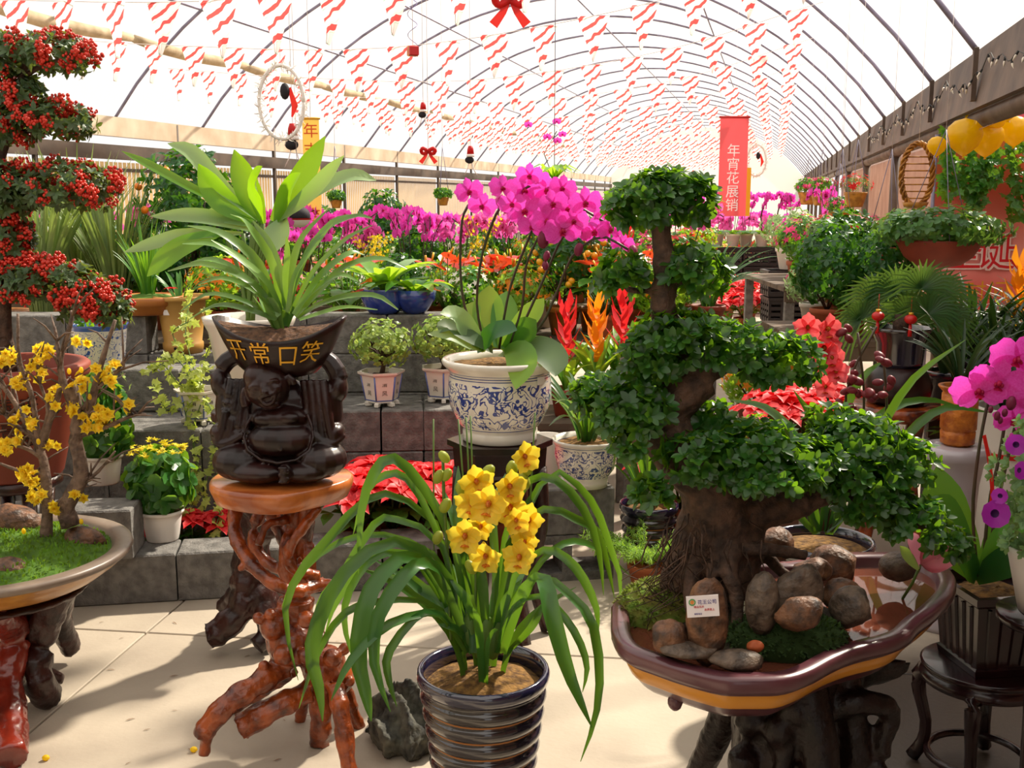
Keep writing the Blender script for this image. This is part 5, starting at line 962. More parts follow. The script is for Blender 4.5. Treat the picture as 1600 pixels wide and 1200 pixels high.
# dark volcanic stone on the floor beside the ribbed pot
p = G(640, 1158, 0)
b = MB(); b.ell((0, 0, .05), (.12, .15, .085), nu=26, nv=16); b.v = [(v[0]*(1+.25*math.sin(9*v[1]*10+v[2]*60)*.4), v[1]*(1+.2*math.sin(v[0]*80)), max(0, v[2]*(1+.3*math.sin(v[0]*70+v[1]*50)))) for v in b.v]
o = organic(b, M('pitted_rock', '5c5a4e', .85, '23221e', 22, bump=1, bscale=30, detail=2), 'pitted_rock', None, None, .007, 1, .02, .02); o.location = (p.x, p.y+.02, -.002); tag(o, 'dark pitted ornamental rock on the floor beside the ribbed pot', 'rock')
# ------------------------------------------------------------------ plants built once and repeated
def placer(build):
    first = []
    def place(p, label, group=None, s=1., rz=None):
        if not first: o = build(); first.append(o)
        else: o = copy_tree(first[0])
        o.location = p; o.scale = (s, s, s); o.rotation_euler = (0, 0, random.random()*6.28 if rz is None else rz)
        o['label'] = label
        if group: o['group'] = group
        elif 'group' in o: del o['group']
        return o
    return place
def both(f, l): b = MB(); b.join(f); k = len(b.f); b.join(l); b.m = [0]*k+[1]*(len(b.f)-k); return b
pinkp = LF('petal_pink_orchid', 'e05aae', 'f878cc', .5, .15, .45); cobalt = M('cobalt_glaze', '22307c', .2, '2f46a8', 12, coat=.7)
orch = [mesh('blossom', both(PH, PHL), [m_, lipmag]) for m_ in (mag, pinkp)]
def b_orchid(k, pot):
    def f():
        t = thing('moth_orchid', 'x', 'potted plant'); round_pot(t, .085, .15, pot); soil_disc(t, (0, 0, .13), .075, mulch)
        for i in range(7):
            a = i*.9; qv = Vector((math.cos(a), math.sin(a), 0)); P = [Vector((0, 0, .13))+qv*(.24*u)+Vector((0, 0, .14*u-.12*u*u)) for u in [j/6 for j in range(7)]]; obj('leaf', MB().ribbon(P, oval_w(6, .085, .5, .5), (0, -.2, 1)), G_mid, t)
        for sgn in (-1, 1, .3):
            P = [Vector((sgn*.02, 0, .13)), Vector((sgn*.05, .02, .35)), Vector((sgn*.08, -.02, .52)), Vector((sgn*.17, -.04, .60)), Vector((sgn*.27, -.06, .56))]; Q = [Vector(v) for v in spline([tuple(p) for p in P], 12)]; obj('flower_spike', MB().tube(Q, .004, 5), stem_d, t)
            for j in range(5, 13):
                v = Vector((random.uniform(-.6, .6), -1 if j % 3 else 1, random.uniform(-.2, .2))); p = jit(Q[j], .025); z = v.normalized(); x = Vector((0, 0, 1)).cross(z).normalized(); y = z.cross(x); s_ = .095
                inst('blossom', orch[k], t, Matrix(((x.x*s_, y.x*s_, z.x*s_, p.x), (x.y*s_, y.y*s_, z.y*s_, p.y), (x.z*s_, y.z*s_, z.z*s_, p.z), (0, 0, 0, 1))))
        return t
    return f
orchid_m = placer(b_orchid(0, whitepl)); orchid_p = placer(b_orchid(1, terra)); orchid_b = placer(b_orchid(0, cobalt))
def heart(l, w):
    b = MB(); V = [(0, 0, 0), (-.28, -.18, .02), (-.5, .08, .05), (-.44, .42, .05), (-.22, .75, .02), (0, 1, -.1), (.22, .75, .02), (.44, .42, .05), (.5, .08, .05), (.28, -.18, .02), (0, .4, 0)]; b.add([(v[0]*w, v[1]*l, v[2]*l) for v in V], [(10, i, i+1) for i in range(0, 9)]+[(10, 9, 0)]); return b
spathe = LF('spathe_red', 'e03a24', 'ff5a30', .2, .15, .3, 'd01c1c', 8, spec=.7)
def b_anthurium():
    t = thing('anthurium', 'x', 'potted plant'); round_pot(t, .085, .13, terra); me = mesh('leaf', heart(.15, .12), G_mid); ms = mesh('spathe', heart(.10, .09), spathe); sx = mesh('spadix', MB().tube([(0, .02, .01), (0, .05, .05)], .006, 6), gold)
    for i in range(16): a = i*2.4; rr = .05+.11*random.random(); p = Vector((rr*math.cos(a), rr*math.sin(a), .22+.12*random.random())); inst('leaf', me, t, FR(p, Vector((math.cos(a), math.sin(a), -.1)), (0, 0, 1))); inst('petiole', mesh('petiole', MB().tube([(0, 0, .11), tuple(p)], .003, 4), stem_g), t)
    for i in range(8): a = i*2.4+1; rr = .13*random.random()+.02; p = Vector((rr*math.cos(a), rr*math.sin(a), .36+.08*random.random())); o = inst('spathe', ms, t, FR(p, Vector((math.cos(a)*.8, math.sin(a)*.8-.3, .3)), (0, -.5, 1))); inst('spadix', sx, o); inst('flower_stalk', mesh('flower_stalk', MB().tube([(0, 0, .11), tuple(p)], .003, 4), stem_g), t)
    return t
anthurium = placer(b_anthurium)
def b_bush(nm, fol, flo, nf, fs, r=(.17, .17, .15), z=.28, tm=T_OV, L=.04, n=150, pot=terra, tf=T_STAR):
    def f():
        t = thing(nm, 'x', 'potted plant'); round_pot(t, .09, .15, pot); Ms = []
        b = MB()
        for i in range(7): a = i*.9; b.tube([(0, 0, .13), (math.cos(a)*r[0]*.7, math.sin(a)*r[1]*.7, z)], .005, 5)
        obj('stems', b, bark, t)
        for (p, nn) in pad_pts(Vector((0, 0, z)), r, n, -.8): Ms += rosette(p, nn, 5, L, .35)
        leaves(t, tm, Ms, fol, 0)
        if flo: joined('flowers', tf, [Matrix.Translation(p+nn*.015) @ nn.to_track_quat('Z', 'Y').to_matrix().to_4x4() @ rotz(random.random()*6) @ Matrix.Scale(fs*random.uniform(.7, 1.2), 4) for (p, nn) in pad_pts(Vector((0, 0, z)), r, nf, -.3)], flo, t)
        return t
    return f
wht = LF('flower_white', 'f2ece0', 'fffbe8', .6, .1, .4); rosep = LF('flower_rose', 'e23a78', 'ff5a98', .55, .2, .4); orf = LF('flower_orange', 'f08a1c', 'ffa828', .55, .2, .35); yef = LF('flower_yellow', 'f0cc1c', 'ffe436', .55, .15, .4); redf = LF('flower_red', 'd8242c', 'f8383a', .5, .2, .35)
bush_w = placer(b_bush('azalea', G_mid, wht, 70, .024)); bush_r = placer(b_bush('azalea', G_mid, rosep, 90, .03)); bush_o = placer(b_bush('marigold', G_lite, orf, 80, .024, pot=terra_r)); bush_y = placer(b_bush('chrysanthemum', G_lite, yef, 90, .022, pot=whitepl)); bush_g = placer(b_bush('leafy_shrub', G_dark, None, 0, 0, (.2, .2, .24), .38, T_OB, .045, 260)); bush_red = placer(b_bush('azalea', G_mid, redf, 100, .03)); bush_pale = placer(b_bush('leafy_shrub', LF('leaf_sage', '8fae78', 'bcd88a', .5, .25, .3), rosep, 14, .022, (.19, .19, .14), .27, T_OV, .035, 190, whitepl))
fruit = mesh('kumquat', MB().ell((0, 0, 0), .018, nu=9, nv=7), M('kumquat_orange', 'ee8a12', .35, 'e0b020', 3))
def b_kumquat():
    t = b_bush('kumquat_tree', G_dark, None, 0, 0, (.21, .21, .24), .42, T_OV, .045, 210, orange_pot)()
    for (p, nn) in pad_pts(Vector((0, 0, .40)), (.22, .22, .24), 55, -.6): inst('kumquat', fruit, t, Matrix.Translation(p))
    return t
kumquat = placer(b_kumquat)
def b_brom(col, nm):
    def f():
        t = thing('bromeliad', 'x', 'potted plant'); round_pot(t, .07, .12, terra_r); strap_plant(t, 18, .11, (.26, .38), .035, G_lite, .75, .01, .8); m_ = LF(nm, *col)
        for i in range(16): a = i*2.4; u = i/15; qv = Vector((math.cos(a), math.sin(a), 0)); p = Vector((0, 0, .22+.22*u)); obj('bract', MB().ribbon([p, p+qv*.04+Vector((0, 0, .05)), p+qv*(.07*(1.1-u*.6))+Vector((0, 0, .10))], [.02, .034, .004], -qv), m_, t)
        return t
    return f
brom_r = placer(b_brom(('d01c30', 'f83a3a'), 'bract_crimson')); brom_o = placer(b_brom(('f08a14', 'ffb020'), 'bract_orange'))
def b_grass(mat, n, L, w, arch, pot, up=.9, pr=.1, ph=.16):
    def f(): t = thing('strap_leaved_plant', 'x', 'potted plant'); round_pot(t, pr, ph, pot); soil_disc(t, (0, 0, ph*.85), pr*.85, soil); strap_plant(t, n, ph*.85, L, w, mat, arch, pr*.3, up); return t
    return f
grass = placer(b_grass(G_strap, 30, (.45, .7), .022, .95, terra_r)); grass_d = placer(b_grass(LF('leaf_very_dark', '1d3a1c', '4a7020', .4, .3, .2), 40, (.4, .62), .024, .9, glaze)); sword = placer(b_grass(LF('sword_leaf', '5f7c46', 'a0b850', .45, .3, .3, '8a9a5c', 5), 95, (.75, 1.05), .020, .5, orange_pot, 1.0, .17, .11))
def b_onc():
    t = thing('oncidium', 'x', 'potted plant'); round_pot(t, .075, .12, whitepl); strap_plant(t, 12, .11, (.25, .35), .025, G_mid, .6)
    for i in range(4):
        a = i*1.7; e = Vector((.16*math.cos(a), .16*math.sin(a), .62)); P = [Vector((0, 0, .11)), Vector((e.x*.3, e.y*.3, .4)), e]; Q = [Vector(v) for v in spline([tuple(p) for p in P], 12)]; sp_ = obj('flower_spike', MB().tube(Q, .003, 5), stem_g, t)
        joined('flowers', T_STAR, [Matrix.Translation(jit(Q[random.randint(6, 12)], .045)) @ rotx(PI/2+random.uniform(-.6, .6)) @ roty(random.uniform(-.6, .6)) @ Matrix.Scale(.017, 4) for _ in range(40)], yef, sp_)
    return t
oncid = placer(b_onc)
def bench(x0, x1, Y0, Y1, z, label):
    a, c = WX(x0, Y0, z), WX(x1, Y0, z); cx_, w_, cy_ = (a.x+c.x)/2, c.x-a.x, (Y0+Y1)/2; t = thing('display_bench', label, 'bench', (cx_, cy_, 0)); bm = M('bench_board', '6c5a48', .8, '4b3d30', 4)
    n = max(3, int((Y1-Y0)/.2))
    for i in range(n): obj('plank', MB().box((0, -(Y1-Y0)/2+(i+.5)*(Y1-Y0)/n, z-.02), (w_, (Y1-Y0)/n-.012, .038), bev=.003), bm, t, smooth=False)
    for sx in (-1, 1):
        for sy in (-1, 1): obj('leg', MB().box((sx*(w_/2-.06), sy*((Y1-Y0)/2-.06), (z-.039)/2), (.07, .07, z-.039)), block_m, t, smooth=False)
    obj('apron', MB().box((0, -(Y1-Y0)/2+.02, z-.08), (w_-.02, .025, .08)), bm, t, smooth=False)
BA, BB, BC_ = .80, .86, .92
bench(520, 1130, 5.75, 6.5, BA, 'long plank bench of anthuriums and kumquat behind the jade plant steps'); bench(470, 1120, 6.95, 7.7, BB, 'plank bench of magenta moth orchids behind the kumquat bench'); bench(450, 1100, 8.3, 9.1, BC_, 'far plank bench of azaleas in front of the bamboo mats'); bench(-60, 470, 5.62, 6.5, BA, 'plank bench of sword-leaved plants behind the tall block wall'); bench(-60, 450, 7.2, 8.0, BB, 'plank bench of orchids behind the sword-leaved plants'); bench(840, 1010, 5.02, 5.5, .5, 'low bench of bromeliads behind the blue and white pots')
bench(1255, 1400, 6.3, 7.4, .72, 'bench of leafy shrubs beside the aisle near the fan palm'); bench(1225, 1360, 8.6, 10.2, .85, 'bench of azaleas beside the aisle under the hanging baskets')
def row(Y, z, items, where):
    names = [i[2] for i in items]
    for k, (x, fn, what, s) in enumerate(items):
        nb = names[k+1] if k+1 < len(names) else names[k-1]
        fn(WX(x, Y+(.09 if k % 2 else -.09), z), what+(' beside the '+nb if names.count(what) > 1 else '')+' '+where, what+' '+where, s)
AN, WA, RA, OA, YA, SH, KU = 'red anthurium', 'white azalea', 'rose pink azalea', 'orange marigold', 'yellow chrysanthemum', 'dark green leafy shrub', 'kumquat tree'
MO, PO, ON, RD, SG = 'magenta moth orchid', 'pink moth orchid', 'yellow oncidium orchid', 'red azalea', 'sage green shrub'
w1 = 'on the kumquat bench'
row(5.9, BA, [(548, anthurium, AN, 1), (700, anthurium, AN, 1), (735, bush_w, WA, .9), (775, anthurium, AN, .95), (815, bush_o, OA, .9), (880, kumquat, KU, 1.05), (945, anthurium, AN, 1.), (985, bush_w, WA, 1.), (1030, bush_o, OA, .9)], w1)
row(6.25, BA, [(540, bush_w, WA, .9), (580, bush_y, YA, .9), (625, bush_g, SH, .7), (680, bush_w, WA, .9), (718, bush_o, OA, .9), (760, bush_g, SH, .7), (800, anthurium, AN, 1.), (845, bush_y, YA, 1), (925, kumquat, KU, .9), (970, bush_red, RD, .9), (1010, anthurium, AN, 1), (1060, bush_w, WA, .9)], w1)
grass(WX(1105, 6.1, BA), 'strap-leaved plant with long arching leaves at the aisle end of the kumquat bench', None, .95)
w1 = 'on the orchid bench'
row(7.15, BB, [(500, orchid_m, MO, .95), (545, orchid_m, MO, .9), (585, oncid, ON, .7), (632, orchid_m, MO, 1.0), (672, orchid_m, MO, .95), (718, orchid_p, PO, .9), (752, oncid, ON, .9), (790, orchid_p, PO, .9), (850, oncid, ON, .9), (900, orchid_p, PO, .9), (955, orchid_m, MO, .9), (1010, bush_r, RA, 1), (1060, bush_red, RD, 1.1)], w1)
row(7.5, BB, [(478, orchid_m, MO, 1), (525, bush_w, WA, 1), (565, orchid_p, PO, .8), (610, bush_w, WA, 1), (655, bush_g, SH, .8), (700, orchid_m, MO, .9), (740, bush_w, WA, 1), (780, bush_g, SH, .8), (830, bush_o, OA, 1), (880, bush_red, RD, 1), (930, brom_r, 'red bromeliad', 1), (980, brom_r, 'red bromeliad', 1), (1030, brom_o, 'orange bromeliad', 1), (1080, orchid_p, PO, 1)], w1)
w1 = 'by the bamboo mats'
row(8.6, BC_, [(470, bush_r, RA, 1), (510, bush_g, SH, .9), (555, bush_r, RA, 1), (600, bush_g, SH, 1.1), (650, bush_r, RA, 1), (700, bush_w, WA, 1), (750, bush_r, RA, 1), (800, orchid_p, PO, 1), (850, bush_red, RD, 1), (900, orchid_p, PO, 1), (950, bush_w, WA, 1), (1000, bush_r, RA, 1), (1050, orchid_m, MO, 1), (1085, bush_o, OA, 1)], w1)
row(7.4, BB, [(20, orchid_p, PO, 1), (90, bush_r, RA, 1), (150, bush_g, SH, 1), (210, orchid_p, PO, 1), (270, bush_r, RA, 1), (330, bush_g, SH, 1), (400, orchid_m, MO, .9), (440, orchid_m, MO, 1)], 'behind the sword-leaved plants')
w1 = 'behind the tall block wall'
row(5.95, BA, [(68, sword, 'upright sword-leaved plant', 1.0), (188, sword, 'upright sword-leaved plant', .95), (345, bush_o, OA, 1), (395, anthurium, AN, 1), (450, bush_red, RD, .9)], w1)
row(6.3, BA, [(2, sword, 'upright sword-leaved plant', 1), (128, sword, 'upright sword-leaved plant', 1.1), (240, bush_g, SH, 1), (360, bush_g, SH, 1.1), (430, orchid_m, MO, .9)], w1)
# orange tree
def b_orange():
    t = b_bush('orange_tree', G_dark, None, 0, 0, (.34, .3, .36), .85, T_OV, .07, 230, terra)(); o2 = mesh('orange', MB().ell((0, 0, 0), .026, nu=12, nv=8), M('orange_peel', 'f2801a', .4))
    for p in ((-.2, -.3, .8), (.1, -.3, .95), (.25, -.2, .75), (-.05, -.3, 1.05), (-.3, -.1, .95)): inst('orange', o2, t, Matrix.Translation(p))
    obj('trunk', MB().tube([(0, 0, .12), (.02, 0, .5), (0, 0, .8)], .018, 8), bark, t); return t
placer(b_orange)(WX(305, 6.3, BA), 'dark green orange tree with a few oranges behind the broad-leaved plant', None, .85, 0)
# pots standing on the block wall
p = WX(233, 5.44, 5*BZ); t = thing('flat_orange_pot', 'grassy plant in a shallow orange glazed pot on the tall block wall', 'potted plant', p); obj('pot', MB().lathe([(.13, 0), (.15, .01), (.16, .04), (.175, .05), (.18, .085), (.172, .09), (.155, .085), (.15, .06)], seg=36), orange_pot, t); soil_disc(t, (0, 0, .07), .15, moss, .03); strap_plant(t, 46, .08, (.3, .55), .014, G_mid, .5)
p = WX(287, 5.44, 4*BZ); t = thing('tall_tan_pot', 'tall tan square-rimmed pot with a small red flower and a paper label', 'potted plant', p); obj('pot', MB().lathe([(.095, 0), (.1, .03), (.1, .05), (.093, .055), (.12, .26), (.135, .265), (.14, .285), (.125, .285), (.115, .25)], seg=28), M('tan_clay', 'c99a52', .5, 'b08038', 4), t); soil_disc(t, (0, 0, .255), .11, soil); obj('price_label', MB().box((-.04, -.107, .21), (.035, .002, .026)), MC['card_white'], t, smooth=False); inst('flower_head', brhm, t, Matrix.Translation((-.04, -.03, .32)) @ Matrix.Scale(.07, 4)); strap_plant(t, 14, .25, (.15, .3), .02, G_mid, .9)
obj('drain_hole', MB().lathe([(.008, 0), (.006, .004)], (0, 0, 0), 10, cap1=True), M('hole_dark', '1a120c', .9), t).matrix_basis = Matrix.Translation((-.01, -.1, .03)) @ rotx(PI/2)
p = WX(158, 5.37, 4*BZ); bw2 = painted('blue_white_dots', 'e2ded6', '3357a8', 26, .02, .03, .17, band=((.175, .2), (.02, .024)))
t = thing('blue_white_pot', 'blue and white patterned pot with small leaves among the berries of the firethorn', 'potted plant', WX(158, 5.18, 4*BZ-.0)); obj('pot', MB().lathe([(.10, 0), (.105, .01), (.125, .19), (.132, .2), (.12, .2), (.115, .15)], seg=30), bw2, t); soil_disc(t, (0, 0, .17), .11, soil); Ms = []
for (q_, nn) in pad_pts(Vector((0, 0, .24)), (.13, .13, .09), 50): Ms += rosette(q_, nn, 5, .04, .4)
joined('foliage', T_OV, Ms, G_mid, t)
t.location = WX(158, 4.95, 4*BZ)
p = WX(105, 4.62, 3*BZ); t = thing('leafy_clay_pot', 'low spreading green shrub in a clay pot beside the red clay pot on the steps', 'potted plant', p); round_pot(t, .09, .12, terra); Ms = []
for (q_, nn) in pad_pts(Vector((.03, 0, .17)), (.24, .15, .11), 150, -.6): Ms += rosette(q_, nn, 5, .028, .4)
leaves(t, T_OV, Ms, jade, 120)
p = WX(600, 5.45, 5*BZ); t = thing('anthurium', 'orange-red anthurium with broad leaves in a cobalt blue pot on the tall block wall', 'potted plant', p); obj('pot', MB().lathe([(.07, 0), (.09, .02), (.115, .08), (.11, .11), (.12, .125), (.105, .125), (.1, .1)], seg=30), cobalt, t); soil_disc(t, (0, 0, .105), .1, soil)
for i in range(16):
    a = i*2.4; l = random.uniform(.2, .32); qv = Vector((math.cos(a), math.sin(a), 0)); P = [Vector((0, 0, .11))+qv*(l*.9*u)+Vector((0, 0, l*(1.0*u-.55*u*u))) for u in [k/7 for k in range(8)]]; obj('leaf', MB().ribbon(P, oval_w(7, .085, .3, .55), -qv*.4+Vector((0, 0, .9))), G_pale if i % 3 == 0 else G_lite, t)
for (x, y) in ((560, 456), (570, 440), (682, 452), (695, 440)): inst('spathe', mesh('spathe', heart(.075, .07), spathe), t, FR(W(x, y, 5.35)-p, (random.uniform(-.6, .6), -.6, .1), (random.uniform(-.4, .4), -.5, .8)))
p = WX(648, 5.45, 5*BZ); t = thing('orchid_leaves', 'moth orchid without flowers in a cobalt blue pot on the tall block wall', 'potted plant', p); obj('pot', MB().lathe([(.05, 0), (.07, .02), (.105, .07), (.11, .12), (.1, .12), (.09, .09)], seg=30), cobalt, t); soil_disc(t, (0, 0, .1), .09, mulch)
for i in range(10):
    a = i*2.4+1; l = random.uniform(.2, .3); qv = Vector((math.cos(a), math.sin(a), 0)); P = [Vector((0, 0, .1))+qv*(l*u)+Vector((0, 0, l*(.8*u-.7*u*u))) for u in [k/7 for k in range(8)]]; obj('leaf', MB().ribbon(P, oval_w(7, .07, .4, .5), -qv*.4+Vector((0, 0, .9))), G_lite if i % 2 else G_mid, t)
brom_r(WX(885, 5.2, .5), 'crimson bromeliad on the low bench next to the orange one', None, 1.15); brom_o(WX(930, 5.2, .5), 'orange bromeliad on the low bench between crimson ones', None, 1.2); brom_r(WX(972, 5.25, .5), 'tall crimson bromeliad at the bonsai end of the low bench', None, 1.3); bush_w(WX(1000, 5.35, .5), 'white azalea at the end of the low bromeliad bench', None, 1.0)
# ------------------------------------------------------------------ right middle: red cymbidium, fan palm, pedestal, planters
YR = 3.25; p = W(1285, 842, YR); ps = thing('low_drum_stand', 'plain dark drum stand on the floor behind the lobed tray', 'plant stand', (p.x, YR, 0)); zp = p.z-.30; obj('drum', MB().lathe([(.15, 0), (.16, .02), (.12, zp*.5), (.15, zp-.02), (.16, zp), (0, zp)], seg=24), stoolw, ps)
t = thing('cymbidium', 'cymbidium with red-pink flowers and dark buds in a dark ribbed pot behind the bonsai', 'potted plant', (p.x, YR, zp+.001)); O = Vector(t.location); ribbed_pot(t, .30, .16, 5, 36); soil_disc(t, (0, 0, .265), .145, mulch, .02)
for (pp, w) in (([(1290, 830), (1330, 700), (1390, 640), (1450, 625), (1510, 640)], 10), ([(1295, 830), (1350, 720), (1420, 600), (1510, 530)], 9), ([(1300, 830), (1400, 700), (1470, 640), (1550, 645)], 10), ([(1280, 830), (1250, 700), (1200, 640), (1140, 625)], 11), ([(1275, 830), (1240, 720), (1190, 665), (1120, 655)], 10), ([(1285, 830), (1300, 700), (1340, 600), (1385, 560)], 10), ([(1285, 830), (1290, 740), (1270, 660), (1240, 610)], 12), ([(1290, 830), (1320, 760), (1340, 690)], 12), ([(1280, 830), (1262, 770), (1250, 700)], 12), ([(1290, 830), (1380, 760), (1440, 745), (1480, 770)], 10), ([(1270, 830), (1210, 770), (1160, 760)], 11), ([(1295, 835), (1300, 790), (1330, 750)], 14), ([(1275, 835), (1265, 790), (1240, 760)], 14)): obj('leaf', MB().ribbon([v-O for v in trace(pp, YR, random.uniform(-.1, .2), 10)], blade_w(10, w*MPP(YR, 700)*1.5, .6, .4), (0, -.7, .6), .3), G_strap, t)
salmon = LF('petal_salmon', 'e2404e', 'ff6a6a', .5, .15, .4, 'f07078', 8); sal = mesh('blossom', both(CY, CYL), [salmon, lipred])
for sp_ in ([(1285, 830), (1300, 700), (1290, 600), (1275, 510)], [(1295, 830), (1340, 700), (1350, 620), (1340, 520)], [(1300, 830), (1370, 720), (1385, 640), (1380, 560)], [(1290, 830), (1320, 690), (1325, 600), (1370, 510)]): obj('flower_spike', MB().tube([v-O for v in trace(sp_, YR, 0, 10)], .004, 5), stem_d, t)
for (x, y, k) in ((1262, 513, 44), (1290, 515, 46), (1285, 545, 52), (1296, 560, 44), (1305, 582, 40), (1270, 575, 36), (1290, 605, 36)): flower(t, sal, CYLm, W(x, y, YR-.04)-O, (random.uniform(-.6, .6), -1, random.uniform(0, .4)), k*MPP(YR, 540)*1.1)
for i in range(34):
    x, y = random.choice([(1325, 530), (1345, 580), (1375, 560), (1340, 630), (1360, 610), (1385, 600), (1320, 600), (1365, 650), (1330, 660), (1350, 510), (1322, 640)]); bud(t, W(x+random.uniform(-14, 14), y+random.uniform(-22, 22), YR-.03+random.uniform(-.05, .05))-O, random.uniform(.030, .045), LF('bud_maroon', '7a2a34', 'a84a4c', .45, .25, .2), (random.uniform(-1, 1), -.3, random.uniform(-.4, 1)))
# fan palm
YQ = 4.55; p = W(1405, 572, YQ); t = thing('carved_drum_stand', 'dark polished carved drum on a root slab with legs under the fan palm', 'plant stand', (p.x, YQ, 0)); z = p.z
obj('drum', MB().lathe([(.10, z-.16), (.13, z-.14), (.14, z-.08), (.12, z-.03), (.10, z), (0, z)], seg=28), bronze, t); obj('slab_top', MB().lathe([(.16, z-.22), (.19, z-.20), (.19, z-.165), (.17, z-.16), (0, z-.16)], seg=30, fn=fn), rootwood, t)
for k in range(4): a = k*PI/2+.5; obj('leg', MB().tube([Vector(v) for v in spline([(.12*math.cos(a), .12*math.sin(a), z-.2), (.09*math.cos(a), .09*math.sin(a), .4), (.17*math.cos(a), .17*math.sin(a), .02)], 8)], .03, 8), rootwood, t)
t = thing('fan_palm', 'small fan palm hung with two red lantern ornaments in a dark flared pot', 'potted plant', (p.x, YQ, z+.001)); O = Vector(t.location); obj('pot', MB().lathe([(.09, 0), (.095, .02), (.10, .10), (.125, .15), (.13, .165), (.12, .165), (.1, .12)], seg=32), glaze, t); soil_disc(t, (0, 0, .14), .11, soil)
pm_ = LF('palm_leaf', '2f5a2a', '7ea03a', .45, .3, .25); obj('trunk', MB().tube([(0, 0, .13), (0, 0, .22)], [.035, .04], 9), bark, t)
for (x, y, rz_, k) in ((1365, 465, -.6, 62), (1400, 455, -.2, 66), (1440, 450, .3, 66), (1470, 460, .7, 62), (1345, 500, -.9, 54), (1420, 490, .1, 62), (1480, 500, 1., 50), (1385, 500, -.3, 56), (1450, 490, .5, 56)):
    c = W(x, y, YQ+random.uniform(-.14, .14))-O; b = MB(); R_ = k*MPP(YQ, 480)
    for j in range(22):
        a = PI/2-rz_+(-1.9+3.8*j/21); d = Vector((math.cos(a), -.15, math.sin(a)-.15)); b.ribbon([c, c+d*R_*.5+Vector((0, 0, .01)), c+d*R_+Vector((0, 0, -.03))], [.008, .014, .002], (0, -1, .3), .3)
    fr = obj('frond', b, pm_, t); inst('petiole', mesh('petiole', MB().tube([(0, 0, .2), tuple(c*.6+Vector((0, 0, .06))), tuple(c)], .004, 5), stem_g), fr)
lr = M('lantern_red', 'c01414', .4)
for (x, y) in ((1372, 494), (1423, 499)):
    c = W(x, y, YQ-.15)-O; o = obj('lantern', MB().ell((0, 0, 0), (.026, .026, .02), nu=12, nv=8), lr, t); o.location = c; inst('lantern_cap', mesh('lantern_cap', MB().lathe([(.01, .018), (.01, .028)], seg=10, cap1=True), gold), o); inst('tassel', mesh('tassel', MB().lathe([(.006, -.02), (.009, -.07)], seg=8, cap1=True), lr), o); inst('cord', mesh('cord', MB().tube([(0, 0, .02), (0, 0, .09)], .001, 4), lr), o)
# pedestal and carved pot
YV = 3.8; p = W(1493, 695, YV); t = thing('ceramic_pedestal', 'pale grey round ceramic pedestal under the carved orange pot', 'pedestal', (p.x, YV, 0)); z = p.z
obj('column', MB().lathe([(.11, 0), (.115, .02), (.085, .1), (.08, z*.5), (.088, z-.14), (.10, z-.06), (.115, z-.045), (.12, z-.02), (.112, z-.004), (.10, z), (0, z)], seg=36), M('grey_ceramic', 'b3aab0', .3, coat=.5), t)
t = thing('carved_pot', 'dark grassy orchid in a carved orange cylinder pot on the ceramic pedestal', 'potted plant', (p.x+.005, YV, z+.001)); h = .215
obj('pot', MB().lathe([(.045, 0), (.05, .006), (.058, .008), (.06, .05), (.056, .054), (.062, .06), (.062, h-.03), (.058, h-.025), (.075, h-.006), (.076, h), (.062, h), (.056, h-.03)], seg=36), M('carved_orange', 'cf7c2a', .45, '9a4a18', 28, bump=.9, bscale=34, detail=2), t); soil_disc(t, (0, 0, h-.03), .055, soil); strap_plant(t, 30, h-.03, (.3, .5), .016, MC['leaf_very_dark'], .8, .01)
p = WX(1562, 4.2, 0); t = thing('tall_white_pot', 'tall white pot with a red ribbon beside the ceramic pedestal', 'potted plant', p); obj('pot', MB().lathe([(.10, 0), (.11, .01), (.125, .5), (.14, .72), (.15, .74), (.13, .74), (.12, .65)], seg=32), MC['white_ceramic'], t); soil_disc(t, (0, 0, .68), .12, soil); obj('ribbon', MB().lathe([(.137, .55), (.138, .57)], seg=32, cap0=False), MC['ribbon_red'], t); strap_plant(t, 30, .68, (.35, .6), .03, MC['leaf_very_dark'], .8)
bench(1450, 1700, 4.7, 5.4, .62, 'bench of dark grassy plants in front of the red banner')
for (x, Y, s_) in ((1478, 4.85, 1.0), (1550, 4.85, 1.05), (1625, 4.88, 1.05), (1512, 5.2, 1.1), (1645, 5.2, 1.1)): grass_d(WX(x, Y, .62), 'dark grassy strap-leaved plant on the bench in front of the red banner', 'dark grassy plants in front of the banner', s_)
brom_o(WX(1582, 5.18, .62), 'orange bromeliad rising from the dark grassy plants by the banner', None, 1.35)
# planters and poinsettias behind the bonsai
p = WX(1175, 4.35, .0); t = thing('plinth_box', 'plain brown wooden box standing on the floor under the square planter', 'box', p); obj('body', MB().box((0, 0, .19), (.30, .26, .38), bev=.01), M('brown_box', '5a3626', .7), t, smooth=False); obj('plank_joint', MB().box((0, -.131, .19), (.29, .004, .008)), MC['hole_dark'], t, smooth=False)
t = thing('square_planter', 'brown square planter with a red tag and small red flowers behind the bonsai', 'potted plant', p+Vector((0, 0, .381))); b = MB()
for (z, k) in ((0, .085), (.15, .11), (.155, .12), (.18, .12), (.18, .105), (.13, .095)): b.v += [(-k, -k, z), (k, -k, z), (k, k, z), (-k, k, z)]
b.f = [(j*4+i, j*4+(i+1) % 4, j*4+4+(i+1) % 4, j*4+4+i) for j in range(5) for i in range(4)]+[(3, 2, 1, 0), (20, 21, 22, 23)]; b.m = [0]*len(b.f); obj('pot', b, terra_r, t, smooth=False)
obj('tag', MB().box((-.07, -.112, .08), (.045, .003, .13)), lr, t, smooth=False); obj('tag_band', MB().box((-.07, -.115, .12), (.045, .003, .04)), orf, t, smooth=False); Ms = []
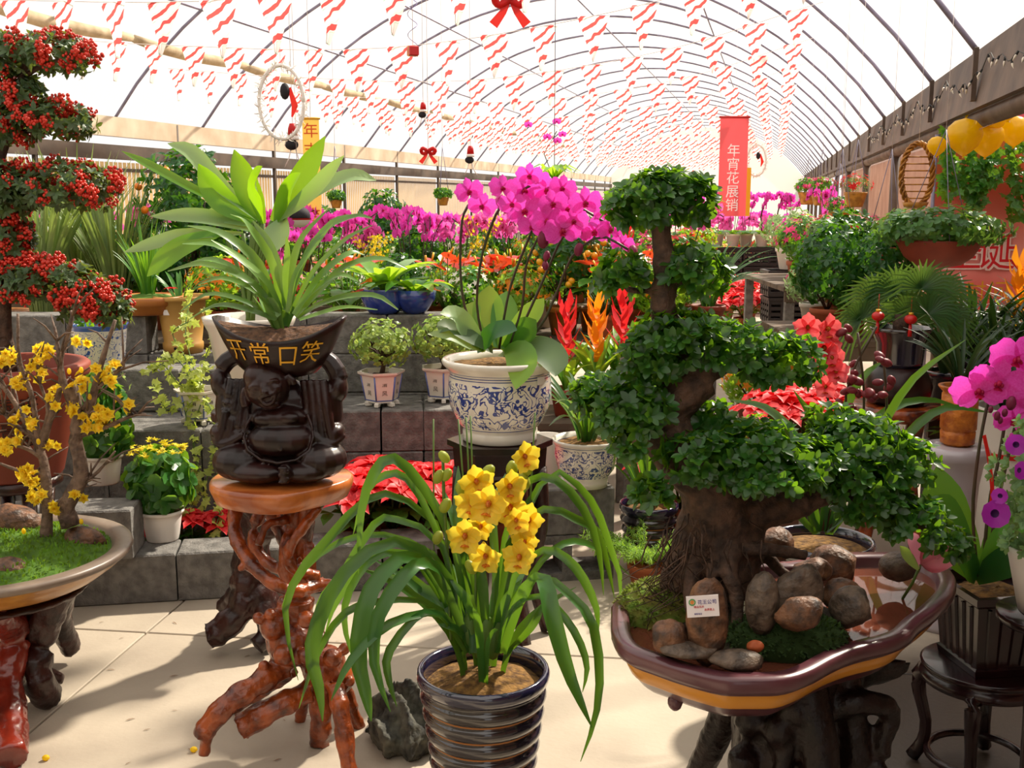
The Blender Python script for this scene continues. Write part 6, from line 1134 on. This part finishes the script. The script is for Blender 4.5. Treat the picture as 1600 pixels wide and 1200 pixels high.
for (q_, nn) in pad_pts(Vector((0, 0, .22)), (.12, .12, .07), 40): Ms += rosette(q_, nn, 5, .03, .4)
joined('foliage', T_OV, Ms, G_mid, t); joined('flowers', T_STAR, [Matrix.Translation(q_) @ nn.to_track_quat('Z', 'Y').to_matrix().to_4x4() @ Matrix.Scale(.02, 4) for (q_, nn) in pad_pts(Vector((0, 0, .23)), (.12, .12, .07), 24, 0)], redf, t)
bench(1195, 1300, 4.55, 5.15, .34, 'low bench of poinsettias behind the square planter')
for (x, Y) in ((1215, 4.7), (1262, 4.72), (1235, 5.0), (1285, 4.98)): poinsettia(WX(x, Y, .34), 'red poinsettia on the low bench behind the square planter', 1.15, 8, group='poinsettias behind the square planter')
bench(1486, 1565, 4.45, 4.69, .36, 'narrow low bench of poinsettias behind the ceramic pedestal')
for (x, Y) in ((1502, 4.57), (1545, 4.57)): poinsettia(WX(x, Y, .36), 'red poinsettia on the narrow bench behind the pedestal', 1.05, 8, group='poinsettias by the pedestal')
for (x, Y) in ((1062, 4.78), (1112, 4.85)): poinsettia(WX(x, Y, 0), 'red poinsettia on the floor between the low bromeliad bench and the bonsai', 1.5, 8, group='poinsettias beyond the bonsai trunk')
# ------------------------------------------------------------------ the aisle
for j, Y in enumerate((12.4, 13.6, 14.9)):
    for x in range(1120+8*j, 1262, 44): poinsettia(WX(x+random.uniform(-5, 5), Y, 0), 'red poinsettia massed on the floor at the end of the aisle', 1.6, 8, group='poinsettias at the end of the aisle')
cr = MB(); crm = M('black_plastic', '1c1a1c', .5)
def b_crate():
    t = thing('black_crate', 'x', 'crate'); b = MB().box((0, 0, .02), (.5, .36, .02)); obj('base', b, crm, t, smooth=False)
    for (c, d) in (((0, -.175), (.5, .012)), ((0, .175), (.5, .012)), ((-.245, 0), (.012, .36)), ((.245, 0), (.012, .36))):
        o = MB()
        for k in range(4): o.box((c[0], c[1], .04+.06*k), (d[0], d[1], .035))
        o.box((c[0], c[1], .255), (d[0]+.02, d[1]+.02, .03)); n_ = 5
        for k in range(n_): o.box((c[0]+(d[0]*(k/(n_-1)-.5)*.96 if d[0] > .1 else 0), c[1]+(d[1]*(k/(n_-1)-.5)*.96 if d[1] > .1 else 0), .14), (.02, .02, .24))
        obj('slatted_side', o, crm, t, smooth=False)
    return t
crate = placer(b_crate)
for (x, Y, n) in ((1232, 11.2, 3), (1262, 11.65, 3), (1128, 16.2, 3), (1184, 16.2, 3), (1240, 16.2, 3)):
    for k in range(n): crate(WX(x, Y, .272*k), f'black slatted plastic crate, {("bottom", "middle", "top")[k]} of its stack beside the aisle', f'{("bottom", "middle", "top")[k]} black crates', 1, 0)
for (x, Y, fnc, wh, s_) in ((1232, 11.2, bush_pale, 'sage green shrub with pink flowers in a white pot on black crates', 1.5), (1262, 11.65, bush_g, 'low dark shrub on black crates', .8)): fnc(WX(x, Y, .82), wh, None, s_)
for i, x in enumerate((1120, 1145, 1165, 1190, 1215, 1235)): orchid_m(WX(x, 16.2 if i % 2 else 16.35, .83), 'magenta moth orchid on the crates at the end of the aisle', 'orchids at the end of the aisle', 1.25)
for j, Y in enumerate((18.5, 21., 24., 28.)):
    for i in range(4): x = 1010+i*58+j*14; (orchid_m, bush_r, bush_o, orchid_p, bush_red)[(i+j) % 5](WX(x, Y, .0), ('magenta moth orchid', 'rose azalea', 'orange marigold', 'pink moth orchid', 'red azalea')[(i+j) % 5]+' far down the aisle', 'plants far down the aisle', 1.9)
for i, (x, Y) in enumerate(((1290, 6.6), (1330, 6.55), (1375, 6.5), (1270, 7.1), (1315, 7.1))): (bush_g, bush_w, bush_g, bush_pale, bush_g)[i](WX(x, Y, .72), ('dark leafy shrub', 'white azalea', 'dark leafy shrub', 'sage green shrub with pink flowers', 'dark leafy shrub')[i]+' on the shrub bench beside the aisle', 'shrubs on the bench beside the aisle', (1.1, .95, 1., 1., 1.2)[i])
for i, (x, Y) in enumerate(((1250, 8.9), (1285, 8.9), (1325, 8.8), (1262, 9.7), (1300, 9.6), (1335, 9.6), (1290, 10.), (1350, 9.2))): (bush_r, bush_red, bush_r, bush_o, bush_r, bush_red, orchid_m, bush_r)[i](WX(x, Y, .85), ('rose azalea', 'red azalea', 'rose azalea', 'orange marigold', 'rose azalea', 'red azalea', 'magenta moth orchid', 'rose azalea')[i]+' on the azalea bench under the baskets', 'flowers on the azalea bench', 1.25)
for (x, Y) in ((1205, 7.5), (1228, 8.1), (1180, 7.0)): bush_o(WX(x, Y, 0), 'orange marigold in a clay pot on the floor of the aisle', 'marigolds on the aisle floor', 1.4)
# ------------------------------------------------------------------ hanging baskets on the right
def lat_of(p): return p.x*BX.x+p.y*BX.y
def chain(parent, a, c, nm='chain'): obj(nm, MB().tube([a, c], .0025, 5), steel, parent)
basil = LF('leaf_basket_green', '3f7036', '8fb83e', .4, .35, .3)
def hang_bowl(x, y, Y, rw, fx, label, mat, fol, hookz=2.30, flowers=None, keep=200, foly=1.):
    c = W(x, y, Y); m = MPP(Y, y); t = thing('hanging_bowl', label, 'hanging basket', c); r = rw*m
    obj('bowl', MB().lathe([(r*.25, -r*.62), (r*.55, -r*.55), (r*.8, -r*.36), (r*.95, -r*.1), (r*1.0, 0), (r*1.02, .012), (r*.94, .012), (r*.9, -.02)], seg=32), mat, t); soil_disc(t, (0, 0, -.02), r*.88, soil)
    hk = Vector((0, 0, .62))
    for k in range(3): a = k*2*PI/3+.4; chain(t, Vector((r*.98*math.cos(a), r*.98*math.sin(a), 0)), hk)
    obj('cord', MB().tube([hk, Vector((0, 0, arch(min(LR, lat_of(c)))-c.z))], .0013, 4), cordm, t)
    Ms = []
    for (p, nn) in pad_pts(Vector((0, 0, .06)), (fx*m, fx*m*.8, fx*m*.36*foly), 330, -.45): Ms += rosette(p, nn, 5, .045, .3)
    leaves(t, T_FIC, Ms, fol, keep, smooth=True)
    if flowers: joined('flowers', T_STAR, [Matrix.Translation(p+nn*.02) @ nn.to_track_quat('Z', 'Y').to_matrix().to_4x4() @ Matrix.Scale(.022, 4) for (p, nn) in pad_pts(Vector((0, 0, .07)), (fx*m, fx*m*.8, fx*m*.36), 36, -.2)], flowers, t)
    return t
hang_bowl(1467, 378, 6.2, 64, 104, 'large clay bowl of dense green foliage hanging in front of the red banner', terra_r, basil, 2.2); hang_bowl(1385, 388, 7.0, 34, 44, 'smaller clay bowl of green leaves hanging beside the large one', terra, G_mid, 2.2, None, 90)
hang_bowl(1310, 372, 7.8, 30, 46, 'clay bowl of pale leaves and red flowers hanging above the shrub bench', terra, MC['leaf_sage'], 2.2, redf, 90)
rat = M('rattan', 'c98a32', .5, '8f5a1c', 20)
def braid(parent, P, r, nm): 
    for ph in (0, PI*2/3, PI*4/3):
        Q = []
        for k in range(len(P)):
            a = P[max(0, k-1)]; b_ = P[min(len(P)-1, k+1)]; tt = (b_-a).normalized(); u = tt.cross(Vector((0, 1, .01))).normalized(); v = tt.cross(u); Q.append(P[k]+u*(r*math.cos(k*.9+ph))+v*(r*math.sin(k*.9+ph)))
        obj(nm, MB().tube(Q, r*.72, 5), rat, parent)
c = W(1430, 320, 7.2); m = MPP(7.2, 300); t = thing('rattan_hanging_basket', 'tall arched rattan basket frame hanging from the brown pipe', 'hanging basket', c)
braid(t, [Vector((24*m*math.cos(a)*(1 if math.sin(a) < 0 else 1), 0, 46*m+48*m*math.sin(a))) for a in [-PI/2+2*PI*k/60 for k in range(61)]], .013, 'braided_hoop')
for k in range(7): z = 46*m+48*m*(-.75+.22*k); w = 24*m*math.sqrt(max(0, 1-((z-46*m)/(48*m))**2)); obj('rung', MB().tube([(-w, 0, z), (0, -.02, z), (w, 0, z)], .005, 5), rat, t)
obj('basket', MB().lathe([(10*m, -6*m), (17*m, -3*m), (20*m, 4*m), (18*m, 4*m), (14*m, -2*m)], seg=20), rat, t); obj('cord', MB().tube([Vector((0, 0, 94*m)), Vector((0, 0, arch(min(LR, lat_of(c)))-c.z))], .0013, 4), cordm, t)
def rattan_pot(x, y, Y, rw, label, fol, flo=None, hz=2.2, rod=True, tm=T_OV):
    c = W(x, y, Y); m = MPP(Y, y); r = rw*m; t = thing('rattan_hanging_pot', label, 'hanging basket', c)
    b = MB(); prof = []
    for k in range(9): prof.append((r*(.62+.38*k/8)*(1.03 if k % 2 else 1), -r*1.3+r*1.3*k/8))
    obj('woven_pot', b.lathe(prof+[(r*.9, -.01)], seg=22), rat, t); hk = Vector((0, 0, .4)); obj('cord', MB().tube([hk, Vector((0, 0, arch(min(LR, lat_of(c)))-c.z))], .0013, 4), cordm, t)
    for k in range(3): a = k*2.1; chain(t, Vector((r*math.cos(a), r*math.sin(a), 0)), hk, 'cord')
    Ms = []
    for (p, nn) in pad_pts(Vector((0, 0, r*.5)), (r*1.35, r*1.2, r*.9), 60, -.4): Ms += rosette(p, nn, 5, max(.035, r*.4), .3)
    joined('foliage', tm, Ms, fol, t)
    if flo: joined('flowers', T_STAR, [Matrix.Translation(p) @ nn.to_track_quat('Z', 'Y').to_matrix().to_4x4() @ Matrix.Scale(.03, 4) for (p, nn) in pad_pts(Vector((0, 0, r*.6)), (r*1.5, r*1.3, r), 24, -.3)], flo, t)
    return t
rattan_pot(1337, 300, 8.6, 18, 'woven rattan pot with feathery leaves hanging nearest the tall rattan frame', LF('leaf_feathery', '54763c', '96b850', .5, .3, .3), redf, tm=T_NA); rattan_pot(1283, 300, 10.5, 16, 'woven rattan pot with pink flowers hanging over the azalea bench', G_mid, rosep); rattan_pot(1262, 300, 13., 15, 'woven rattan pot of pink flowers hanging far along the gutter', G_mid, rosep); rattan_pot(1310, 330, 9.4, 16, 'woven rattan pot with rose flowers hanging low over the azalea bench', G_mid, rosep)
for i, (x, y, Y) in enumerate(((525, 312, 8.4), (692, 308, 9.0))): rattan_pot(x, y, Y, 10, ('small rattan pot of greenery hanging in front of the bamboo mats near the yellow scroll', 'small rattan pot of greenery hanging in front of the bamboo mats near the moth orchid')[i], G_mid, None, arch(lat_of(W(x, y, Y)))-.02, False)
# hanging orchid pot under the roof
c = W(866, 282, 7.); t = thing('hanging_orchid', 'green orchid with a few pink blossoms in a dark pot hung under the roof', 'hanging basket', c); O = c; obj('pot', MB().lathe([(.05, -.1), (.08, 0), (.075, 0), (.06, -.05)], seg=18), glaze, t)
for i in range(14): a = i*2.4; qv = Vector((math.cos(a), math.sin(a), 0)); l = random.uniform(.1, .2); obj('leaf', MB().ribbon([Vector((0, 0, 0)), qv*l*.5+Vector((0, 0, l*.5)), qv*l+Vector((0, 0, l*.3))], [.03, .045, .006], -qv+Vector((0, 0, 1))), G_lite, t)
for (x, y) in ((826, 195), (870, 190), (855, 214), (879, 210), (871, 220)): flower(t, PHm, PHLm, W(x, y, 7.)-O, (random.uniform(-.5, .5), -1, 0), .055)
obj('flower_spike', MB().tube([Vector((0, 0, 0)), W(850, 240, 7)-O, W(870, 205, 7)-O], .003, 5), stem_d, t); chain(t, Vector((0, 0, 0)), Vector((0, 0, arch(lat_of(c))-c.z)), 'cord')
# ------------------------------------------------------------------ red banner and ivy
YBn = 8.3; a, b0 = WX(1440, YBn, 0), WX(1760, YBn, 0); zb, zt_ = .70, 1.98; xc, w = (a.x+b0.x)/2, b0.x-a.x
t = thing('printed_banner', 'large red printed banner with red and yellow characters behind the hanging bowl', 'banner', (xc, YBn, 0))
bm_ = bpy.data.materials.new('banner_print'); bm_.use_nodes = True; N, L = nt(bm_); pb_ = N['Principled BSDF']; tc = N.new('ShaderNodeTexCoord'); sx_ = N.new('ShaderNodeSeparateXYZ'); L.new(tc.outputs['Object'], sx_.inputs[0]); mr = N.new('ShaderNodeMapRange'); mr.inputs[1].default_value = zb; mr.inputs[2].default_value = zt_; L.new(sx_.outputs[2], mr.inputs[0]); r_ = N.new('ShaderNodeValToRGB'); e = r_.color_ramp.elements; e[0].color = lin('ea5450'); e[1].color = lin('f07c44'); q_ = e.new(.35); q_.color = lin('f2a09a'); q_ = e.new(.7); q_.color = lin('ee6450'); L.new(mr.outputs[0], r_.inputs[0]); L.new(r_.outputs[0], pb_.inputs['Base Color']); pb_.inputs['Roughness'].default_value = .45
b = MB(); n = 24
for j in range(2):
    for i in range(n+1): b.v.append((-w/2+w*i/n, .012*math.sin(i*1.1), (zb, zt_)[j]))
b.f = [(i, i+1, n+2+i, n+1+i) for i in range(n)]; b.m = [0]*n; obj('sheet', b, bm_, t)
for sx in (-1, 1): obj('pole', MB().tube([(sx*w/2, .02, 0), (sx*w/2, .02, zt_+.03)], .02, 8), steel, t)
obj('pole', MB().tube([(-w/2, .02, zt_), (w/2, .02, zt_)], .015, 8), steel, t)
m = MPP(YBn, 400)
def bchar(txt, px, py, size, mat, out=None):
    p = W(px, py, YBn); 
    for (mt, k, off) in (((out, 1, .0) if out else (None, 0, 0)), (mat, 0, .004)):
        if mt is None: continue
        offs = [(0, 0)] if not k else [(dx*.012, dz*.012) for dx in (-1, 0, 1) for dz in (-1, 0, 1) if dx or dz]; bb = MB()
        for ii, (dx, dz) in enumerate(offs): g = glyphs(txt, size, .0005); bb.add([(v[0]+dx+p.x-xc, -.018-off-.0004*ii-v[2]*.2, v[1]+dz+p.z) for v in g.v], g.f)
        obj('character', bb, mt, t, smooth=False)
prr = M('print_red', 'd01c28', .5); pyl = M('print_yellow', 'e0a020', .5); pwh = M('print_white', 'f2d8d4', .5)
bchar('圣', 1503, 397, 62*m, prr, pwh); bchar('诞', 1555, 397, 62*m, prr, pwh); bchar('、', 1606, 402, 62*m, prr, pwh)
for ch, x in zip('销售时间', (1447, 1486, 1522, 1558)): bchar(ch, x, 457, 34*m, pyl)
for i, (x, y0, y1) in enumerate(((1480, 235, 300), (1510, 225, 310), (1545, 230, 280), (1585, 220, 330), (1610, 230, 340), (1525, 255, 320))):
    top = W(x, y0, 8.12); O = Vector((top.x, top.y, top.z)); v_ = thing('hanging_ivy', ('ivy strand hanging over the top of the red banner'), 'ivy', O, group='ivy strands over the red banner'); Ms = []; P = [Vector((0, 0, 2.03-top.z))]+[W(x+random.uniform(-6, 6), y0+(y1-y0)*k/8, 8.12)-O for k in range(9)]; obj('stem', MB().tube(P, .003, 5), stem_g, v_)
    for p in P:
        for j in range(9): Ms.append(FR(jit(p, .05), jit((0, -.3, -.6), .6), jit((0, -1, .4), .3), random.uniform(.05, .085)))
    leaves(v_, T_IVY, Ms, G_mid, 40)
    obj('hanger_rod', MB().tube([P[0], P[0]+BX*(LR+.1-lat_of(O))], .006, 5), steel, v_)
# balloons tied under the pipe
by = LF('balloon_yellow', 'f8cc08', 'ffe020', .25, .05, .5, spec=.7); bp = LF('balloon_pink', 'f08aa8', 'ffa8c0', .25, .05, .4, spec=.7)
for i, (x, y, r, mt) in enumerate(((1464, 228, 15, by), (1507, 213, 28, by), (1541, 216, 27, by), (1553, 185, 20, by), (1576, 172, 15, by), (1585, 204, 23, by), (1606, 170, 26, bp), (1525, 190, 18, by))):
    Y = (7.0, 7.05, 7.35, 7.3, 7.1, 7.6, 7.9, 7.6)[i]; c = W(x, y, Y); rr = r*MPP(Y, 200); lab = 'pink balloon tied under the brown gutter pipe' if mt is bp else 'yellow balloon tied under the brown gutter pipe'
    t = thing('balloon', lab, 'balloon', c, group=None if mt is bp else 'yellow balloons under the pipe'); obj('skin', MB().lathe([(.002, -rr*1.12), (rr*.35, -rr*.9), (rr*.75, -rr*.55), (rr, 0), (rr*.9, rr*.5), (rr*.55, rr*.85), (0, rr)], seg=24), mt, t); obj('knot', MB().lathe([(.012, -rr*1.2), (.004, -rr*1.12)], seg=8), mt, t); obj('string', MB().tube([Vector((0, 0, -rr*1.15)), Vector((.03, rr*.6, -rr*1.2)), Vector((.02, rr*1.1, 0)), Vector((0, 0, 2.0-c.z))+BX*(LR+.1-lat_of(c))], .0015, 4), cordm, t)
# string of unlit fairy lights along the gutter
t = thing('fairy_lights', 'dark wire string of small unlit fairy lights looped along the brown gutter', 'string lights', H(LR, 4, 2.4)); O = Vector(t.location); P = []
for k in range(140): al = 3.6+.085*k; P.append(H(LR-.03, al, 2.36-.10*abs(math.sin(k*.16))+.02*math.sin(k*1.3))-O)
obj('wire', MB().tube(P, .003, 4), M('wire_black', '181612', .6), t); bulb = mesh('bulb', MB().lathe([(.006, 0), (.007, -.02), (.006, -.022)], seg=6, mi=0), MC['wire_black']); gl = mesh('bulb_glass', MB().lathe([(.006, -.02), (.007, -.035), (.001, -.055)], seg=6), M('bulb_glass', 'e8dcc8', .15, spec=.8))
for k in range(0, 140, 2): o = inst('bulb', bulb, t, Matrix.Translation(P[k]) @ rotx(random.uniform(-.6, .6)) @ roty(random.uniform(-.6, .6))); inst('bulb_glass', gl, o)
# tinsel garlands
tin = M('tinsel', 'b04a90', .25, '8a80c0', 60, metal=.6, island=.4)
for i, (x, y0, y1, Y) in enumerate(((1281, 350, 395, 9.0), (1338, 378, 420, 7.6))):
    top = W(x, y0, Y); t = tag(joined('tinsel_garland', T_NA, [FR(Vector((0, 0, -(W(x, y0, Y).z-W(x, y1, Y).z)*random.random())), jit((0, 0, 0), 1), jit((0, 0, 0), 1), .07) for _ in range(500)], tin, None, None), ('purple tinsel garland hanging over the azalea bench', 'pink and silver tinsel garland hanging above the shrub bench')[i], 'garland'); t.location = top
# ------------------------------------------------------------------ banners and ornaments hung under the roof
def hung(name, label, cat, x, y, Y, dz=0): 
    c = W(x, y, Y); t = thing(name, label, cat, c); obj('cord', MB().tube([Vector((0, 0, dz)), Vector((0, 0, arch(lat_of(c))-c.z))], .002, 4), cordm, t); return t, c
Yb = 14.4; t, c = hung('vertical_banner', 'long vertical pink banner with white characters hanging over the aisle', 'banner', 1148, 183, Yb); m = MPP(Yb, 250)
pkb = thin('banner_pink', 'f58f94', .6); obj('sheet', MB().box((0, 0, -76*m), (44*m, .006, 152*m)), pkb, t, smooth=False); obj('rod', MB().tube([(-24*m, 0, 0), (24*m, 0, 0)], .015, 6), lr, t)
for i, ch in enumerate('年宵花展销'): g = glyphs(ch, 21*m, .002); g.v = [(v[0], -.006-v[2], v[1]-(52+21*i)*m) for v in g.v]; obj('character', g, M('print_bright', 'ffffff', .5), t, smooth=False)
t, c = hung('yellow_strip', 'plain yellow hanging strip beside the vertical pink banner', 'banner', 1170, 262, 14.6); obj('sheet', MB().box((0, 0, -38*m), (8*m, .005, 76*m)), M('strip_yellow', 'f0c828', .6), t, smooth=False)
Yy = 7.6; t, c = hung('yellow_scroll', 'long pale yellow scroll with red characters in front of the bamboo mats', 'banner', 485, 185, Yy); m = MPP(Yy, 250); obj('sheet', MB().box((0, 0, -88*m), (26*m, .004, 176*m)), thin('scroll_yellow', 'fae58c', .5), t, smooth=False); obj('rod', MB().tube([(-15*m, 0, 0), (15*m, 0, 0)], .008, 6), gold, t)
for ch, dy in zip('年吉大吉', (20, 50, 100, 150)): g = glyphs(ch, 24*m, .001); g.v = [(v[0], -.004-v[2], v[1]-dy*m) for v in g.v]; obj('character', g, M('print_orange', 'e0501c', .5), t, smooth=False)
rb = LF('bow_red', 'd01c20', 'f03828', .5, .1, .3); bk = M('felt_black', '1c1a20', .8); wf = M('fur_white', 'f4efea', .9)
def bow(x, y, Y, label, k=1.):
    t, c = hung('red_bow', label, 'ornament', x, y, Y); m = MPP(Y, y)*k
    for sx in (-1, 1):
        obj('loop', MB().tube([Vector(v) for v in spline([(0, 0, 0), (sx*8*m, -.01, 4*m), (sx*11*m, 0, 0), (sx*7*m, .01, -4*m), (0, 0, 0)], 12)], 3*m, 6), rb, t); obj('tail', MB().ribbon([Vector((0, 0, 0)), Vector((sx*5*m, 0, -9*m)), Vector((sx*12*m, 0, -18*m))], [3*m, 5*m, 7*m], (0, -1, 0), 0), rb, t)
    obj('knot', MB().ell((0, 0, 0), 3.2*m, nu=8, nv=6), rb, t)
bow(669, 236, 8.2, 'red ribbon bow hanging in front of the left gutter'); bow(797, -2, 6.2, 'large red ribbon bow hung high above the magenta moth orchid', 2.2)
def boot(x, y, Y, label, k=1., band=True):
    t, c = hung('stocking_ornament', label, 'ornament', x, y, Y); m = MPP(Y, y)*k
    obj('red_top', MB().lathe([(7*m, -16*m), (6*m, -6*m), (4*m, 0), (0, 0)], seg=14), rb, t); obj('white_band', MB().lathe([(7.5*m, -21*m), (8*m, -19*m), (7.5*m, -16*m)], seg=14, cap1=True), wf, t); obj('black_boot', MB().ell((-2*m, 0, -27*m), (9*m, 6*m, 7*m), nu=12, nv=8), bk, t)
    for sx in (-1, 1): obj('dangling_cord', MB().tube([Vector((sx*3*m, 0, -32*m)), Vector((sx*6*m, 0, -44*m)), Vector((sx*12*m, 0, -56*m))], .004, 4), cordm, t)
boot(457, 193, 7.4, 'red, white and black stocking ornament hanging near the yellow scroll', 1.2); boot(735, 228, 8.6, 'small red, white and black stocking ornament hanging near the red bow', .8); boot(661, 160, 8.4, 'red and white stocking ornament hanging above the red bow', .7)
def wreath(x, y, Y, r, label):
    t, c = hung('white_wreath', label, 'wreath', x, y-r, Y); m = MPP(Y, y); P = [Vector((r*m*math.cos(a)*.62, 0, -r*m+r*m*math.sin(a))) for a in [2*PI*k/40 for k in range(41)]]; obj('ring', MB().tube(P, .012, 6), wf, t); joined('tinsel', T_NA, [FR(p, jit((0, 0, 0), 1), jit((0, 0, 0), 1), .05) for p in P for _ in range(6)], wf, t)
    o = obj('figure_bead', MB().ell((.1*r*m, 0, -r*m*.7), (.03, .03, .05), nu=8, nv=6), bk, t); obj('red_ribbon', MB().ribbon([Vector((.05, 0, -r*m*.6)), Vector((.08, 0, -r*m*1.1)), Vector((.06, 0, -r*m*1.4))], [.02, .04, .01], (0, -1, 0), 0), rb, t)
wreath(438, 158, 6.8, 56, 'large white oval wreath ornament hanging before the roof ribs'); wreath(1183, 250, 15, 24, 'white wreath ornament hanging next to the vertical pink banner')
t, c = hung('red_box_ornament', 'small red box ornament with wire spirals hung high under the roof', 'ornament', 645, 72, 7.); obj('box', MB().box((0, 0, -.03), (.06, .06, .06), .4, bev=.006), lr, t, smooth=False); obj('spiral', MB().tube([Vector((.03*math.cos(k*.6), .03*math.sin(k*.6), .012*k)) for k in range(26)], .002, 4), M('wire_purple', '6a4a9a', .4), t); obj('ribbon_cross', MB().box((0, 0, -.03), (.062, .012, .062), .4), gold, t, smooth=False)
t, c = hung('round_ornament', 'round black hanging ornament with a red and white band behind the broad leaves', 'ornament', 466, 322, 6.9); obj('ball', MB().ell((0, 0, -.06), (.075, .075, .06), nu=18, nv=10), bk, t); obj('red_band', MB().lathe([(.074, -.085), (.08, -.075)], seg=20, cap0=False), lr, t); obj('white_base', MB().lathe([(.03, -.13), (.06, -.11), (.074, -.085)], seg=20), wf, t)
# ------------------------------------------------------------------ litter on the floor
lit = M('dry_leaf', '7a5a3c', .8); lm_ = mesh('fallen_leaf', T_NA, lit); 
for i in range(26):
    x = random.uniform(130, 620); y = random.uniform(970, 1195); p = G(x, y, .003); o = inst('fallen_leaf', lm_, None, Matrix.Translation(p) @ rotz(random.random()*6) @ Matrix.Scale(random.uniform(.015, .035), 4)); tag(o, 'tiny dry leaf fragment lying on the concrete floor', 'leaf', 'dry leaf bits on the floor')
for (x, y) in ((72, 1188), (303, 1175)): o = tag(obj('fallen_petal', MB().ell((0, 0, .008), (.011, .009, .008), nu=8, nv=6), wint), 'yellow wintersweet bud fallen on the floor', 'flower', 'fallen yellow buds'); o.location = G(x, y, 0)
bpy.data.scenes.remove(TS)
